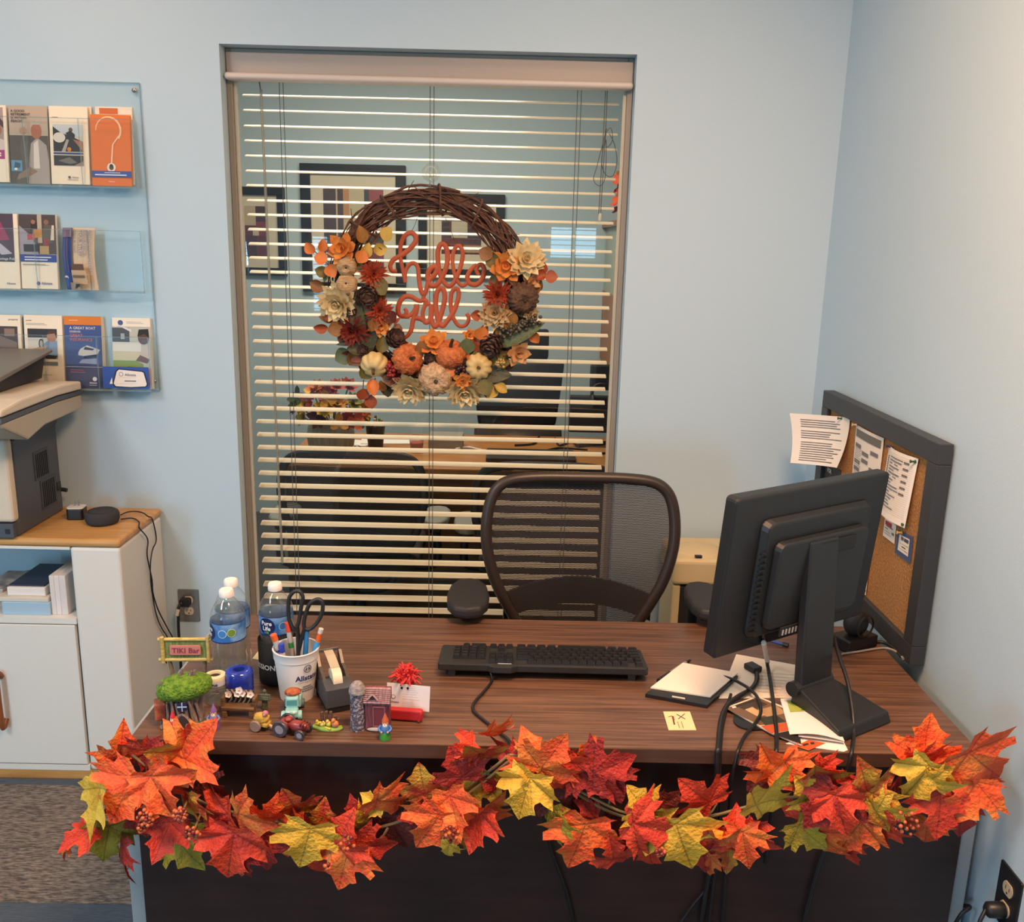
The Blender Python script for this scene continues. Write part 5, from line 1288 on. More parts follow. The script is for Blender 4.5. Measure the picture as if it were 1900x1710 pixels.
# ---- tiki bar sign
p = dsk(350, 1276)
t = thing('tiki_bar_sign', 'miniature bamboo tiki bar sign behind the mossy fairy house', 'figurine', p, .06)
M_bam = mat('bamboo', '#cdb870', .5, noise_col='#a8924e', nscale=60, nstretch=(1, 1, 6))
zb = .069
g = G(); g.box2((-.046, -.004, zb), (.046, .004, zb + .042), mat('thatch_green', '#7d8c52', .8, noise_col='#5d6b3a', nscale=80, nstretch=(4, 1, 1), bump=.4)); g.build('sign_board', t)
for (a, b) in (((-.056, -.003, zb - .002), (.056, -.003, zb - .002)), ((-.056, -.003, zb + .044), (.054, -.003, zb + .044)), ((-.047, -.005, zb - .008), (-.047, -.005, zb + .05)), ((.047, -.005, zb - .006), (.047, -.005, zb + .05))):
    g = G(); g.cyl(a, b, .0042, material=M_bam, n=8); g.build('bamboo_rail', t, smooth=50)
g = G(); g.prism(rrect(.064, .022, .004), .0045, .008, pc('#c07a6e', .6), MT(0, 0, zb + .021) @ RX90); pl = g.build('name_plate', t, bevel=.001)
g = G(); g.text('TIKI Bar', .0165, pc('#8a2e48'), MT(-.027, -.0088, zb + .0155) @ RX90, .012); g.build('lettering', pl)
for x in (-.036, .038):
    g = G(); g.tube([(x, .004, 0), (x * .9, .004, .035), (x, .0, zb)], [.0055, .0045, .004], mat('driftwood', '#7b6b54', .8, bump=.4, bscale=120), 7); g.build('leg', t, smooth=60)

# ---- fairy house
p = dsk(345, 1338)
M_bark = mat('bark_purple_brown', '#5d4f4d', .75, noise_col='#8d7c76', nscale=55, nstretch=(2.5, 2.5, .5), bump=.9, bscale=55, bstretch=(2.5, 2.5, .5))
M_moss = mat('moss_green', '#4f7a1c', .95, noise_col='#7ba02c', nscale=120, bump=1.0, bscale=220)
t = thing('fairy_house', 'fairy tree stump house with a mossy green roof on the desk corner', 'figurine', p, .1)
g = G()
n = 24
prof = [(.052, 0), (.040, .008), (.034, .025), (.031, .045), (.034, .060), (.040, .072)]
v, f = [], []
for r, z in prof:
    for i in range(n):
        a = 2 * PI * i / n
        k = 1 + .10 * math.sin(a * 5 + z * 20) * (1 - z * 6) + .07 * math.sin(a * 9 + 1)
        v.append((r * k * math.cos(a), r * k * math.sin(a) * .85, z))
for j in range(len(prof) - 1):
    for i in range(n): f.append((j * n + i, j * n + (i + 1) % n, (j + 1) * n + (i + 1) % n, (j + 1) * n + i))
f.append(tuple(range(n - 1, -1, -1))); f.append(tuple(len(v) - n + i for i in range(n)))
g.add(v, f, M_bark)
for a, h in ((-2.0, .06), (-1.75, .055), (-1.35, .058), (-1.1, .06), (-2.4, .05), (-.7, .05)):
    g.tube(smooth_path([(.050 * math.cos(a), .044 * math.sin(a), .002), (.040 * math.cos(a + .08), .035 * math.sin(a + .08), .02), (.036 * math.cos(a - .05), .031 * math.sin(a - .05), h)], 4), [.004] * 4 + [.003] * 5, M_bark, 6)
g.build('stump', t, smooth=60)
g = G()
def dm(q): return .10 * noise.noise(q * 45) + .03 * noise.noise(q * 200)
g.sph((0, .002, .074), (.054, .042, .027), M_moss, 30, 16, (-.1, -.12, 0), dm); g.build('moss_roof', t, smooth=80)
g = G(); g.add([(-.011, 0, 0), (.011, 0, 0), (.011, 0, .018), (.007, 0, .025), (0, 0, .028), (-.007, 0, .025), (-.011, 0, .018)], [(0, 1, 2, 3, 4, 5, 6)], pc('#3a2e30', .7), MT(.004, -.0385, .004)); g.build('door', t)
g = G(); g.tube(smooth_path([(-.010, -.040, .002), (-.010, -.038, .02), (.004, -.036, .034), (.017, -.037, .02), (.017, -.040, .002)], 4), .0028, M_bark, 6); g.build('door_frame', t, smooth=60)
g = G(); g.box((.004, -.034, .050), (.017, .002, .016), pc('#27314a', .3)); w_ = g.build('window', t)
g = G(); g.box((.004, -.0355, .050), (.018, .002, .002), pc('#9fb6dc', .5)); g.box((.004, -.0355, .050), (.002, .0022, .018), pc('#9fb6dc', .5)); g.build('muntin', w_)
for (x, y, z) in ((-.004, .0, .103), (.014, -.004, .100), (.020, .0, .101), (-.040, -.012, .083)):
    g = G(); g.tube([(x, y, z - .012), (x + .001, y, z + .004), (x + .004, y, z + .010)], [.006, .004, .002], M_bark, 6); g.build('twig_chimney', t, smooth=60)
g = G(); g.box((-.046, -.004, .03), (.022, .03, .036), mat('fairy_brick', '#8b4a36', .8, noise_col='#b5654a', nscale=90), rot=(0, 0, .3)); g.build('brick_annex', t, bevel=.003)
for (x, y) in ((.036, -.034), (.044, -.022)):
    g = G(); g.sph((x, y, .008), (.011, .009, .009), mat('moss_dark', '#3d5233', .95, bump=.8, bscale=260), 12, 8); g.build('moss_tuft', t, smooth=60)

def gnome(label, u, v, hat, coat, legs, h=.045, arms=True):
    p = dsk(u, v)
    t = thing('gnome_figurine', label, 'figurine', p, 0, 'tiny gnomes on the desk')
    s_ = h / .045
    S = lambda a: tuple(q * s_ for q in a)
    g = G(); g.T = Matrix.Scale(s_, 4); g.lathe([(.0098, 0), (.0102, .003), (.0085, .012), (.0075, .016)], pc(legs, .55), 14, lobes=8, amp=.12); g.build('robe', t, smooth=60)
    g = G(); g.T = Matrix.Scale(s_, 4); g.lathe([(.0080, .015), (.0085, .020), (.0065, .026), (.004, .028)], pc(coat, .55), 14); g.build('coat', t, smooth=60)
    for sx in (-1, 1):
        g = G(); g.T = Matrix.Scale(s_, 4); g.tube(smooth_path([(sx * .007, 0, .025), (sx * .0105, -.003, .020), (sx * .006, -.0085, .017)], 3), .0025, pc(coat, .55), 6); g.sph((sx * .0055, -.009, .017), .002, pc('#d9a98a', .6), 6, 5); g.build('arm', t, smooth=60)
    g = G(); g.T = Matrix.Scale(s_, 4); g.sph((0, -.001, .031), (.0056, .0052, .0052), pc('#d7a788', .6), 12, 8); hd = g.build('head', t, smooth=60)
    g = G(); g.T = Matrix.Scale(s_, 4); g.sph((0, -.0045, .0275), (.0042, .003, .0045), pc('#e3ddd2', .8), 10, 6); g.build('beard', hd, smooth=60)
    g = G(); g.T = Matrix.Scale(s_, 4); g.sph((0, -.0068, .0310), .0012, pc('#c98a70', .6), 6, 5); g.build('nose', hd)
    g = G(); g.T = Matrix.Scale(s_, 4)
    for sx in (-1, 1): g.sph((sx * .002, -.0058, .0325), .0006, pc('#20181a', .4), 5, 4)
    g.build('eyes', hd)
    g = G(); g.T = Matrix.Scale(s_, 4); g.lathe([(.0062, .0335), (.0058, .036), (.0035, .041), (.0012, .047), (0, .050)], pc(hat, .55), 12); g.build('hat', t, smooth=60)
    return t
gnome('tiny gnome with a purple hat and purple robe beside the fairy house', 398, 1350, '#7a5a9a', '#6a74b0', '#7d4a86', .048)
gnome('tiny red gnome in front of the fairy house', 322, 1356, '#c22a38', '#b8323f', '#7d1f2c', .040)
gnome('tiny gnome with an orange hat, blue coat and green skirt by the barn', 715, 1370, '#b5562f', '#3f70b0', '#3f8a34', .050)

# ---- flower bench
p = dsk(445, 1326)
M_bw = mat('bench_wood', '#76583c', .7, noise_col='#5a412b', nscale=40, nstretch=(.5, 4, 4), bump=.4)
t = thing('miniature_bench', 'miniature wooden bench with white blossoms on its back', 'figurine', p, -.03)
g = G(); g.box((0, 0, .019), (.066, .028, .006), M_bw); g.build('seat', t, bevel=.001)
for x in (-.027, .027):
    g = G(); g.box((x, -.004, .008), (.010, .018, .016), M_bw); g.build('leg', t, bevel=.001)
    g = G(); g.box((x * 1.16, .004, .031), (.006, .024, .018), M_bw); g.build('armrest', t, bevel=.001)
g = G(); g.box((0, .013, .034), (.052, .004, .028), pc('#3a2f2a', .8)); g.build('backrest', t)
for k in range(6):
    x = -.024 + k * .0096
    g = G(); g.tube(smooth_path([(x, .010, .022), (x + .006, .008, .034), (x - .004, .010, .050)], 3), .002, pc('#8d8372', .8), 6); g.build('branch', t)
for (x, z) in ((-.022, .042), (.0, .052), (.006, .046), (.022, .044), (-.004, .044)):
    g = G(); M = facing((x, .005, z), (0, -1, .2)); petal_ring(g, 0, 5, .0085, .0075, .2, pc('#e8d8d0', .6), M); g.sph((x, .004, z), .0015, pc('#c98a7a', .6), 6, 4); g.build('blossom', t, smooth=60)
# ---- green signpost
p = dsk(492, 1316)
t = thing('miniature_signpost', 'tiny mossy green signpost beside the bench', 'figurine', p, -.12)
M_sg = mat('sign_grey_green', '#5f6a58', .8, noise_col='#49523f', nscale=90, bump=.4)
g = G(); g.box((0, 0, .018), (.011, .006, .036), M_sg); g.sph((0, 0, .041), .004, M_sg, 8, 6); g.build('post', t, bevel=.001)
g = G(); g.box((0, -.004, .029), (.028, .004, .014), M_sg, rot=(0, -.05, 0)); sb = g.build('sign_board', t, bevel=.001)
g = G(); g.T = MT(-.010, -.0063, .026) @ RX90; g.text('SLOW', .0085, pc('#88937c'), None, .01) if False else g.add([(0, 0, 0), (.02, 0, 0), (.02, .0015, 0), (0, .0015, 0)], [(0, 1, 2, 3)], pc('#88937c')); g.add([(0, .004, 0), (.02, .004, 0), (.02, .0055, 0), (0, .0055, 0)], [(0, 1, 2, 3)], pc('#88937c')); g.build('scratch_marks', sb)
# ---- clear paper clip jar with ring lid
p = dsk(402, 1300)
t = thing('clip_jar', 'clear paper clip jar with a cream ring lid behind the purple gnome', 'jar', p)
g = G(); g.lathe([(.020, 0), (.022, .003), (.022, .034), (.019, .038)], clear('jar_plastic', '#f1f2ee', 1.45, .05, .10, '#cfd0c8'), 24); g.build('jar_body', t, smooth=50)
g = G(); g.lathe([(.020, .0385), (.0215, .040), (.0215, .058), (.0205, .060), (.012, .061), (.011, .056)], pc('#d9d0a8', .5), 28, cap=False); g.lathe([(.0112, .0565), (0, .0565)], pc('#2a211c', .8), 20, cap=False); lid = g.build('ring_lid', t, smooth=50)
g = G(); g.lathe([(.0218, .041), (.0218, .052)], pc('#c9cbd6', .5), 28, cap=False); wrap_text(g, 'ne', .011, .0219, .25, .043, '#2b2f3a', .02); g.build('lid_label', lid)
random.seed(11)
for k in range(9):
    a = k * .8
    c = Vector((.008 * math.cos(a), .008 * math.sin(a), .006 + .0025 * k)); R_ = Euler((random.uniform(-.5, .5), random.uniform(-.5, .5), random.uniform(0, 3))).to_matrix()
    pts = [(-.010, -.002, 0), (.008, -.002, 0), (.0105, 0, 0), (.008, .002, 0), (-.007, .002, 0), (-.0085, .0005, 0), (-.007, -.001, 0), (.005, -.001, 0)]
    g = G(); g.tube([c + R_ @ Vector(q) for q in pts], .0006, M_steel, 5); g.build('paper_clip', t)
# ---- blue can
p = dsk(446, 1296)
t = thing('blue_jar', 'glossy cobalt blue jar with white capitals behind the bench', 'jar', p)
g = G(); g.lathe([(.026, 0), (.0285, .004), (.0285, .060), (.026, .066), (.020, .068), (.012, .067), (.0105, .060), (.0105, .03), (0, .03)], mat('cobalt_glass', '#1c2a86', .12, coat=.6, noise_col='#2c44b8', nscale=30), 32); g.build('jar_body', t, smooth=60)
g = G(); wrap_text(g, 'AMOND', .0125, .0287, .0, .024, '#c9d0ea', .02); g.build('lettering', t)

# ---- white cup with scissors and markers
p = dsk(552, 1290)
cupH, cr0, cr1 = .112, .0345, .0475
t = thing('pen_cup', 'white printed plastic cup holding scissors and markers', 'cup', p)
M_cup = mat('cup_white', '#e3e0de', .4, sss=.0)
g = G(); g.lathe([(.030, .003), (cr0, 0), (cr0 + .001, .004), (cr1 - .003, cupH - .022), (cr1 - .0015, cupH - .021), (cr1 - .0005, cupH - .004), (cr1 + .001, cupH - .002), (cr1, cupH), (cr1 - .0025, cupH - .001), (cr0 - .002, .004), (0, .004)], M_cup, 36); g.build('cup_body', t, smooth=50)
g = G()
def cone_text(s_, size, a0, z, col, bold=.01, align='CENTER'):
    R = cr0 + .001 + (cr1 - cr0 - .004) * (z / (cupH - .022)) + .0006
    v, f = text_geo(s_, align, bold)
    rr = lambda zz: cr0 + .0016 + (cr1 - cr0 - .004) * (zz / (cupH - .022))
    g.add([(rr(z + y * size) * math.sin(a0 + x * size / R), -rr(z + y * size) * math.cos(a0 + x * size / R), z + y * size) for x, y in v], f, pc(col, .4))
A0 = .78
cone_text('Allstate', .0165, A0, .052, '#232a66', .02)
cone_text("You're in good hands.", .0048, A0 + .02, .0465, '#5a5e80', 0)
R = cr0 + .0085
for q in range(20):
    a1, a2 = 2 * PI * q / 20, 2 * PI * (q + 1) / 20
    P2 = lambda a, r: ((R + .0022) * math.sin(A0 - .02 + r * math.cos(a) / R), -(R + .0022) * math.cos(A0 - .02 + r * math.cos(a) / R), .078 + r * math.sin(a))
    g.face([P2(a1, .0085), P2(a2, .0085), P2(a2, .0070), P2(a1, .0070)], pc('#4a4656', .4))
for sx in (-1, 1):
    P2 = lambda x, y: ((R + .0022) * math.sin(A0 - .02 + x / R), -(R + .0022) * math.cos(A0 - .02 + x / R), .078 + y)
    g.face([P2(sx * .0055, -.001), P2(sx * .002, -.0045), P2(sx * .0012, .004), P2(sx * .003, .003)][::sx], pc('#4a4656', .4))
for k, (wd, z) in enumerate(((.018, .036), (.026, .031), (.034, .026))):
    for j in range(6):
        a0 = A0 - wd / .036 / 2 + wd / .036 * j / 6; a1 = a0 + wd / .036 / 6 * .85
        rr = lambda zz: cr0 + .0016 + (cr1 - cr0 - .004) * (zz / (cupH - .022))
        g.face([(rr(z) * math.sin(a), -rr(z) * math.cos(a), z) for a in (a0, a1)] + [(rr(z + .0022) * math.sin(a), -rr(z + .0022) * math.cos(a), z + .0022) for a in (a1, a0)], pc('#6a6a80', .4))
g.build('cup_print', t)
cupo = Vector(p)
def stick(label, a, b, segs, name='marker', cat='marker'):
    """marker standing in the cup: segs = list of (from, to, radius, colour, part name)"""
    a, b = Vector(a), Vector(b)
    q = thing(name, label, cat, cupo + a)
    for s0, s1, r, c, nm in segs:
        g = G(); g.cyl((b - a) * s0, (b - a) * s1, r, material=c if not isinstance(c, str) else pc(c, .35), n=12); g.build(nm, q, smooth=40)
def up(u, v, y): return ony(u, v, cupo.y + y) - cupo
stick('grey marker with an orange end and a blue band at the left of the cup', (-.012, .005, .012), up(507, 1177, -.012), [(0, .90, .0062, '#b9b6b4', 'barrel'), (.905, 1.0, .0068, '#e0642c', 'end_cap'), (.70, .74, .0064, '#3448b8', 'band')])
stick('grey marker with a red end and a green band in the cup', (-.004, .014, .012), up(534, 1154, .012), [(0, .86, .0058, '#b4b1b0', 'barrel'), (.865, 1.0, .0062, '#d94a34', 'end_cap'), (.62, .70, .006, '#2f8a4a', 'band')])
stick('small white tube with a blue tip lying in the cup', (-.020, -.006, .030), up(522, 1194, -.015), [(0, .8, .005, '#d5d2cf', 'barrel'), (.8, 1, .0056, '#3448b8', 'end_cap')])
stick('bright blue pen upright in the cup beside the scissors', (.012, .010, .012), up(569, 1166, .012), [(0, 1, .0055, '#2f7ab8', 'barrel')], 'pen', 'pen')
stick('light blue pen with an orange top at the right of the cup', (.014, .0, .012), up(596, 1166, .0), [(0, .80, .0055, '#3f9ad0', 'barrel'), (.80, .93, .005, '#e0642c', 'end_cap'), (.93, 1, .0052, '#c9c4c0', 'tip_cap')], 'pen', 'pen')
sc = thing('scissors', 'black handled scissors standing handles up in the white cup', 'scissors', cupo + Vector((.0, .004, .012)))
def upS(u, v, y=.010): return ony(u, v, cupo.y + y) - sc.location
M_sci = mat('scissor_handle', '#222326', .5)
def ring(pts): return smooth_path([upS(u, v) for u, v in pts], 5, True)
g = G(); g.tube(ring([(546, 1097), (537, 1108), (535, 1128), (537, 1150), (546, 1168), (552, 1160), (556, 1145), (559, 1125), (562, 1108), (556, 1097)]), .0052, M_sci, 8, closed=True, flat=.8); g.build('handle', sc, smooth=60)
g = G(); g.tube(ring([(586, 1112), (575, 1120), (568, 1136), (564, 1155), (566, 1166), (576, 1166), (588, 1155), (597, 1138), (599, 1122), (595, 1113)]), .0052, M_sci, 8, closed=True, flat=.8); g.build('handle', sc, smooth=60)
g = G(); g.tube([upS(551, 1160), upS(553, 1180), Vector((.004, -.002, .06))], [.009, .009, .008], M_sci, 8, flat=.5); g.build('shank', sc, smooth=60)
g = G(); g.tube([upS(566, 1164), upS(560, 1182), Vector((-.002, .002, .06))], [.008, .009, .008], M_sci, 8, flat=.5); g.build('shank', sc, smooth=60)
for sx in (-1, 1):
    g = G(); g.tube([Vector((sx * .003, sx * .002, .07)), Vector((sx * .006, sx * .003, .0))], [.0075, .002], M_steel, 6, flat=.2); g.build('blade', sc)

# ---- tape dispenser
p = dsk(628, 1312)
t = thing('tape_dispenser', 'dark grey tape dispenser with a cream tape roll between cup and barn', 'dispenser', p, .42)
M_td = mat('dispenser_grey', '#3f4145', .5, bump=.1, bscale=700)
# the heavy front block
g = G(); g.add([(-.030, -.022, .012), (.030, -.022, .012), (.030, .085, .010), (-.030, .085, .010), (-.029, -.020, .052), (.029, -.020, .052), (.029, .018, .058), (-.029, .018, .058), (.029, .085, .030), (-.029, .085, .030)], [(3, 2, 1, 0), (0, 1, 5, 4), (4, 5, 6, 7), (1, 2, 8, 6, 5), (3, 0, 4, 7, 9), (7, 6, 8, 9), (2, 3, 9, 8)], M_td); g.build('housing', t, bevel=.002)
g = G(); g.box2((-.028, -.020, 0), (.028, .083, .012), M_black); g.build('base', t, bevel=.001)
for sx in (-1, 1):
    g = G(); yz = [(.0, .050), (.04, .028), (.09, .026), (.088, .080), (.078, .092), (.055, .070), (.03, .066)]
    n = len(yz); g.add([(sx * .027, y, z) for y, z in yz] + [(sx * .021, y, z) for y, z in yz], [tuple(range(n)), tuple(range(2 * n - 1, n - 1, -1))] + [(i, (i + 1) % n, n + (i + 1) % n, n + i) for i in range(n)], mat('dispenser_side', '#4a4338', .35)); g.build('side_cheek', t)
g = G(); g.lathe([(.012, -.0095), (.0235, -.0095), (.0235, .0095), (.012, .0095)], mat('tape_cream', '#d9cdb2', .5), 28, MT(0, .020, .055) @ Matrix.Rotation(PI / 2, 4, 'Y')); g.build('tape_roll', t, smooth=40)
g = G(); g.grid(lambda a, b: (-.0095 + .019 * a, .022 + .062 * b, .079 + .012 * b + .002 * math.sin(PI * b)), 2, 6, mat('tape_strip', '#b3a88f', .35), thick=.0004); g.build('tape_strip', t)
g = G(); g.box2((-.022, .083, .088), (.022, .086, .094), M_steel); g.build('cutter', t)

# ---- turquoise truck
p = dsk(543, 1328)
M_tq = mat('turquoise_glaze', '#7fb8b8', .45, noise_col='#98cccc', nscale=60)
t = thing('toy_truck', 'miniature turquoise pickup truck with an orange load, facing front', 'figurine', p, .12)
g = G(); g.box((0, -.012, .014), (.026, .022, .016), M_tq); g.build('hood', t, bevel=.004, segs=3)
g = G(); g.prism(rrect(.028, .024, .006), .020, .042, M_tq, MT(0, .006, 0), .9); g.build('cab', t, bevel=.003)
g = G(); g.box((0, .034, .018), (.030, .034, .020), M_tq); g.build('truck_bed', t, bevel=.003)
g = G(); g.box((0, -.0052, .032), (.020, .002, .010), pc('#4f8a8c', .3), rot=(-.1, 0, 0)); g.build('windscreen', t)
for x in (-.0055, .0055):
    g = G(); g.sph((x, -.0235, .019), (.0032, .002, .0032), pc('#d5e6e4', .3), 8, 6); g.build('headlight', t)
g = G(); g.box((0, -.024, .011), (.012, .003, .009), pc('#5d9a9a', .5)); g.build('grille', t)
for x in (-.016, .016):
    for y in (-.013, .036):
        g = G(); g.lathe([(.0085, -.004), (.0095, 0), (.0085, .004)], M_tq if y < 0 else pc('#4a6a6c', .6), 14, MT(x, y, .0092) @ Matrix.Rotation(PI / 2, 4, 'Y')); g.build('wheel', t, smooth=50)
g = G(); g.sph((0, .014, .046), (.017, .014, .007), mat('load_orange', '#b5633c', .7, noise_col='#8d4a2c', nscale=120, bump=.8), 16, 8, None, lambda q: .15 * noise.noise(q * 160)); g.build('load', t, smooth=60)

# ---- red tractor
p = dsk(545, 1362)
M_tr = mat('tractor_red', '#7a2a26', .35, noise_col='#98403a', nscale=60)
M_tyre = mat('tyre_pewter', '#35323a', .4, .3, noise_col='#5c5862', nscale=70)
t = thing('toy_tractor', 'miniature dark red tractor at the front of the desk', 'figurine', p, -.28)
g = G(); g.sph((.010, 0, .020), (.024, .011, .011), M_tr, 20, 10); g.build('hood', t, smooth=60)
g = G(); g.prism(rrect(.024, .028, .006), .012, .028, M_tr, MT(-.018, 0, 0), .8); g.build('fenders', t, bevel=.003)
g = G(); g.sph((-.010, 0, .031), (.008, .008, .005), M_tr, 12, 8); g.build('seat', t, smooth=60)
for k in range(3):
    g = G(); g.box((.020 + k * .005, 0, .027 - k * .002), (.0022, .020, .006), pc('#5a1f1d', .4)); g.build('grille_bar', t)
for sy in (-1, 1):
    for x, r, w in ((-.020, .0165, .007), (.022, .0105, .005)):
        g = G(); M = MT(x, sy * .016, r) @ RX90
        g.lathe([(r * .6, -w * .5), (r * .92, -w * .5), (r, -w * .25), (r, w * .25), (r * .92, w * .5), (r * .6, w * .5)], M_tyre, 22, M); wh = g.build('wheel', t, smooth=50)
        g = G(); g.lathe([(r * .55, -w * .56), (r * .3, -w * .62), (0, -w * .5)], pc('#8d8890', .35), 14, M); g.lathe([(r * .55, w * .56), (r * .3, w * .62), (0, w * .5)], pc('#8d8890', .35), 14, M); g.build('hub', wh, smooth=50)
# ---- yellow cart
p = dsk(486, 1352)
M_yc = mat('cart_straw', '#c9a64a', .7, noise_col='#a8842f', nscale=120, bump=.5)
t = thing('toy_hay_cart', 'miniature straw yellow hay cart behind the red tractor', 'figurine', p, -.25)
g = G(); g.box((0, 0, .014), (.034, .020, .008), M_yc, rot=(0, .1, 0)); g.build('cart_bed', t, bevel=.002)
g = G(); g.sph((.0, 0, .024), (.016, .012, .012), M_yc, 18, 10, None, lambda q: .25 * noise.noise(q * 130)); g.build('hay_pile', t, smooth=60)
g = G(); g.sph((.010, -.002, .036), (.006, .006, .006), pc('#b5727a', .6), 12, 8); g.sph((.010, -.007, .035), (.0025, .002, .002), pc('#c98a8a', .6), 8, 5); g.build('pig', t, smooth=60)
for sy in (-1, 1):
    g = G(); g.lathe([(.0105, -.003), (.012, 0), (.0105, .003)], pc('#8a7468', .6), 18, MT(-.006, sy * .0135, .012) @ RX90); g.build('wheel', t, smooth=50)
g = G(); g.tube([(.012, 0, .012), (.030, -.002, .008)], [.0035, .003], pc('#c79a6a', .6), 6); g.build('drawbar', t)
# ---- hens
p = dsk(608, 1350)
t = thing('hen_yard_figurine', 'miniature chicks and hen by a log fence on green grass', 'figurine', p, -.12)
g = G(); g.lathe([(.030, 0), (.031, .002), (.028, .005), (0, .006)], mat('grass_glaze', '#6a8f3a', .6, noise_col='#87a94a', nscale=90), 24, Matrix.Diagonal((1, .5, 1, 1))); g.build('grass_base', t, smooth=60)
for x, h in ((-.012, .030), (-.003, .032), (.006, .032), (.015, .024), (.021, .019)):
    g = G(); g.cyl((x, .006, .004), (x - .001, .006, h), .0037, .0034, mat('log_brown', '#5c4238', .8, bump=.4, bscale=150), 9); g.build('log_post', t, smooth=40)
for x, y, s_, c in ((-.018, -.003, .0048, '#c9b83f'), (-.010, -.006, .0042, '#cdbd6a'), (-.006, -.002, .004, '#cdbd6a'), (.004, -.004, .0058, '#cdbb5a'), (.017, -.005, .0075, '#c07a48')):
    g = G(); g.sph((x, y, .005 + s_), (s_, s_ * .8, s_), pc(c, .6), 10, 8); g.sph((x - s_ * .4, y - s_ * .2, .005 + s_ * 2.1), s_ * .6, pc(c, .6), 8, 6); g.lathe([(s_ * .18, 0), (0, s_ * .5)], pc('#d98a2c', .6), 6, MT(x - s_ * .6, y - s_ * .6, .005 + s_ * 2.05) @ RX90); g.build('hen' if s_ > .007 else 'chick', t, smooth=60)
g = G(); g.box((.004, -.012, .006), (.014, .004, .003), pc('#c9bd4a', .6), rot=(0, 0, -.4)); g.build('feed_trough', t, bevel=.001)
# ---- barn with silo
p = dsk(690, 1350)
t = thing('miniature_barn', 'miniature maroon barn with a grey stone silo', 'figurine', p, -.02)
M_barn = mat('barn_maroon', '#5f2630', .5, noise_col='#85505a', nscale=50, nstretch=(6, 6, .6), bump=.3)
M_silo = mat('silo_stone', '#54505c', .6, noise_col='#9a94a0', nscale=190, ramp=(.48, .56), bump=.8, bscale=190)
M_thatch = mat('silo_thatch', '#7b7476', .8, noise_col='#9d9694', nscale=90, bump=.8)
g = G(); g.lathe([(.0150, 0), (.0145, .004), (.0140, .078), (.0140, .080)], M_silo, 20, MT(-.027, -.004, 0)); sl = g.build('silo', t, smooth=50)
g = G(); g.lathe([(.0165, .078), (.0170, .082), (.014, .092), (.009, .099), (.003, .102), (0, .102)], M_thatch, 20, MT(-.027, -.004, 0)); g.build('silo_roof', sl, smooth=60)
g = G(); g.box((.012, .004, .030), (.048, .026, .060), M_barn); g.build('barn_body', t, bevel=.002)
for k in range(8):
    zz_ = .060 + k * .0034
    g = G(); g.box((.012, .004 - .0145 + k * .0016, zz_), (.052, .005, .0044), mat('barn_roof', '#7d5a5e', .5, noise_col='#a8868a', nscale=60, nstretch=(8, 1, 1)), rot=(.5, 0, 0)); g.build('roof_plank', t)
g = G(); g.box((.012, .010, .070), (.050, .018, .022), M_barn); g.build('roof_core', t)
g = G(); g.box((.016, -.0095, .030), (.030, .003, .044), pc('#6d2f3a', .5)); dr = g.build('barn_door', t, bevel=.0008)
for (x, z, w, h) in ((.016, .051, .022, .0018), (.016, .010, .022, .0018), (.005, .030, .0018, .042), (.027, .030, .0018, .042)):
    g = G(); g.box((x, -.0115, z), (w, .0012, h), pc('#8d5a62', .5)); g.build('door_trim', dr)
g = G()
for s_ in (-1, 1): g.box((.004 + s_ * .0055, -.013, .073), (.015, .003, .0022), pc('#b59a90', .6), rot=(0, s_ * .85, 0))
g.add([(-.003, -.0125, .068), (.011, -.0125, .068), (.004, -.0125, .077)], [(0, 1, 2)], pc('#5a2028', .6)); g.build('dormer', t)
g = G(); g.sph((.012, -.013, .004), (.02, .005, .004), mat('stone_step', '#a39a98', .7, bump=.5), 14, 6); g.build('stone_step', t, smooth=60)
# ---- red mop haired card holder
p = dsk(752, 1326)
t = thing('card_holder_toy', 'red mop haired toy with googly eyes holding a business card', 'toy', p, -.10)
M_red = mat('toy_red', '#b3242a', .4)
M_yarn = mat('yarn_red', '#d0342f', .8)
g = G(); g.tube([(0, .014, 0), (0, .014, .05)], [.016, .012], M_red, 14); g.build('body', t, smooth=60)
g = G(); g.sph((0, .010, .068), (.019, .017, .018), M_red, 18, 12); hd = g.build('head', t, smooth=60)
random.seed(5)
for k in range(70):
    a, e = random.uniform(0, 2 * PI), random.uniform(.15, 1.5)
    d = Vector((math.cos(a) * math.cos(e), math.sin(a) * math.cos(e), math.sin(e)))
    b = Vector((0, .010, .070)) + d * .016
    l = random.uniform(.012, .022)
    g = G() if k == 0 else g
    g.tube([b, b + d * l * .6 + Vector((0, 0, .004)), b + d * l + Vector((random.uniform(-.005, .005), random.uniform(-.005, .005), -.004 * (1 - d.z)))], [.0019, .0019, .0016], M_yarn, 5)
tag(g.build('hair', hd, smooth=60), 'shaggy red yarn hair', kind='stuff')
for sx in (-.0062, .0062):
    g = G(); g.sph((sx, -.006, .066), (.0052, .003, .0056), pc('#e6e2de', .3), 12, 8); ey = g.build('eye', hd, smooth=60)
    g = G(); g.sph((sx + .001, -.0088, .064), (.0024, .001, .003), pc('#101014', .3), 8, 6); g.build('pupil', ey)
g = G(); g.prism(rrect(.074, .024, .006), .014, .028, M_red, MT(.004, 0, .014) @ RX90); g.build('card_tray', t, bevel=.004, segs=3)
for k in range(4):
    g = G(); g.cyl((.034 + .0012 * k, -.024, .006 + k * .0045), (.034 + .0012 * k, -.031, .006 + k * .0045), .0026, material=M_red, n=8); g.build('finger', t, smooth=50)
cd = thing('business_card', 'white business card held up by the red mop haired toy', 'card', p + Vector((.006, -.0120, .018)), -.10, rot=(-.06, .03, -.10))
g = G(); g.box2((-.044, 0, 0), (.044, .0008, .054), mat('card_stock', '#e4dedb', .6)); g.build('card', cd)
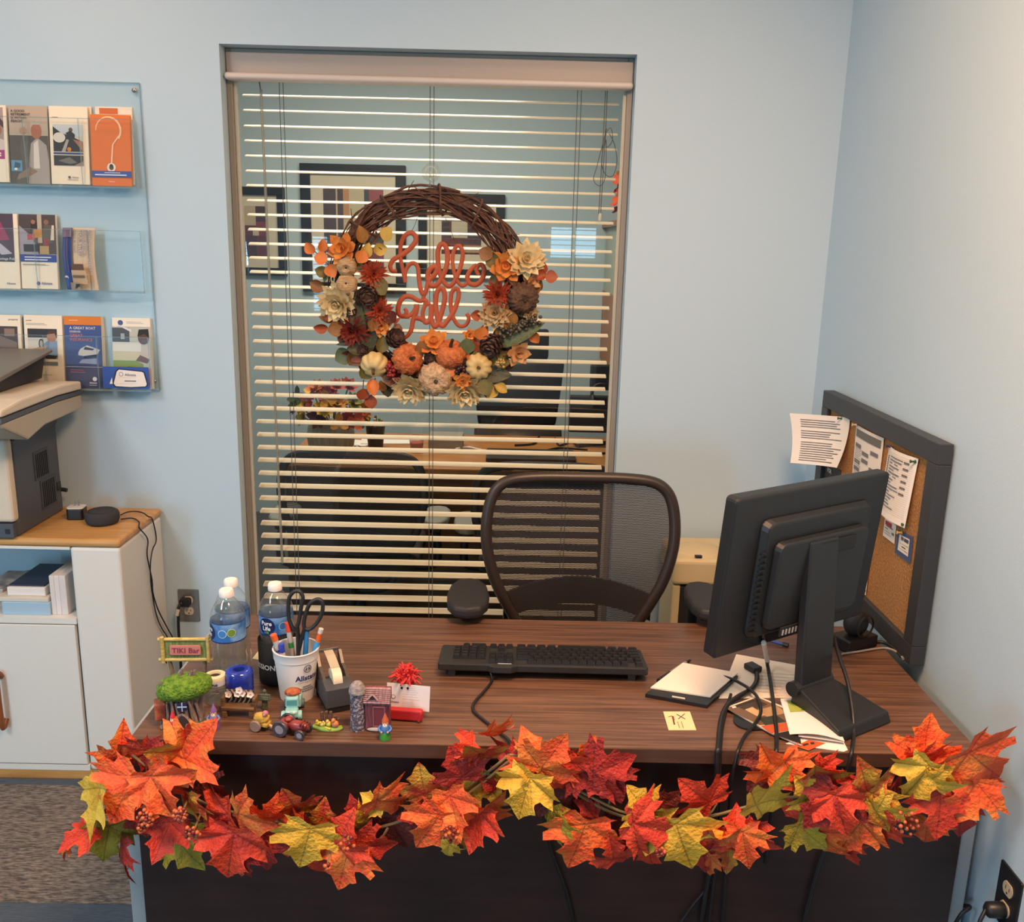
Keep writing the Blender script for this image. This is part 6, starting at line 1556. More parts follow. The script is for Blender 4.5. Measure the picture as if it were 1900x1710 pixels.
g = G(); prints(g, [('l', .36, .75, .86, .62, 4, '#7a8098'), ('l', .36, .80, .62, .42, 3, '#8a90a0'), ('l', .36, .70, .3, .1, 4, '#8a90a0'), ('t', 'Allstate', .07, .24, .12, '#3a4470'), ('c', .16, .48, .05, '#7a8098'), ('c', .16, .48, .038, '#e4dedb')], .088, .054, -.0004); g.build('card_print', cd)
# ================================================================ autumn wreath on the window glass
random.seed(21)
WY = .035                                       # wreath ring plane, just in front of the glass
def wz(x, y, dy=0.):                            # coordinates of the enlarged wreath view -> point at depth WY + dy
    return ony(540 + x / 3.5615, 300 + y / 3.5615, WY + dy)
WS = mpp(ony(800, 555, WY)) / 3.5615 * 1.02     # metres per enlarged pixel
wc = ony(797, 537, WY)
wr = thing('autumn_wreath', 'grapevine wreath with pumpkins and autumn flowers hanging on the glass', 'wreath', wc)
def WL(p): return Vector(p) - wc
# grapevine ring: many twisted twigs
M_vine = mat('grapevine', '#4a3026', .8, noise_col='#6b4836', nscale=70, bump=.4, bscale=160)
g = G()
Rm = 162 * mpp(wc)
for k in range(46):
    ph, tw = random.uniform(0, 2 * PI), random.choice((2, 3, 3, 4)) * random.choice((1, 1, -1))
    rr = random.uniform(.008, .047)
    a0, span = random.uniform(0, 2 * PI), random.uniform(4.2, 6.2)
    n = 44
    pts = []
    for i in range(n):
        a = a0 + span * i / (n - 1)
        q = ph + tw * a * .5
        r = Rm + rr * math.cos(q) + .004 * math.sin(a * 9 + k)
        pts.append((r * math.cos(a), rr * .55 * math.sin(q), r * math.sin(a)))
    rad = random.uniform(.0026, .0046)
    g.tube(pts, [rad * (1 - .5 * (i / n) ** 3) for i in range(n)], M_vine, 6)
for k in range(16):                             # loose ends and binding turns on the upper half
    a = random.uniform(.1, 3.0)
    c = Vector((Rm * math.cos(a), -.015, Rm * math.sin(a)))
    d = Vector((-math.sin(a), 0, math.cos(a))) * random.choice((-1, 1)) + Vector((math.cos(a), 0, math.sin(a))) * random.uniform(.1, .9)
    g.tube([c, c + d * .03, c + d * .065 + Vector((0, 0, .008))], [.0028, .0022, .001], M_vine, 5)
for a in (.9, 1.35, 1.95, 2.35):
    pts = []
    for i in range(15):
        q = 2 * PI * i / 14 + a
        r = Rm + .046 * math.cos(q)
        pts.append((r * math.cos(a + .012 * i), .040 * math.sin(q), r * math.sin(a + .012 * i)))
    g.tube(pts, .0034, M_vine, 6)
tag(g.build('vine_ring', wr, smooth=60), 'twisted brown grapevine ring', kind='stuff')
# suction hook
su = ony(800, 320, GY - .003)
t = thing('suction_hook', 'clear suction cup hook on the glass above the wreath', 'hook', (su.x, GY - .001, su.z))
M_suc = clear('suction_clear', '#f6f8f6', 1.6, .04, .05, '#e6e8e4')
g = G(); g.lathe([(.030, 0), (.029, .002), (.018, .007), (.012, .012), (.010, .016), (0, .016)], M_suc, 28, RX90); g.build('suction_cup', t, smooth=60)
g = G(); g.lathe([(.0155, .006), (.0190, .010), (.0155, .014)], clear('suction_highlight', '#ffffff', 1.9, .08, .30, '#f4f2ec'), 24, RX90, cap=False); g.build('cup_highlight', t, smooth=60)  # added ring, its milky white puts the cup's highlight into the colour
g = G(); g.tube(smooth_path([(0, -.014, 0), (0, -.020, -.02), (0, -.022, -.045), (0, -.036, -.058), (0, -.052, -.050), (0, -.056, -.038)], 5), .0055, M_suc, 8, flat=1.0); g.build('hook', t, smooth=60)

def leafmat(name, c1, c2, rough=.55): return mat(name, c1, rough, noise_col=c2, nscale=28, ramp=(.35, .7), detail=2)
LM = {'or': leafmat('leaf_orange', '#c9622a', '#d98a3c'), 'ru': leafmat('leaf_rust', '#8a3c1e', '#b0552a'), 'ye': leafmat('leaf_gold', '#b8923a', '#cfae4e'), 'br': leafmat('leaf_brown', '#6e4526', '#9a6a34'),
      'ol': leafmat('leaf_olive', '#5f5628', '#84763a'), 'gr': leafmat('leaf_green', '#4a5738', '#66714a'), 'dg': leafmat('leaf_dark_green', '#3a3a26', '#57553a'), 'bo': leafmat('leaf_bronze', '#8a5a28', '#b5843c'), 'dr': leafmat('leaf_maroon', '#4a2018', '#6e3020')}
def round_leaf_mesh(w, curl):
    g = G()
    def fn(u, v):
        b = v
        hw = w * (math.sin(PI * min(1, b * .97 + .03)) ** .75) * (1 - .25 * b) * .55
        a = 2 * u - 1
        return (a * hw, -curl * (a * a) * hw * .9 + .10 * math.sin(PI * b) * -.6 * curl + .03 * abs(a), b)
    g.grid(fn, 6, 8)
    return g.mesh('leaf', 80)
RLM = [round_leaf_mesh(.95, .5), round_leaf_mesh(.75, .8), round_leaf_mesh(1.05, .3), round_leaf_mesh(.30, .6), round_leaf_mesh(.42, .4)]
for me in RLM: me.materials.append(LM['or'])
def put_leaf(me, name, parent, pos, ang, size, m, tilt=(0, 0), width=1.):
    """leaf whose base-to-tip axis points to ang (0 = right, 90 = up, as seen) in the XZ plane"""
    o = link(name, me, parent)
    M = Matrix.Translation(pos) @ Matrix.Rotation(-math.radians(ang - 90), 4, 'Y') @ Matrix.Rotation(math.radians(tilt[0]), 4, 'X') @ Matrix.Rotation(math.radians(tilt[1]), 4, 'Z') @ Matrix.Diagonal((size * width, size, size, 1))
    o.matrix_local = M
    o.material_slots[0].link = 'OBJECT'
    o.material_slots[0].material = m
    return o
# round eucalyptus leaves: centre (enlarged px), radius, direction of the tip, colour
EU = [(125, 568, 40, 130, 'or'), (210, 550, 42, 80, 'or'), (195, 638, 42, 170, 'or'), (272, 725, 46, 300, 'or'), (465, 475, 55, 100, 'bo'), (638, 475, 48, 60, 'ye'), (590, 577, 43, 20, 'ye'), (500, 585, 50, 70, 'ye'), (465, 630, 42, 240, 'or'), (445, 685, 34, 250, 'ol'),
      (195, 1095, 45, 180, 'ru'), (290, 1105, 48, 190, 'br'), (258, 1025, 40, 200, 'ru'), (370, 1135, 52, 260, 'ru'), (655, 1030, 45, 310, 'dr'), (703, 1105, 36, 80, 'br'), (545, 1490, 55, 280, 'or'), (470, 1540, 42, 250, 'ru'), (530, 1587, 46, 275, 'ru'), (605, 1485, 40, 290, 'br'), (490, 1400, 46, 230, 'ol'),
      (1222, 1015, 38, 180, 'ru'), (1300, 980, 40, 140, 'ru'), (1430, 1045, 64, 270, 'bo'), (1655, 700, 42, 80, 'ru'), (1645, 757, 42, 200, 'ru'), (1722, 760, 40, 0, 'ru'), (1612, 820, 52, 300, 'bo'), (1335, 645, 62, 120, 'ol'), (1285, 605, 45, 150, 'br'), (1345, 795, 46, 200, 'ol'), (1475, 780, 42, 270, 'br'),
      (1160, 1215, 52, 90, 'gr'), (1320, 1520, 48, 240, 'ye'), (1388, 1500, 46, 330, 'ye'), (1285, 1490, 55, 300, 'ol'), (1615, 1160, 42, 300, 'or'), (925, 1220, 44, 60, 'dr'), (862, 1228, 46, 100, 'br'), (760, 1215, 44, 130, 'ru'), (600, 1205, 56, 80, 'ol'), (590, 830, 55, 300, 'ol'), (590, 890, 46, 270, 'br'), (1150, 1300, 46, 60, 'or'), (1260, 1130, 46, 60, 'or'), (420, 1300, 60, 230, 'br'), (430, 1240, 55, 180, 'dg'), (1060, 1380, 40, 270, 'or'), (1420, 1180, 50, 40, 'ol'), (1400, 1290, 50, 320, 'ol'), (545, 1080, 40, 250, 'br'), (520, 690, 44, 20, 'dr')]
stem_m = mat('leaf_stem', '#5c4630', .8)
for i, (x, y, r, a, c) in enumerate(EU):
    s_ = 2.05 * r * WS
    d = Vector((math.cos(math.radians(a)), 0, math.sin(math.radians(a))))
    p = WL(wz(x, y, -.045 - .012 * (i % 3))) - d * s_ * .5
    o = put_leaf(RLM[i % 3], 'leaf', wr, p, a, s_, LM[c], (random.uniform(-18, 18), random.uniform(-25, 25)))
# long leaves: base, tip, mesh, colour
for (x0, y0, x1, y1, k, c, w) in ((520, 1260, 435, 860, 4, 'dg', 1.05), (470, 1210, 440, 900, 3, 'gr', 1.0), (1335, 1215, 1678, 1062, 3, 'gr', 1.1), (1215, 1268, 1295, 1065, 4, 'ru', 1.1), (560, 1190, 600, 1000, 4, 'dg', .8), (600, 1400, 690, 1500, 4, 'br', 1.), (1230, 1400, 1460, 1410, 4, 'dg', 1.2), (1250, 1420, 1400, 1445, 4, 'ol', 1.), (860, 1390, 960, 1330, 4, 'gr', 1.), (480, 1180, 295, 1210, 3, 'dg', .8), (1100, 1270, 1175, 1160, 4, 'gr', .8), (1180, 1290, 1320, 1260, 4, 'ol', 1.), (1490, 1010, 1640, 990, 4, 'ol', .8), (680, 1080, 720, 1030, 3, 'ru', 1.), (1290, 1350, 1430, 1270, 3, 'ol', 1.2), (1320, 1370, 1470, 1310, 3, 'ol', 1.1)):
    a, b = WL(wz(x0, y0, -.05)), WL(wz(x1, y1, -.062))
    L_ = (b - a).length
    put_leaf(RLM[k], 'long_leaf', wr, a, math.degrees(math.atan2(b.z - a.z, b.x - a.x)), L_, LM[c], (4, random.uniform(-20, 20)), w)
random.seed(77)
for i in range(64):                              # darker leaves filling the ring behind the flowers
    aa = math.radians(random.uniform(163, 378))
    rr = Rm + random.uniform(-.038, .045)
    pz_ = Vector((rr * math.cos(aa), -.030 - .012 * random.random(), rr * math.sin(aa)))
    put_leaf(RLM[random.choice((0, 1, 2, 4))], 'leaf', wr, pz_, math.degrees(aa) + random.uniform(-90, 90), random.uniform(.038, .060), LM[random.choice(('br', 'ol', 'dg', 'dr', 'bo', 'gr', 'ru'))], (random.uniform(-20, 20), random.uniform(-25, 25)))
def sprig(pts):
    g = G(); g.tube(smooth_path([WL(wz(x, y, -.045)) for x, y in pts], 4), .0016, stem_m, 5); g.build('sprig_stem', wr)
for pts in ([(300, 760), (255, 690), (165, 600), (120, 560)], [(240, 660), (215, 560)], [(420, 660), (540, 540), (590, 490), (640, 470)], [(545, 540), (600, 580)], [(400, 1100), (280, 1100), (190, 1095)], [(560, 1430), (490, 1520), (470, 1550)], [(480, 1440), (475, 1500)], [(1290, 1010), (1220, 1015)], [(1600, 740), (1720, 760)], [(1270, 1450), (1330, 1520)], [(1330, 1480), (1390, 1500)]):
    sprig(pts)
# flowers
FM = {'cream': mat('petal_cream', '#d9c08a', .7, noise_col='#e6d6a8', nscale=40), 'orange': mat('petal_orange', '#cf7530', .7, noise_col='#de9648', nscale=40), 'rust': mat('petal_rust', '#93351c', .7, noise_col='#b24a28', nscale=40), 'maroon': mat('petal_maroon', '#6b2018', .7, noise_col='#8d3022', nscale=40), 'peach': mat('petal_peach', '#c48a52', .7, noise_col='#d6a46e', nscale=40), 'tan': mat('petal_tan', '#b79a6c', .75, noise_col='#cdb48a', nscale=40)}
def flower(name, x, y, r, layers, m, dirv=(0, -1, 0), core=None, dy=-.055):
    R_ = r * WS * 1.14
    p = WL(wz(x, y, dy))
    g = G()
    for (n, rad, w, tilt, lift) in layers:
        M = facing(p + Vector(dirv).normalized() * lift * R_, dirv, random.uniform(0, 6))
        petal_ring(g, 0, n, R_ * rad, R_ * w, tilt, FM[m], M, curl=.5)
    if core: g.sph(p + Vector(dirv).normalized() * .12 * R_, R_ * .14, pc(core, .8), 8, 6)
    return g.build(name, wr, smooth=60)
DAH = [(12, 1.0, .42, .05, 0), (12, .92, .4, .25, .05), (10, .75, .36, .5, .12), (8, .55, .32, .8, .18), (6, .35, .26, 1.1, .22)]
MUM = [(16, 1.0, .20, .0, 0), (16, .9, .18, .25, .06), (14, .75, .17, .5, .12), (12, .55, .15, .8, .18), (8, .35, .12, 1.1, .2)]
OPEN = [(6, 1.0, .62, .10, 0), (6, .82, .55, .45, .06), (5, .5, .4, .9, .1)]
flower('cream_dahlia', 315, 930, 128, DAH, 'cream', (-.2, -1, -.25))
flower('cream_dahlia', 1552, 650, 118, DAH, 'cream', (.2, -1, .3))
flower('cream_dahlia', 785, 1490, 118, DAH, 'cream', (-.1, -1, -.5))
flower('cream_dahlia', 1145, 1505, 120, DAH, 'cream', (.15, -1, -.5))
flower('orange_blossom', 345, 578, 98, OPEN, 'orange', (-.3, -1, .2), '#8a4a1c')
flower('orange_blossom', 1420, 690, 105, OPEN, 'orange', (0, -1, .1), '#b5602a')
flower('orange_blossom', 1135, 1445, 60, OPEN, 'orange', (0, -1, -.2), '#b5602a', -.085)
flower('orange_blossom', 945, 1195, 90, OPEN, 'orange', (.0, -1, .6), '#b5602a')
flower('orange_blossom', 590, 1080, 72, OPEN, 'orange', (.3, -1, -.2), '#8a3a1c')
flower('orange_blossom', 1180, 1145, 45, OPEN, 'orange', (.3, -1, .2), '#8a3a1c')
flower('peach_blossom', 1500, 1262, 80, OPEN, 'peach', (.3, -1, -.2), '#a8643a')
flower('peach_blossom', 1590, 790, 62, OPEN, 'peach', (.4, -1, 0), '#a8643a')
flower('rust_mum', 545, 745, 92, MUM, 'rust', (.2, -1, .1))
flower('rust_mum', 585, 985, 88, MUM, 'rust', (.2, -1, .1))
flower('maroon_mum', 412, 1115, 110, MUM, 'maroon', (-.1, -1, -.1))
flower('rust_mum', 1372, 880, 100, MUM, 'rust', (-.2, -1, 0))
flower('rust_mum', 700, 1420, 60, MUM, 'maroon', (0, -1, -.3))
flower('tan_blossom', 1350, 1000, 100, DAH, 'tan', (-.1, -1, .1))
flower('tan_blossom', 1580, 1000, 50, DAH, 'tan', (.3, -1, .1))
# husk rosettes
for (x, y, r, dv) in ((368, 692, 66, (.0, -1, -.3)), (368, 812, 70, (0, -1, .3))):
    g = G(); p = WL(wz(x, y, -.06))
    g.T = facing(p, dv); R_ = r * WS
    g.lathe([(R_ * .3, -R_ * .7), (R_ * .9, -R_ * .4), (R_ * 1.0, 0), (R_ * .85, R_ * .45), (R_ * .4, R_ * .65), (R_ * .15, R_ * .5), (0, R_ * .35)], mat('husk_tan', '#a3835c', .8, noise_col='#c4a67c', nscale=60, nstretch=(1, 1, 4), bump=.4), 24, lobes=7, amp=.10)
    hk = g.build('seed_husk', wr, smooth=50)
    g = G(); g.T = facing(p, dv); g.lathe([(R_ * .16, R_ * .42), (0, R_ * .46)], pc('#2e1d12', .9), 10, cap=False); g.build('husk_eye', hk)
# pumpkins
def pumpkin(x, y, r, m, dv, lobes=9, amp=.16, stem='#5b4326', rough=0., sl=.35):
    p = WL(wz(x, y, -.062)); R_ = r * WS * 1.06
    M = facing(p, dv)
    n, k = 54, 14
    v, f = [], []
    for j in range(k + 1):
        ph = -PI / 2 + PI * j / k
        for i in range(n):
            a = 2 * PI * i / n
            lob = 1 - amp * (1 - abs(math.sin(a * lobes / 2))) * math.cos(ph) ** .5 if abs(math.cos(ph)) > 1e-6 else 1
            rr = R_ * math.cos(ph) * lob
            z = R_ * .78 * math.sin(ph) * (1 - .35 * math.cos(ph) ** 0 * max(0, 1 - math.cos(ph) * 2.2))
            q = Vector((rr * math.cos(a), rr * math.sin(a), z))
            if rough: q *= 1 + rough * (noise.noise(q * 170 + Vector((x, y, 0))) + .6 * abs(noise.noise(q * 320)))
            v.append(q)
    for j in range(k):
        for i in range(n): f.append((j * n + i, j * n + (i + 1) % n, (j + 1) * n + (i + 1) % n, (j + 1) * n + i))
    g = G(); g.add(v, f, m, M); o = g.build('pumpkin', wr, smooth=80)
    g = G(); g.T = M; g.tube(smooth_path([(0, 0, R_ * .42), (0, 0, R_ * (.62 + sl * .3)), (R_ * .08, 0, R_ * (.62 + sl))], 3), [R_ * .16, R_ * .13, R_ * .11, R_ * .10, R_ * .10, R_ * .10, R_ * .11], pc(stem, .8), 8); g.build('stem', o, smooth=60)
M_pcr = mat('pumpkin_cream', '#cdb070', .45, noise_col='#dcc48a', nscale=20)
M_por = mat('pumpkin_orange_knit', '#b5592a', .7, noise_col='#d07a44', nscale=90, bump=.8, bscale=110)
M_ptn = mat('pumpkin_tan_knit', '#b8926a', .75, noise_col='#d6b692', nscale=90, bump=.8, bscale=110)
M_pbr = mat('pumpkin_brown_husk', '#4b3426', .8, noise_col='#6b4c36', nscale=60, bump=.8, bscale=120)
pumpkin(553, 1338, 88, M_pcr, (-.05, -.75, -.55))
pumpkin(1240, 1352, 86, M_pcr, (0, -1, .0), 10)
pumpkin(770, 1302, 98, M_por, (.5, -1, .2), 11, .1, '#3a2618', .09)
pumpkin(1052, 1268, 98, M_por, (.1, -.6, .9), 11, .1, '#3a2618', .09, .5)
pumpkin(955, 1432, 108, M_ptn, (.1, -1, -.15), 9, .12, '#4a3626', .09, .05)
pumpkin(1532, 900, 100, M_pbr, (.2, -1, -.2), 18, .14, '#3a281c', .05, .05)
# pine cones
M_cone = mat('pine_cone', '#3a2620', .75, noise_col='#5c4236', nscale=60)
def cone(x, y, r, dv, ln=1.35):
    p = WL(wz(x, y, -.058)); R_ = r * WS
    g = G(); M = facing(p, dv)
    g.T = M @ MT(0, 0, -R_ * .5)
    g.sph((0, 0, R_ * .5), (R_ * .55, R_ * .55, R_ * .75), M_cone, 12, 8)
    for k in range(46):
        a, tt = k * 2.39996, k / 46
        rr = R_ * (.95 * math.sin(PI * (.12 + .80 * tt)) ** .8)
        z = R_ * ln * tt - R_ * .12
        B = Matrix.Rotation(a, 4, 'Z') @ MT(rr * .45, 0, z) @ Matrix.Rotation(-.5 - .5 * tt, 4, 'Y')
        w = R_ * .26
        g.add([(0, -w * .5, 0), (rr * .6, -w, .0), (rr * .75, 0, w * .25), (rr * .6, w, 0), (0, w * .5, 0), (rr * .62, 0, -w * .4)], [(0, 1, 2, 3, 4), (1, 5, 2), (2, 5, 3), (0, 5, 1), (4, 3, 5), (0, 4, 5)], M_cone, B)
    g.build('pine_cone', wr)
cone(512, 885, 80, (.1, -1, -.1)); cone(680, 1172, 72, (.5, -.8, .4)); cone(1335, 1195, 84, (-.3, -.7, -.5), 1.6); cone(925, 1292, 50, (0, -1, 0)); cone(1120, 1320, 50, (0, -1, .2)); cone(405, 985, 42, (-.2, -1, 0)); cone(480, 1250, 45, (-.3, -1, .2))
# berry clusters
def berries(x0, y0, x1, y1, w, n, r, c, dy=-.07):
    g = G()
    for k in range(n):
        u = random.random()
        q = WL(wz(x0 + (x1 - x0) * u + random.uniform(-w, w), y0 + (y1 - y0) * u + random.uniform(-w, w), dy + random.uniform(-.012, .012)))
        g.sph(q, r * WS, c, 8, 6)
    tag(g.build('berry_cluster', wr, smooth=60), 'cluster of tiny berries', kind='stuff')
berries(1400, 1130, 1630, 1040, 34, 70, 12, mat('berry_silver', '#6b6455', .35, .3, noise_col='#3a342e', nscale=90))
berries(1380, 1330, 1390, 1340, 30, 18, 12, mat('berry_gold', '#b59a5c', .35, .3))
berries(660, 1340, 690, 1420, 36, 40, 13, mat('berry_red', '#8a241f', .4))
berries(1105, 1360, 1140, 1380, 28, 16, 15, mat('berry_plum', '#3a201e', .3))
# lettering "hello y'all"
M_sign = mat('sign_terracotta', '#b0522a', .55, noise_col='#a04724', nscale=18)
sg = [[(700, 722), (668, 722), (655, 690), (672, 652), (710, 628), (752, 602), (795, 565), (825, 520), (815, 482), (786, 470), (750, 492), (726, 545), (722, 620), (735, 700), (756, 798)],
      [(752, 775), (758, 720), (785, 678), (815, 672), (838, 700), (845, 770), (856, 840), (875, 878), (893, 850), (905, 800), (920, 775), (955, 738), (962, 704), (940, 692), (912, 722), (903, 770), (922, 815), (960, 815), (998, 765), (1030, 680), (1033, 600), (1015, 550), (988, 548), (970, 600), (976, 700), (1000, 780), (1040, 822), (1078, 795), (1115, 710), (1135, 615), (1120, 562), (1092, 560), (1070, 612), (1070, 690), (1092, 775), (1130, 820), (1165, 800)],
      [(1228, 680), (1192, 708), (1165, 760), (1180, 803), (1222, 812), (1260, 780), (1277, 722), (1264, 684), (1240, 684), (1226, 715), (1240, 748)],
      [(878, 880), (868, 915), (835, 915), (795, 892), (748, 893), (714, 938), (708, 995), (732, 1020), (755, 1012), (762, 985), (748, 968)],
      [(735, 1020), (768, 1022), (800, 1005), (822, 975), (832, 945), (826, 990), (806, 1050), (796, 1105), (772, 1148), (736, 1170)],
      [(800, 1030), (850, 1035), (872, 1050)],
      [(922, 935), (888, 948), (870, 1000), (882, 1058), (910, 1055), (926, 1000), (926, 940), (926, 1030), (944, 1085), (964, 1080), (985, 1030), (1014, 920), (1010, 852), (986, 836), (962, 872), (956, 960), (974, 1050), (1000, 1085), (1030, 1055), (1075, 990), (1105, 900), (1105, 852), (1085, 838), (1060, 872), (1056, 960), (1076, 1040), (1112, 1085), (1155, 1078), (1175, 1035), (1160, 1002)],
      [(870, 915), (892, 920), (884, 948)]]
si = thing('greeting_sign', "terracotta cursive sign reading hello y'all inside the wreath", 'sign', wr.location)
for st in sg:
    pts = smooth_path([WL(wz(x, y, -.010)) for x, y in st], 5)
    n = len(pts)
    g = G(); g.tube(pts, [16.5 * WS * (.75 + .25 * math.sin(PI * min(1, max(0, i / n * 1.1)))) for i in range(n)], M_sign, 8, flat=.42, up=(0, 1, 0)); g.build('letter_stroke', si, smooth=60)
for (x0, y0, x1, y1) in ((835, 370, 792, 470), (1020, 370, 1092, 555)):
    g = G(); g.tube([WL(wz(x0, y0, -.0)), WL(wz((x0 + x1) / 2 + 4, (y0 + y1) / 2, -.008)), WL(wz(x1, y1, -.012))], .0009, M_vine, 5); g.build('hanging_wire', si)

# ================================================================ maple leaf garland on the desk front
def maple_mesh(seed, curl, fold):
    random.seed(seed)
    half = [(.05, -.02), (.22, -.12), (.34, -.085), (.45, -.11), (.385, -.01), (.36, .06), (.47, .085), (.55, .19), (.74, .29), (.59, .325), (.52, .345), (.55, .42), (.57, .53), (.42, .47), (.33, .44), (.24, .47), (.25, .57), (.33, .66), (.24, .69), (.18, .74), (.10, .87), (.0, 1.02)]
    half = [(x * random.uniform(.94, 1.06), y + random.uniform(-.015, .015)) for x, y in half]
    out = half + [(-x * random.uniform(.95, 1.05), y + random.uniform(-.012, .012)) for x, y in reversed(half[:-1])]
    cx, cy = 0, .10
    veins = [90, 90 - 66, 90 + 66, -22, 202]
    v, f = [(cx, 0, cy)], []
    n = len(out)
    fr = (.3, .6, .82, 1.0)
    for q in fr:
        for x, y in out:
            px_, py_ = cx + (x - cx) * q, cy + (y - cy) * q
            a = math.degrees(math.atan2(py_ - cy, px_ - cx))
            r = math.hypot(px_ - cx, py_ - cy)
            d = min(abs((a - w + 180) % 360 - 180) for w in veins)
            zz = fold * r * min(1, d / 28) - curl * r * r + .05 * noise.noise(Vector((px_ * 3 + seed, py_ * 3, seed))) * 1.2
            v.append((px_, -zz, py_))
    for i in range(n): f.append((0, 1 + i, 1 + (i + 1) % n))
    for k in range(len(fr) - 1):
        for i in range(n):
            a, b = 1 + k * n, 1 + (k + 1) * n
            f.append((a + i, b + i, b + (i + 1) % n, a + (i + 1) % n))
    g = G(); g.add(v, f)
    return g.mesh('leaf', 80)
def maple_mat(name, base, tipc, vein, spot=.5):
    """leaf colour: blotches of two dyes, running radially, with darker veins"""
    if name in _mats: return _mats[name]
    m = mat(name, base, .62)
    nt = m.node_tree; b = nt.nodes['Principled BSDF']
    tc = nt.nodes.new('ShaderNodeTexCoord')
    n = nt.nodes.new('ShaderNodeTexNoise'); n.inputs['Scale'].default_value = 2.4; n.inputs['Detail'].default_value = 3
    oi = nt.nodes.new('ShaderNodeObjectInfo')
    ad = nt.nodes.new('ShaderNodeVectorMath'); ad.operation = 'ADD'
    mu = nt.nodes.new('ShaderNodeVectorMath'); mu.operation = 'SCALE'; mu.inputs['Scale'].default_value = 20.
    cb = nt.nodes.new('ShaderNodeCombineXYZ')
    for i in range(3): nt.links.new(oi.outputs['Random'], cb.inputs[i])
    nt.links.new(cb.outputs[0], mu.inputs[0])
    nt.links.new(tc.outputs['Object'], ad.inputs[0]); nt.links.new(mu.outputs[0], ad.inputs[1])
    nt.links.new(ad.outputs[0], n.inputs['Vector'])
    r = nt.nodes.new('ShaderNodeValToRGB')
    r.color_ramp.elements[0].position, r.color_ramp.elements[1].position = spot - .12, spot + .14
    r.color_ramp.elements[0].color = (*lin(base), 1); r.color_ramp.elements[1].color = (*lin(tipc), 1)
    nt.links.new(n.outputs[0], r.inputs[0])
    # veins: thin rays from the leaf base
    sp = nt.nodes.new('ShaderNodeSeparateXYZ'); nt.links.new(tc.outputs['Object'], sp.inputs[0])
    def mm(op, a, c=None):
        q = nt.nodes.new('ShaderNodeMath'); q.operation = op
        for i, z in enumerate((a, c)):
            if z is None: continue
            if isinstance(z, (int, float)): q.inputs[i].default_value = z
            else: nt.links.new(z, q.inputs[i])
        return q.outputs[0]
    dy = mm('SUBTRACT', sp.outputs[2], .10)
    dist = None
    for w in (90, 24, 156, -22, 202):
        c_, s_ = math.cos(math.radians(w)), math.sin(math.radians(w))
        along = mm('ADD', mm('MULTIPLY', sp.outputs[0], c_), mm('MULTIPLY', dy, s_))
        perp = mm('ABSOLUTE', mm('SUBTRACT', mm('MULTIPLY', sp.outputs[0], s_), mm('MULTIPLY', dy, c_)))
        d = mm('ADD', perp, mm('MULTIPLY', mm('LESS_THAN', along, 0.), 1.))
        dist = d if dist is None else mm('MINIMUM', dist, d)
    isv = mm('LESS_THAN', dist, .012)
    mx = nt.nodes.new('ShaderNodeMix'); mx.data_type = 'RGBA'
    nt.links.new(mm('MULTIPLY', isv, .55), mx.inputs['Factor'])
    nt.links.new(r.outputs[0], mx.inputs['A']); mx.inputs['B'].default_value = (*lin(vein), 1)
    nt.links.new(mx.outputs['Result'], b.inputs['Base Color'])
    bn = nt.nodes.new('ShaderNodeTexNoise'); bn.inputs['Scale'].default_value = 14
    nt.links.new(tc.outputs['Object'], bn.inputs['Vector'])
    bp = nt.nodes.new('ShaderNodeBump'); bp.inputs['Strength'].default_value = .35; bp.inputs['Distance'].default_value = .02
    nt.links.new(bn.outputs[0], bp.inputs['Height']); nt.links.new(bp.outputs[0], b.inputs['Normal'])
    b.inputs['Subsurface Weight'].default_value = .0
    return m
MM = {'r': maple_mat('maple_red', '#dc4522', '#c2301c', '#7a1a12'), 'o': maple_mat('maple_orange', '#e75524', '#ea8434', '#8d2a14', .56), 'R': maple_mat('maple_crimson', '#b52c1e', '#8d221c', '#4a100e'), 'y': maple_mat('maple_yellow', '#d6a02a', '#e2b840', '#7a5a14'),
      'm': maple_mat('maple_red_gold', '#c23a1e', '#c9962c', '#7a2a14', .50), 'l': maple_mat('maple_olive', '#94801e', '#b59a2a', '#5c4a12'), 'd': maple_mat('maple_dark', '#5c1c18', '#7d2a1c', '#2e0e0c')}
MAP = [maple_mesh(1, .10, .16), maple_mesh(2, .28, .20), maple_mesh(3, -.12, .18), maple_mesh(4, .40, .12), maple_mesh(5, .15, .30)]
for me in MAP: me.materials.append(MM['r'])
gd = thing('leaf_garland', 'red, orange and yellow maple leaf garland draped along the desk front', 'garland', (.18, -1.345, .60))
GYP = -1.372
def GL(u, v, dy=0.): return ony(u, v, GYP + dy) - gd.location
random.seed(99)
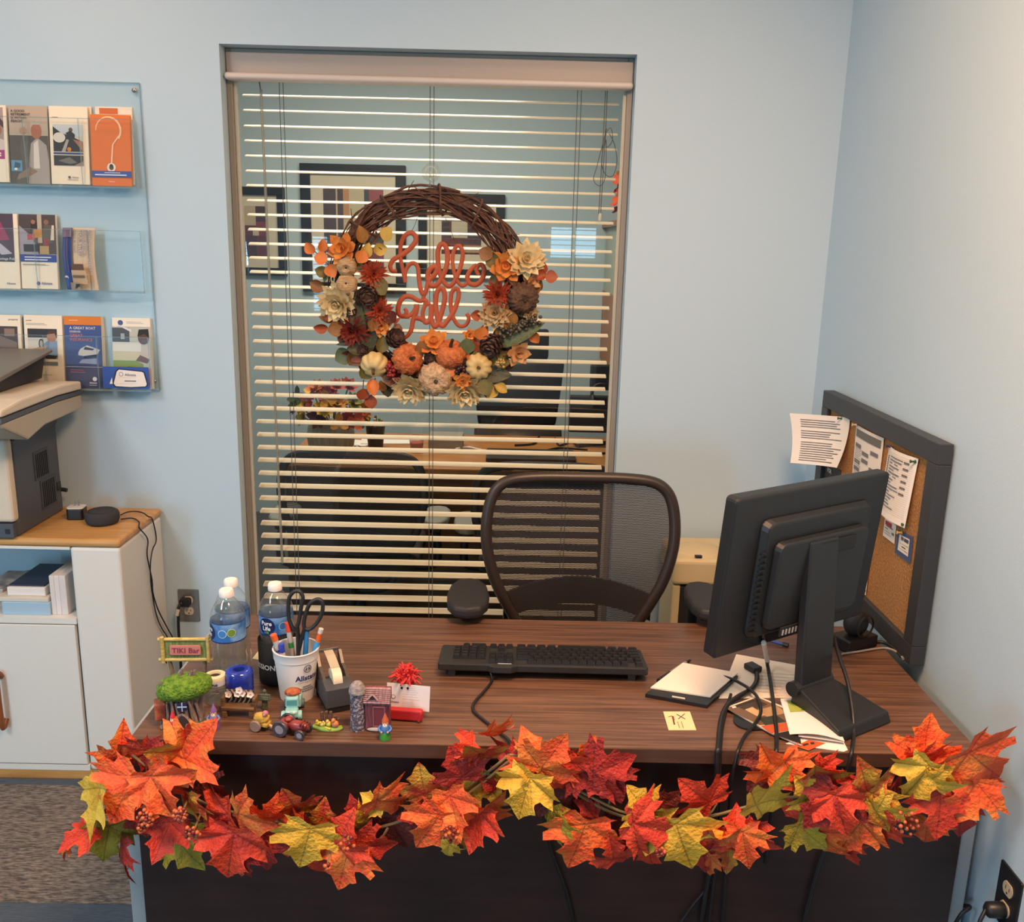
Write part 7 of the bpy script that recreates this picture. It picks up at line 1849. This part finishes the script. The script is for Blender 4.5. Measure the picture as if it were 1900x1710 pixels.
# u, v of the leaf centre, length in px, direction of the tip (deg), colour, mesh, tilt x, tilt z, depth, width
LV = [(228, 1385, 100, 75, 'o', 1, 10, 30, -.005, .8), (318, 1375, 100, 160, 'm', 0, 45, 0, -.005, 1), (365, 1385, 125, 50, 'o', 2, 10, -20, -.03, 1), (262, 1420, 105, 250, 'r', 1, 25, 0, -.02, 1), (330, 1430, 95, 20, 'o', 0, 20, 10, -.035, 1), (235, 1470, 125, 240, 'o', 0, 10, 10, -.045, 1.1), (300, 1465, 115, 300, 'o', 4, 10, 0, -.05, 1),
      (185, 1495, 130, 265, 'y', 2, 5, 45, -.03, .9), (395, 1460, 85, 330, 'd', 0, 10, 10, -.0, 1), (200, 1555, 95, 260, 'l', 1, 10, -20, -.01, 1), (150, 1548, 85, 205, 'r', 4, 20, 65, -.02, .8), (125, 1570, 52, 250, 'o', 4, 10, 50, -.02, .8), (228, 1590, 100, 265, 'R', 3, 10, 60, -.02, .7), (260, 1500, 105, 285, 'R', 0, 10, -10, -.02, 1), (350, 1500, 95, 270, 'm', 1, 10, 40, -.04, .9), (310, 1545, 90, 250, 'R', 2, 40, 0, -.03, 1),
      (345, 1570, 105, 310, 'l', 0, 10, 10, -.02, 1), (395, 1520, 95, 200, 'r', 4, 20, 10, -.04, 1), (430, 1575, 120, 260, 'r', 4, 5, 10, -.045, 1.05), (475, 1510, 100, 350, 'o', 1, 30, 10, -.05, 1), (440, 1530, 95, 150, 'R', 0, 20, 0, -.02, 1), (420, 1605, 70, 250, 'm', 0, 10, 20, -.01, 1), (490, 1575, 95, 270, 'R', 0, 0, 0, -.02, 1), (545, 1480, 85, 110, 'm', 0, 25, 10, -.01, 1), (505, 1500, 70, 60, 'o', 3, 20, 20, -.03, 1),
      (525, 1545, 95, 190, 'o', 4, 30, 0, -.03, 1), (568, 1565, 110, 255, 'y', 0, 0, 0, -.055, 1.15), (585, 1615, 95, 300, 'r', 3, 10, 40, -.02, .8), (600, 1510, 80, 80, 'm', 1, 20, 0, -.01, 1), (635, 1545, 105, 75, 'r', 1, 10, -20, -.045, 1), (640, 1600, 110, 255, 'o', 0, 5, 10, -.05, 1), (690, 1575, 95, 350, 'r', 0, 15, 10, -.04, 1), (680, 1525, 70, 10, 'y', 3, 30, 30, -.03, 1), (725, 1500, 100, 330, 'o', 1, 25, 10, -.05, 1), (690, 1490, 60, 160, 'y', 4, 20, 20, -.03, .8),
      (735, 1545, 105, 290, 'd', 0, 10, 0, -.01, 1), (785, 1450, 85, 100, 'm', 0, 10, 0, -.03, 1.1), (850, 1420, 85, 110, 'R', 0, 5, 0, -.035, 1.1), (800, 1535, 105, 240, 'o', 0, 0, 0, -.06, 1.1), (845, 1500, 100, 290, 'o', 2, 20, 20, -.045, 1), (850, 1555, 90, 260, 'm', 3, 10, 20, -.03, .9), (885, 1530, 95, 260, 'r', 2, 10, 30, -.04, 1), (905, 1490, 110, 60, 'o', 2, 10, 40, -.03, .85), (880, 1460, 95, 240, 'l', 0, 10, 20, -.005, 1), (830, 1580, 55, 260, 'y', 3, 10, 20, -.02, .8), (865, 1575, 40, 290, 'l', 3, 10, 30, -.01, .8),
      (880, 1375, 95, 120, 'm', 2, 35, 0, -.02, 1), (930, 1370, 80, 330, 'o', 3, 30, 20, -.025, .9), (860, 1385, 60, 200, 'r', 4, 20, 20, -.02, 1),
      (950, 1440, 110, 230, 'R', 1, 10, 10, -.02, 1.1), (985, 1400, 90, 110, 'o', 1, 20, 10, -.04, 1), (1020, 1400, 110, 60, 'o', 0, 10, 0, -.045, 1), (1045, 1440, 100, 290, 'r', 0, 10, 0, -.04, 1), (1080, 1415, 100, 50, 'o', 4, 20, 10, -.03, 1), (1130, 1425, 105, 20, 'R', 0, 5, 0, -.035, 1.1), (1095, 1440, 85, 320, 'R', 2, 10, 0, -.02, 1), (1140, 1450, 80, 290, 'R', 0, 10, 0, -.02, 1), (975, 1470, 110, 255, 'y', 4, 5, 20, -.055, .95), (1000, 1440, 70, 60, 'y', 4, 10, 20, -.05, .9), (1025, 1530, 105, 270, 'l', 3, 5, 55, -.03, .8), (1010, 1470, 90, 260, 'd', 0, 10, 0, -.005, 1),
      (1095, 1470, 80, 340, 'm', 1, 30, 10, -.01, 1), (1065, 1480, 70, 250, 'd', 0, 10, 0, .0, 1), (1075, 1560, 125, 255, 'o', 0, 0, 0, -.05, 1.05), (1080, 1520, 80, 190, 'R', 1, 15, 10, -.02, 1), (1130, 1540, 90, 300, 'd', 0, 10, 0, -.005, 1), (1135, 1570, 85, 100, 'r', 4, 20, 10, -.035, .9), (1170, 1585, 75, 280, 'R', 3, 20, 20, -.04, 1), (1205, 1530, 105, 350, 'r', 1, 15, -10, -.05, 1), (1205, 1580, 90, 280, 'r', 4, 10, 10, -.04, .9), (1185, 1485, 85, 120, 'y', 0, 10, 20, -.03, 1), (1220, 1500, 75, 20, 'y', 4, 20, 20, -.03, .9), (1245, 1500, 75, 330, 'd', 0, 10, 0, .0, 1),
      (1265, 1560, 130, 290, 'y', 0, 0, 0, -.06, 1.1), (1305, 1580, 75, 280, 'R', 0, 10, 0, -.02, 1), (1305, 1545, 55, 250, 'r', 3, 20, 20, -.04, 1), (1295, 1470, 100, 140, 'r', 0, 10, 0, -.02, 1.05), (1340, 1540, 80, 40, 'o', 4, 30, 20, -.05, .9), (1365, 1545, 90, 80, 'r', 4, 20, 0, -.045, 1), (1380, 1565, 90, 280, 'o', 1, 15, 10, -.05, .9), (1410, 1545, 85, 330, 'r', 4, 20, 20, -.03, .8), (1350, 1585, 70, 270, 'm', 0, 10, 0, -.02, .9), (1315, 1605, 60, 265, 'o', 3, 0, 30, -.03, .7),
      (1425, 1405, 95, 120, 'o', 4, 20, 10, -.02, 1), (1410, 1430, 85, 240, 'd', 0, 10, 0, .0, 1), (1425, 1465, 130, 60, 'y', 2, 5, 25, -.055, .85), (1465, 1430, 90, 300, 'o', 1, 20, 10, -.03, 1), (1505, 1420, 95, 110, 'm', 2, 30, 0, -.025, 1.1), (1540, 1430, 75, 340, 'r', 1, 20, 10, -.02, .9), (1495, 1460, 85, 130, 'y', 0, 15, 10, -.035, 1), (1525, 1490, 110, 240, 'R', 1, 10, 10, -.055, 1.1), (1480, 1515, 95, 180, 'r', 3, 30, 10, -.035, .8), (1500, 1545, 85, 320, 'l', 0, 10, 10, -.03, 1), (1555, 1500, 105, 290, 'r', 4, 10, 10, -.06, .9), (1530, 1560, 110, 310, 'o', 3, 10, 30, -.03, .8), (1585, 1550, 100, 250, 'o', 2, 15, 10, -.045, 1), (1575, 1580, 70, 290, 'r', 3, 10, 30, -.02, .7), (1580, 1480, 90, 200, 'R', 1, 20, 20, -.03, .9),
      (1600, 1440, 105, 110, 'm', 4, 15, 10, -.04, .95), (1645, 1455, 75, 60, 'R', 4, 20, 30, -.02, .9), (1625, 1495, 100, 290, 'm', 1, 15, 20, -.045, .8), (1650, 1500, 85, 10, 'y', 3, 30, 10, -.05, .9), (1630, 1550, 100, 275, 'r', 3, 10, 40, -.04, .8), (1725, 1385, 110, 80, 'o', 2, 25, 0, -.03, 1.2), (1720, 1425, 90, 300, 'r', 1, 20, 0, -.035, 1), (1710, 1450, 115, 250, 'y', 4, 10, 10, -.055, .9), (1745, 1450, 80, 350, 'y', 3, 25, 20, -.05, .8), (1790, 1475, 115, 240, 'o', 0, 10, 0, -.035, 1.1), (1740, 1500, 110, 270, 'r', 0, 10, 0, -.04, 1), (1720, 1545, 80, 275, 'o', 3, 5, 20, -.03, .9), (1780, 1510, 90, 280, 'R', 1, 10, 0, -.02, 1), (1825, 1420, 130, 320, 'o', 0, 10, 10, -.05, 1.1), (1800, 1450, 90, 260, 'r', 1, 10, 10, -.02, 1), (1845, 1465, 60, 350, 'R', 3, 20, 30, -.01, .8), (1690, 1400, 70, 200, 'r', 4, 20, 20, -.02, .9),
      (450, 1600, 70, 280, 'R', 3, 10, 20, -.01, .9), (560, 1530, 80, 30, 'R', 1, 15, 10, -.01, 1), (770, 1500, 70, 200, 'R', 0, 20, 0, -.005, 1), (660, 1500, 60, 100, 'R', 3, 20, 10, -.005, 1), (915, 1450, 60, 150, 'R', 4, 20, 0, -.01, 1), (290, 1400, 70, 330, 'R', 0, 20, 0, -.01, 1)]
for (u, v, ln, a, c, k, tx, tz, dy, w) in LV:
    p0 = GL(u, v, dy)
    s_ = ln * mpp(p0 + gd.location) * .92
    d = Vector((math.cos(math.radians(a)), 0, math.sin(math.radians(a))))
    put_leaf(MAP[k], 'leaf', gd, p0 - d * s_ * .42, a, s_, MM[c], (tx * random.choice((-1, 1, 1)), tz + random.uniform(-10, 10)), w * 1.02)
# vine: jointed tan plastic stems
M_tw = mat('garland_stem', '#8d7a52', .6)
vine = [[(245, 1400), (300, 1440), (380, 1490), (450, 1510), (560, 1530), (660, 1540), (745, 1522), (800, 1490), (850, 1472), (895, 1440), (945, 1400)],
        [(858, 1480), (900, 1448), (950, 1408), (975, 1405)],
        [(945, 1400), (990, 1408), (1040, 1450), (1100, 1490), (1160, 1515), (1230, 1520), (1310, 1515), (1390, 1495), (1450, 1480), (1520, 1478), (1590, 1480), (1650, 1470), (1700, 1460), (1760, 1425), (1800, 1412)],
        [(1050, 1455), (1090, 1475), (1145, 1502), (1180, 1512)], [(1230, 1518), (1280, 1522), (1330, 1510)]]
for i, pts in enumerate(vine):
    g = G(); g.tube(smooth_path([GL(u, v, -.012 - .010 * (i % 2)) for u, v in pts], 5), .0030 if i in (0, 2) else .0026, M_tw, 6); g.build('vine_stem', gd, smooth=60)
for (u0, v0, u1, v1) in ((905, 1395, 890, 1420), (890, 1420, 910, 1440), (787, 1495, 787, 1470), (1170, 1525, 1160, 1535), (1130, 1475, 1128, 1495), (1100, 1540, 1115, 1515), (955, 1390, 975, 1405), (700, 1560, 720, 1535), (1690, 1460, 1710, 1450), (1770, 1410, 1800, 1415), (1330, 1490, 1310, 1515), (410, 1490, 430, 1488), (430, 1488, 455, 1492)):
    g = G(); g.tube([GL(u0, v0, -.02), GL((u0 + u1) / 2 + 2, (v0 + v1) / 2 + 1, -.018), GL(u1, v1, -.014)], [.0018, .0022, .0026], M_tw, 5); g.build('leaf_stalk', gd)
M_by = [mat('berry_orange', '#c9673c', .3), mat('berry_dark_red', '#7d2a24', .3)]
BR = [(270, 1518, 16, 20), (262, 1535, 8, 8), (335, 1512, 14, 26), (357, 1545, 14, 15), (838, 1545, 18, 16), (1225, 1580, 9, 12), (1682, 1527, 24, 15), (645, 1562, 16, 8), (607, 1605, 6, 6)]
for (u, v, r, n) in BR:
    b0 = GL(u, v, -.075)
    g = G(); sc_ = mpp(b0 + gd.location)
    for k in range(n):
        a, q = k * 2.4, math.sqrt((k + .5) / n)
        g.sph(b0 + Vector((math.cos(a) * q * r * sc_, -.006 * (1 - q) + random.uniform(-.003, .003), math.sin(a) * q * r * sc_ * 1.1)), random.uniform(3.2, 4.6) * sc_, M_by[0 if k % 3 else 1], 8, 6)
    g.cyl(b0 + Vector((0, .006, 0)), b0 + Vector((0, .06, .01)), .002, material=M_tw, n=5)
    tag(g.build('berry_cluster', gd, smooth=60), 'cluster of small orange red berries', kind='stuff')
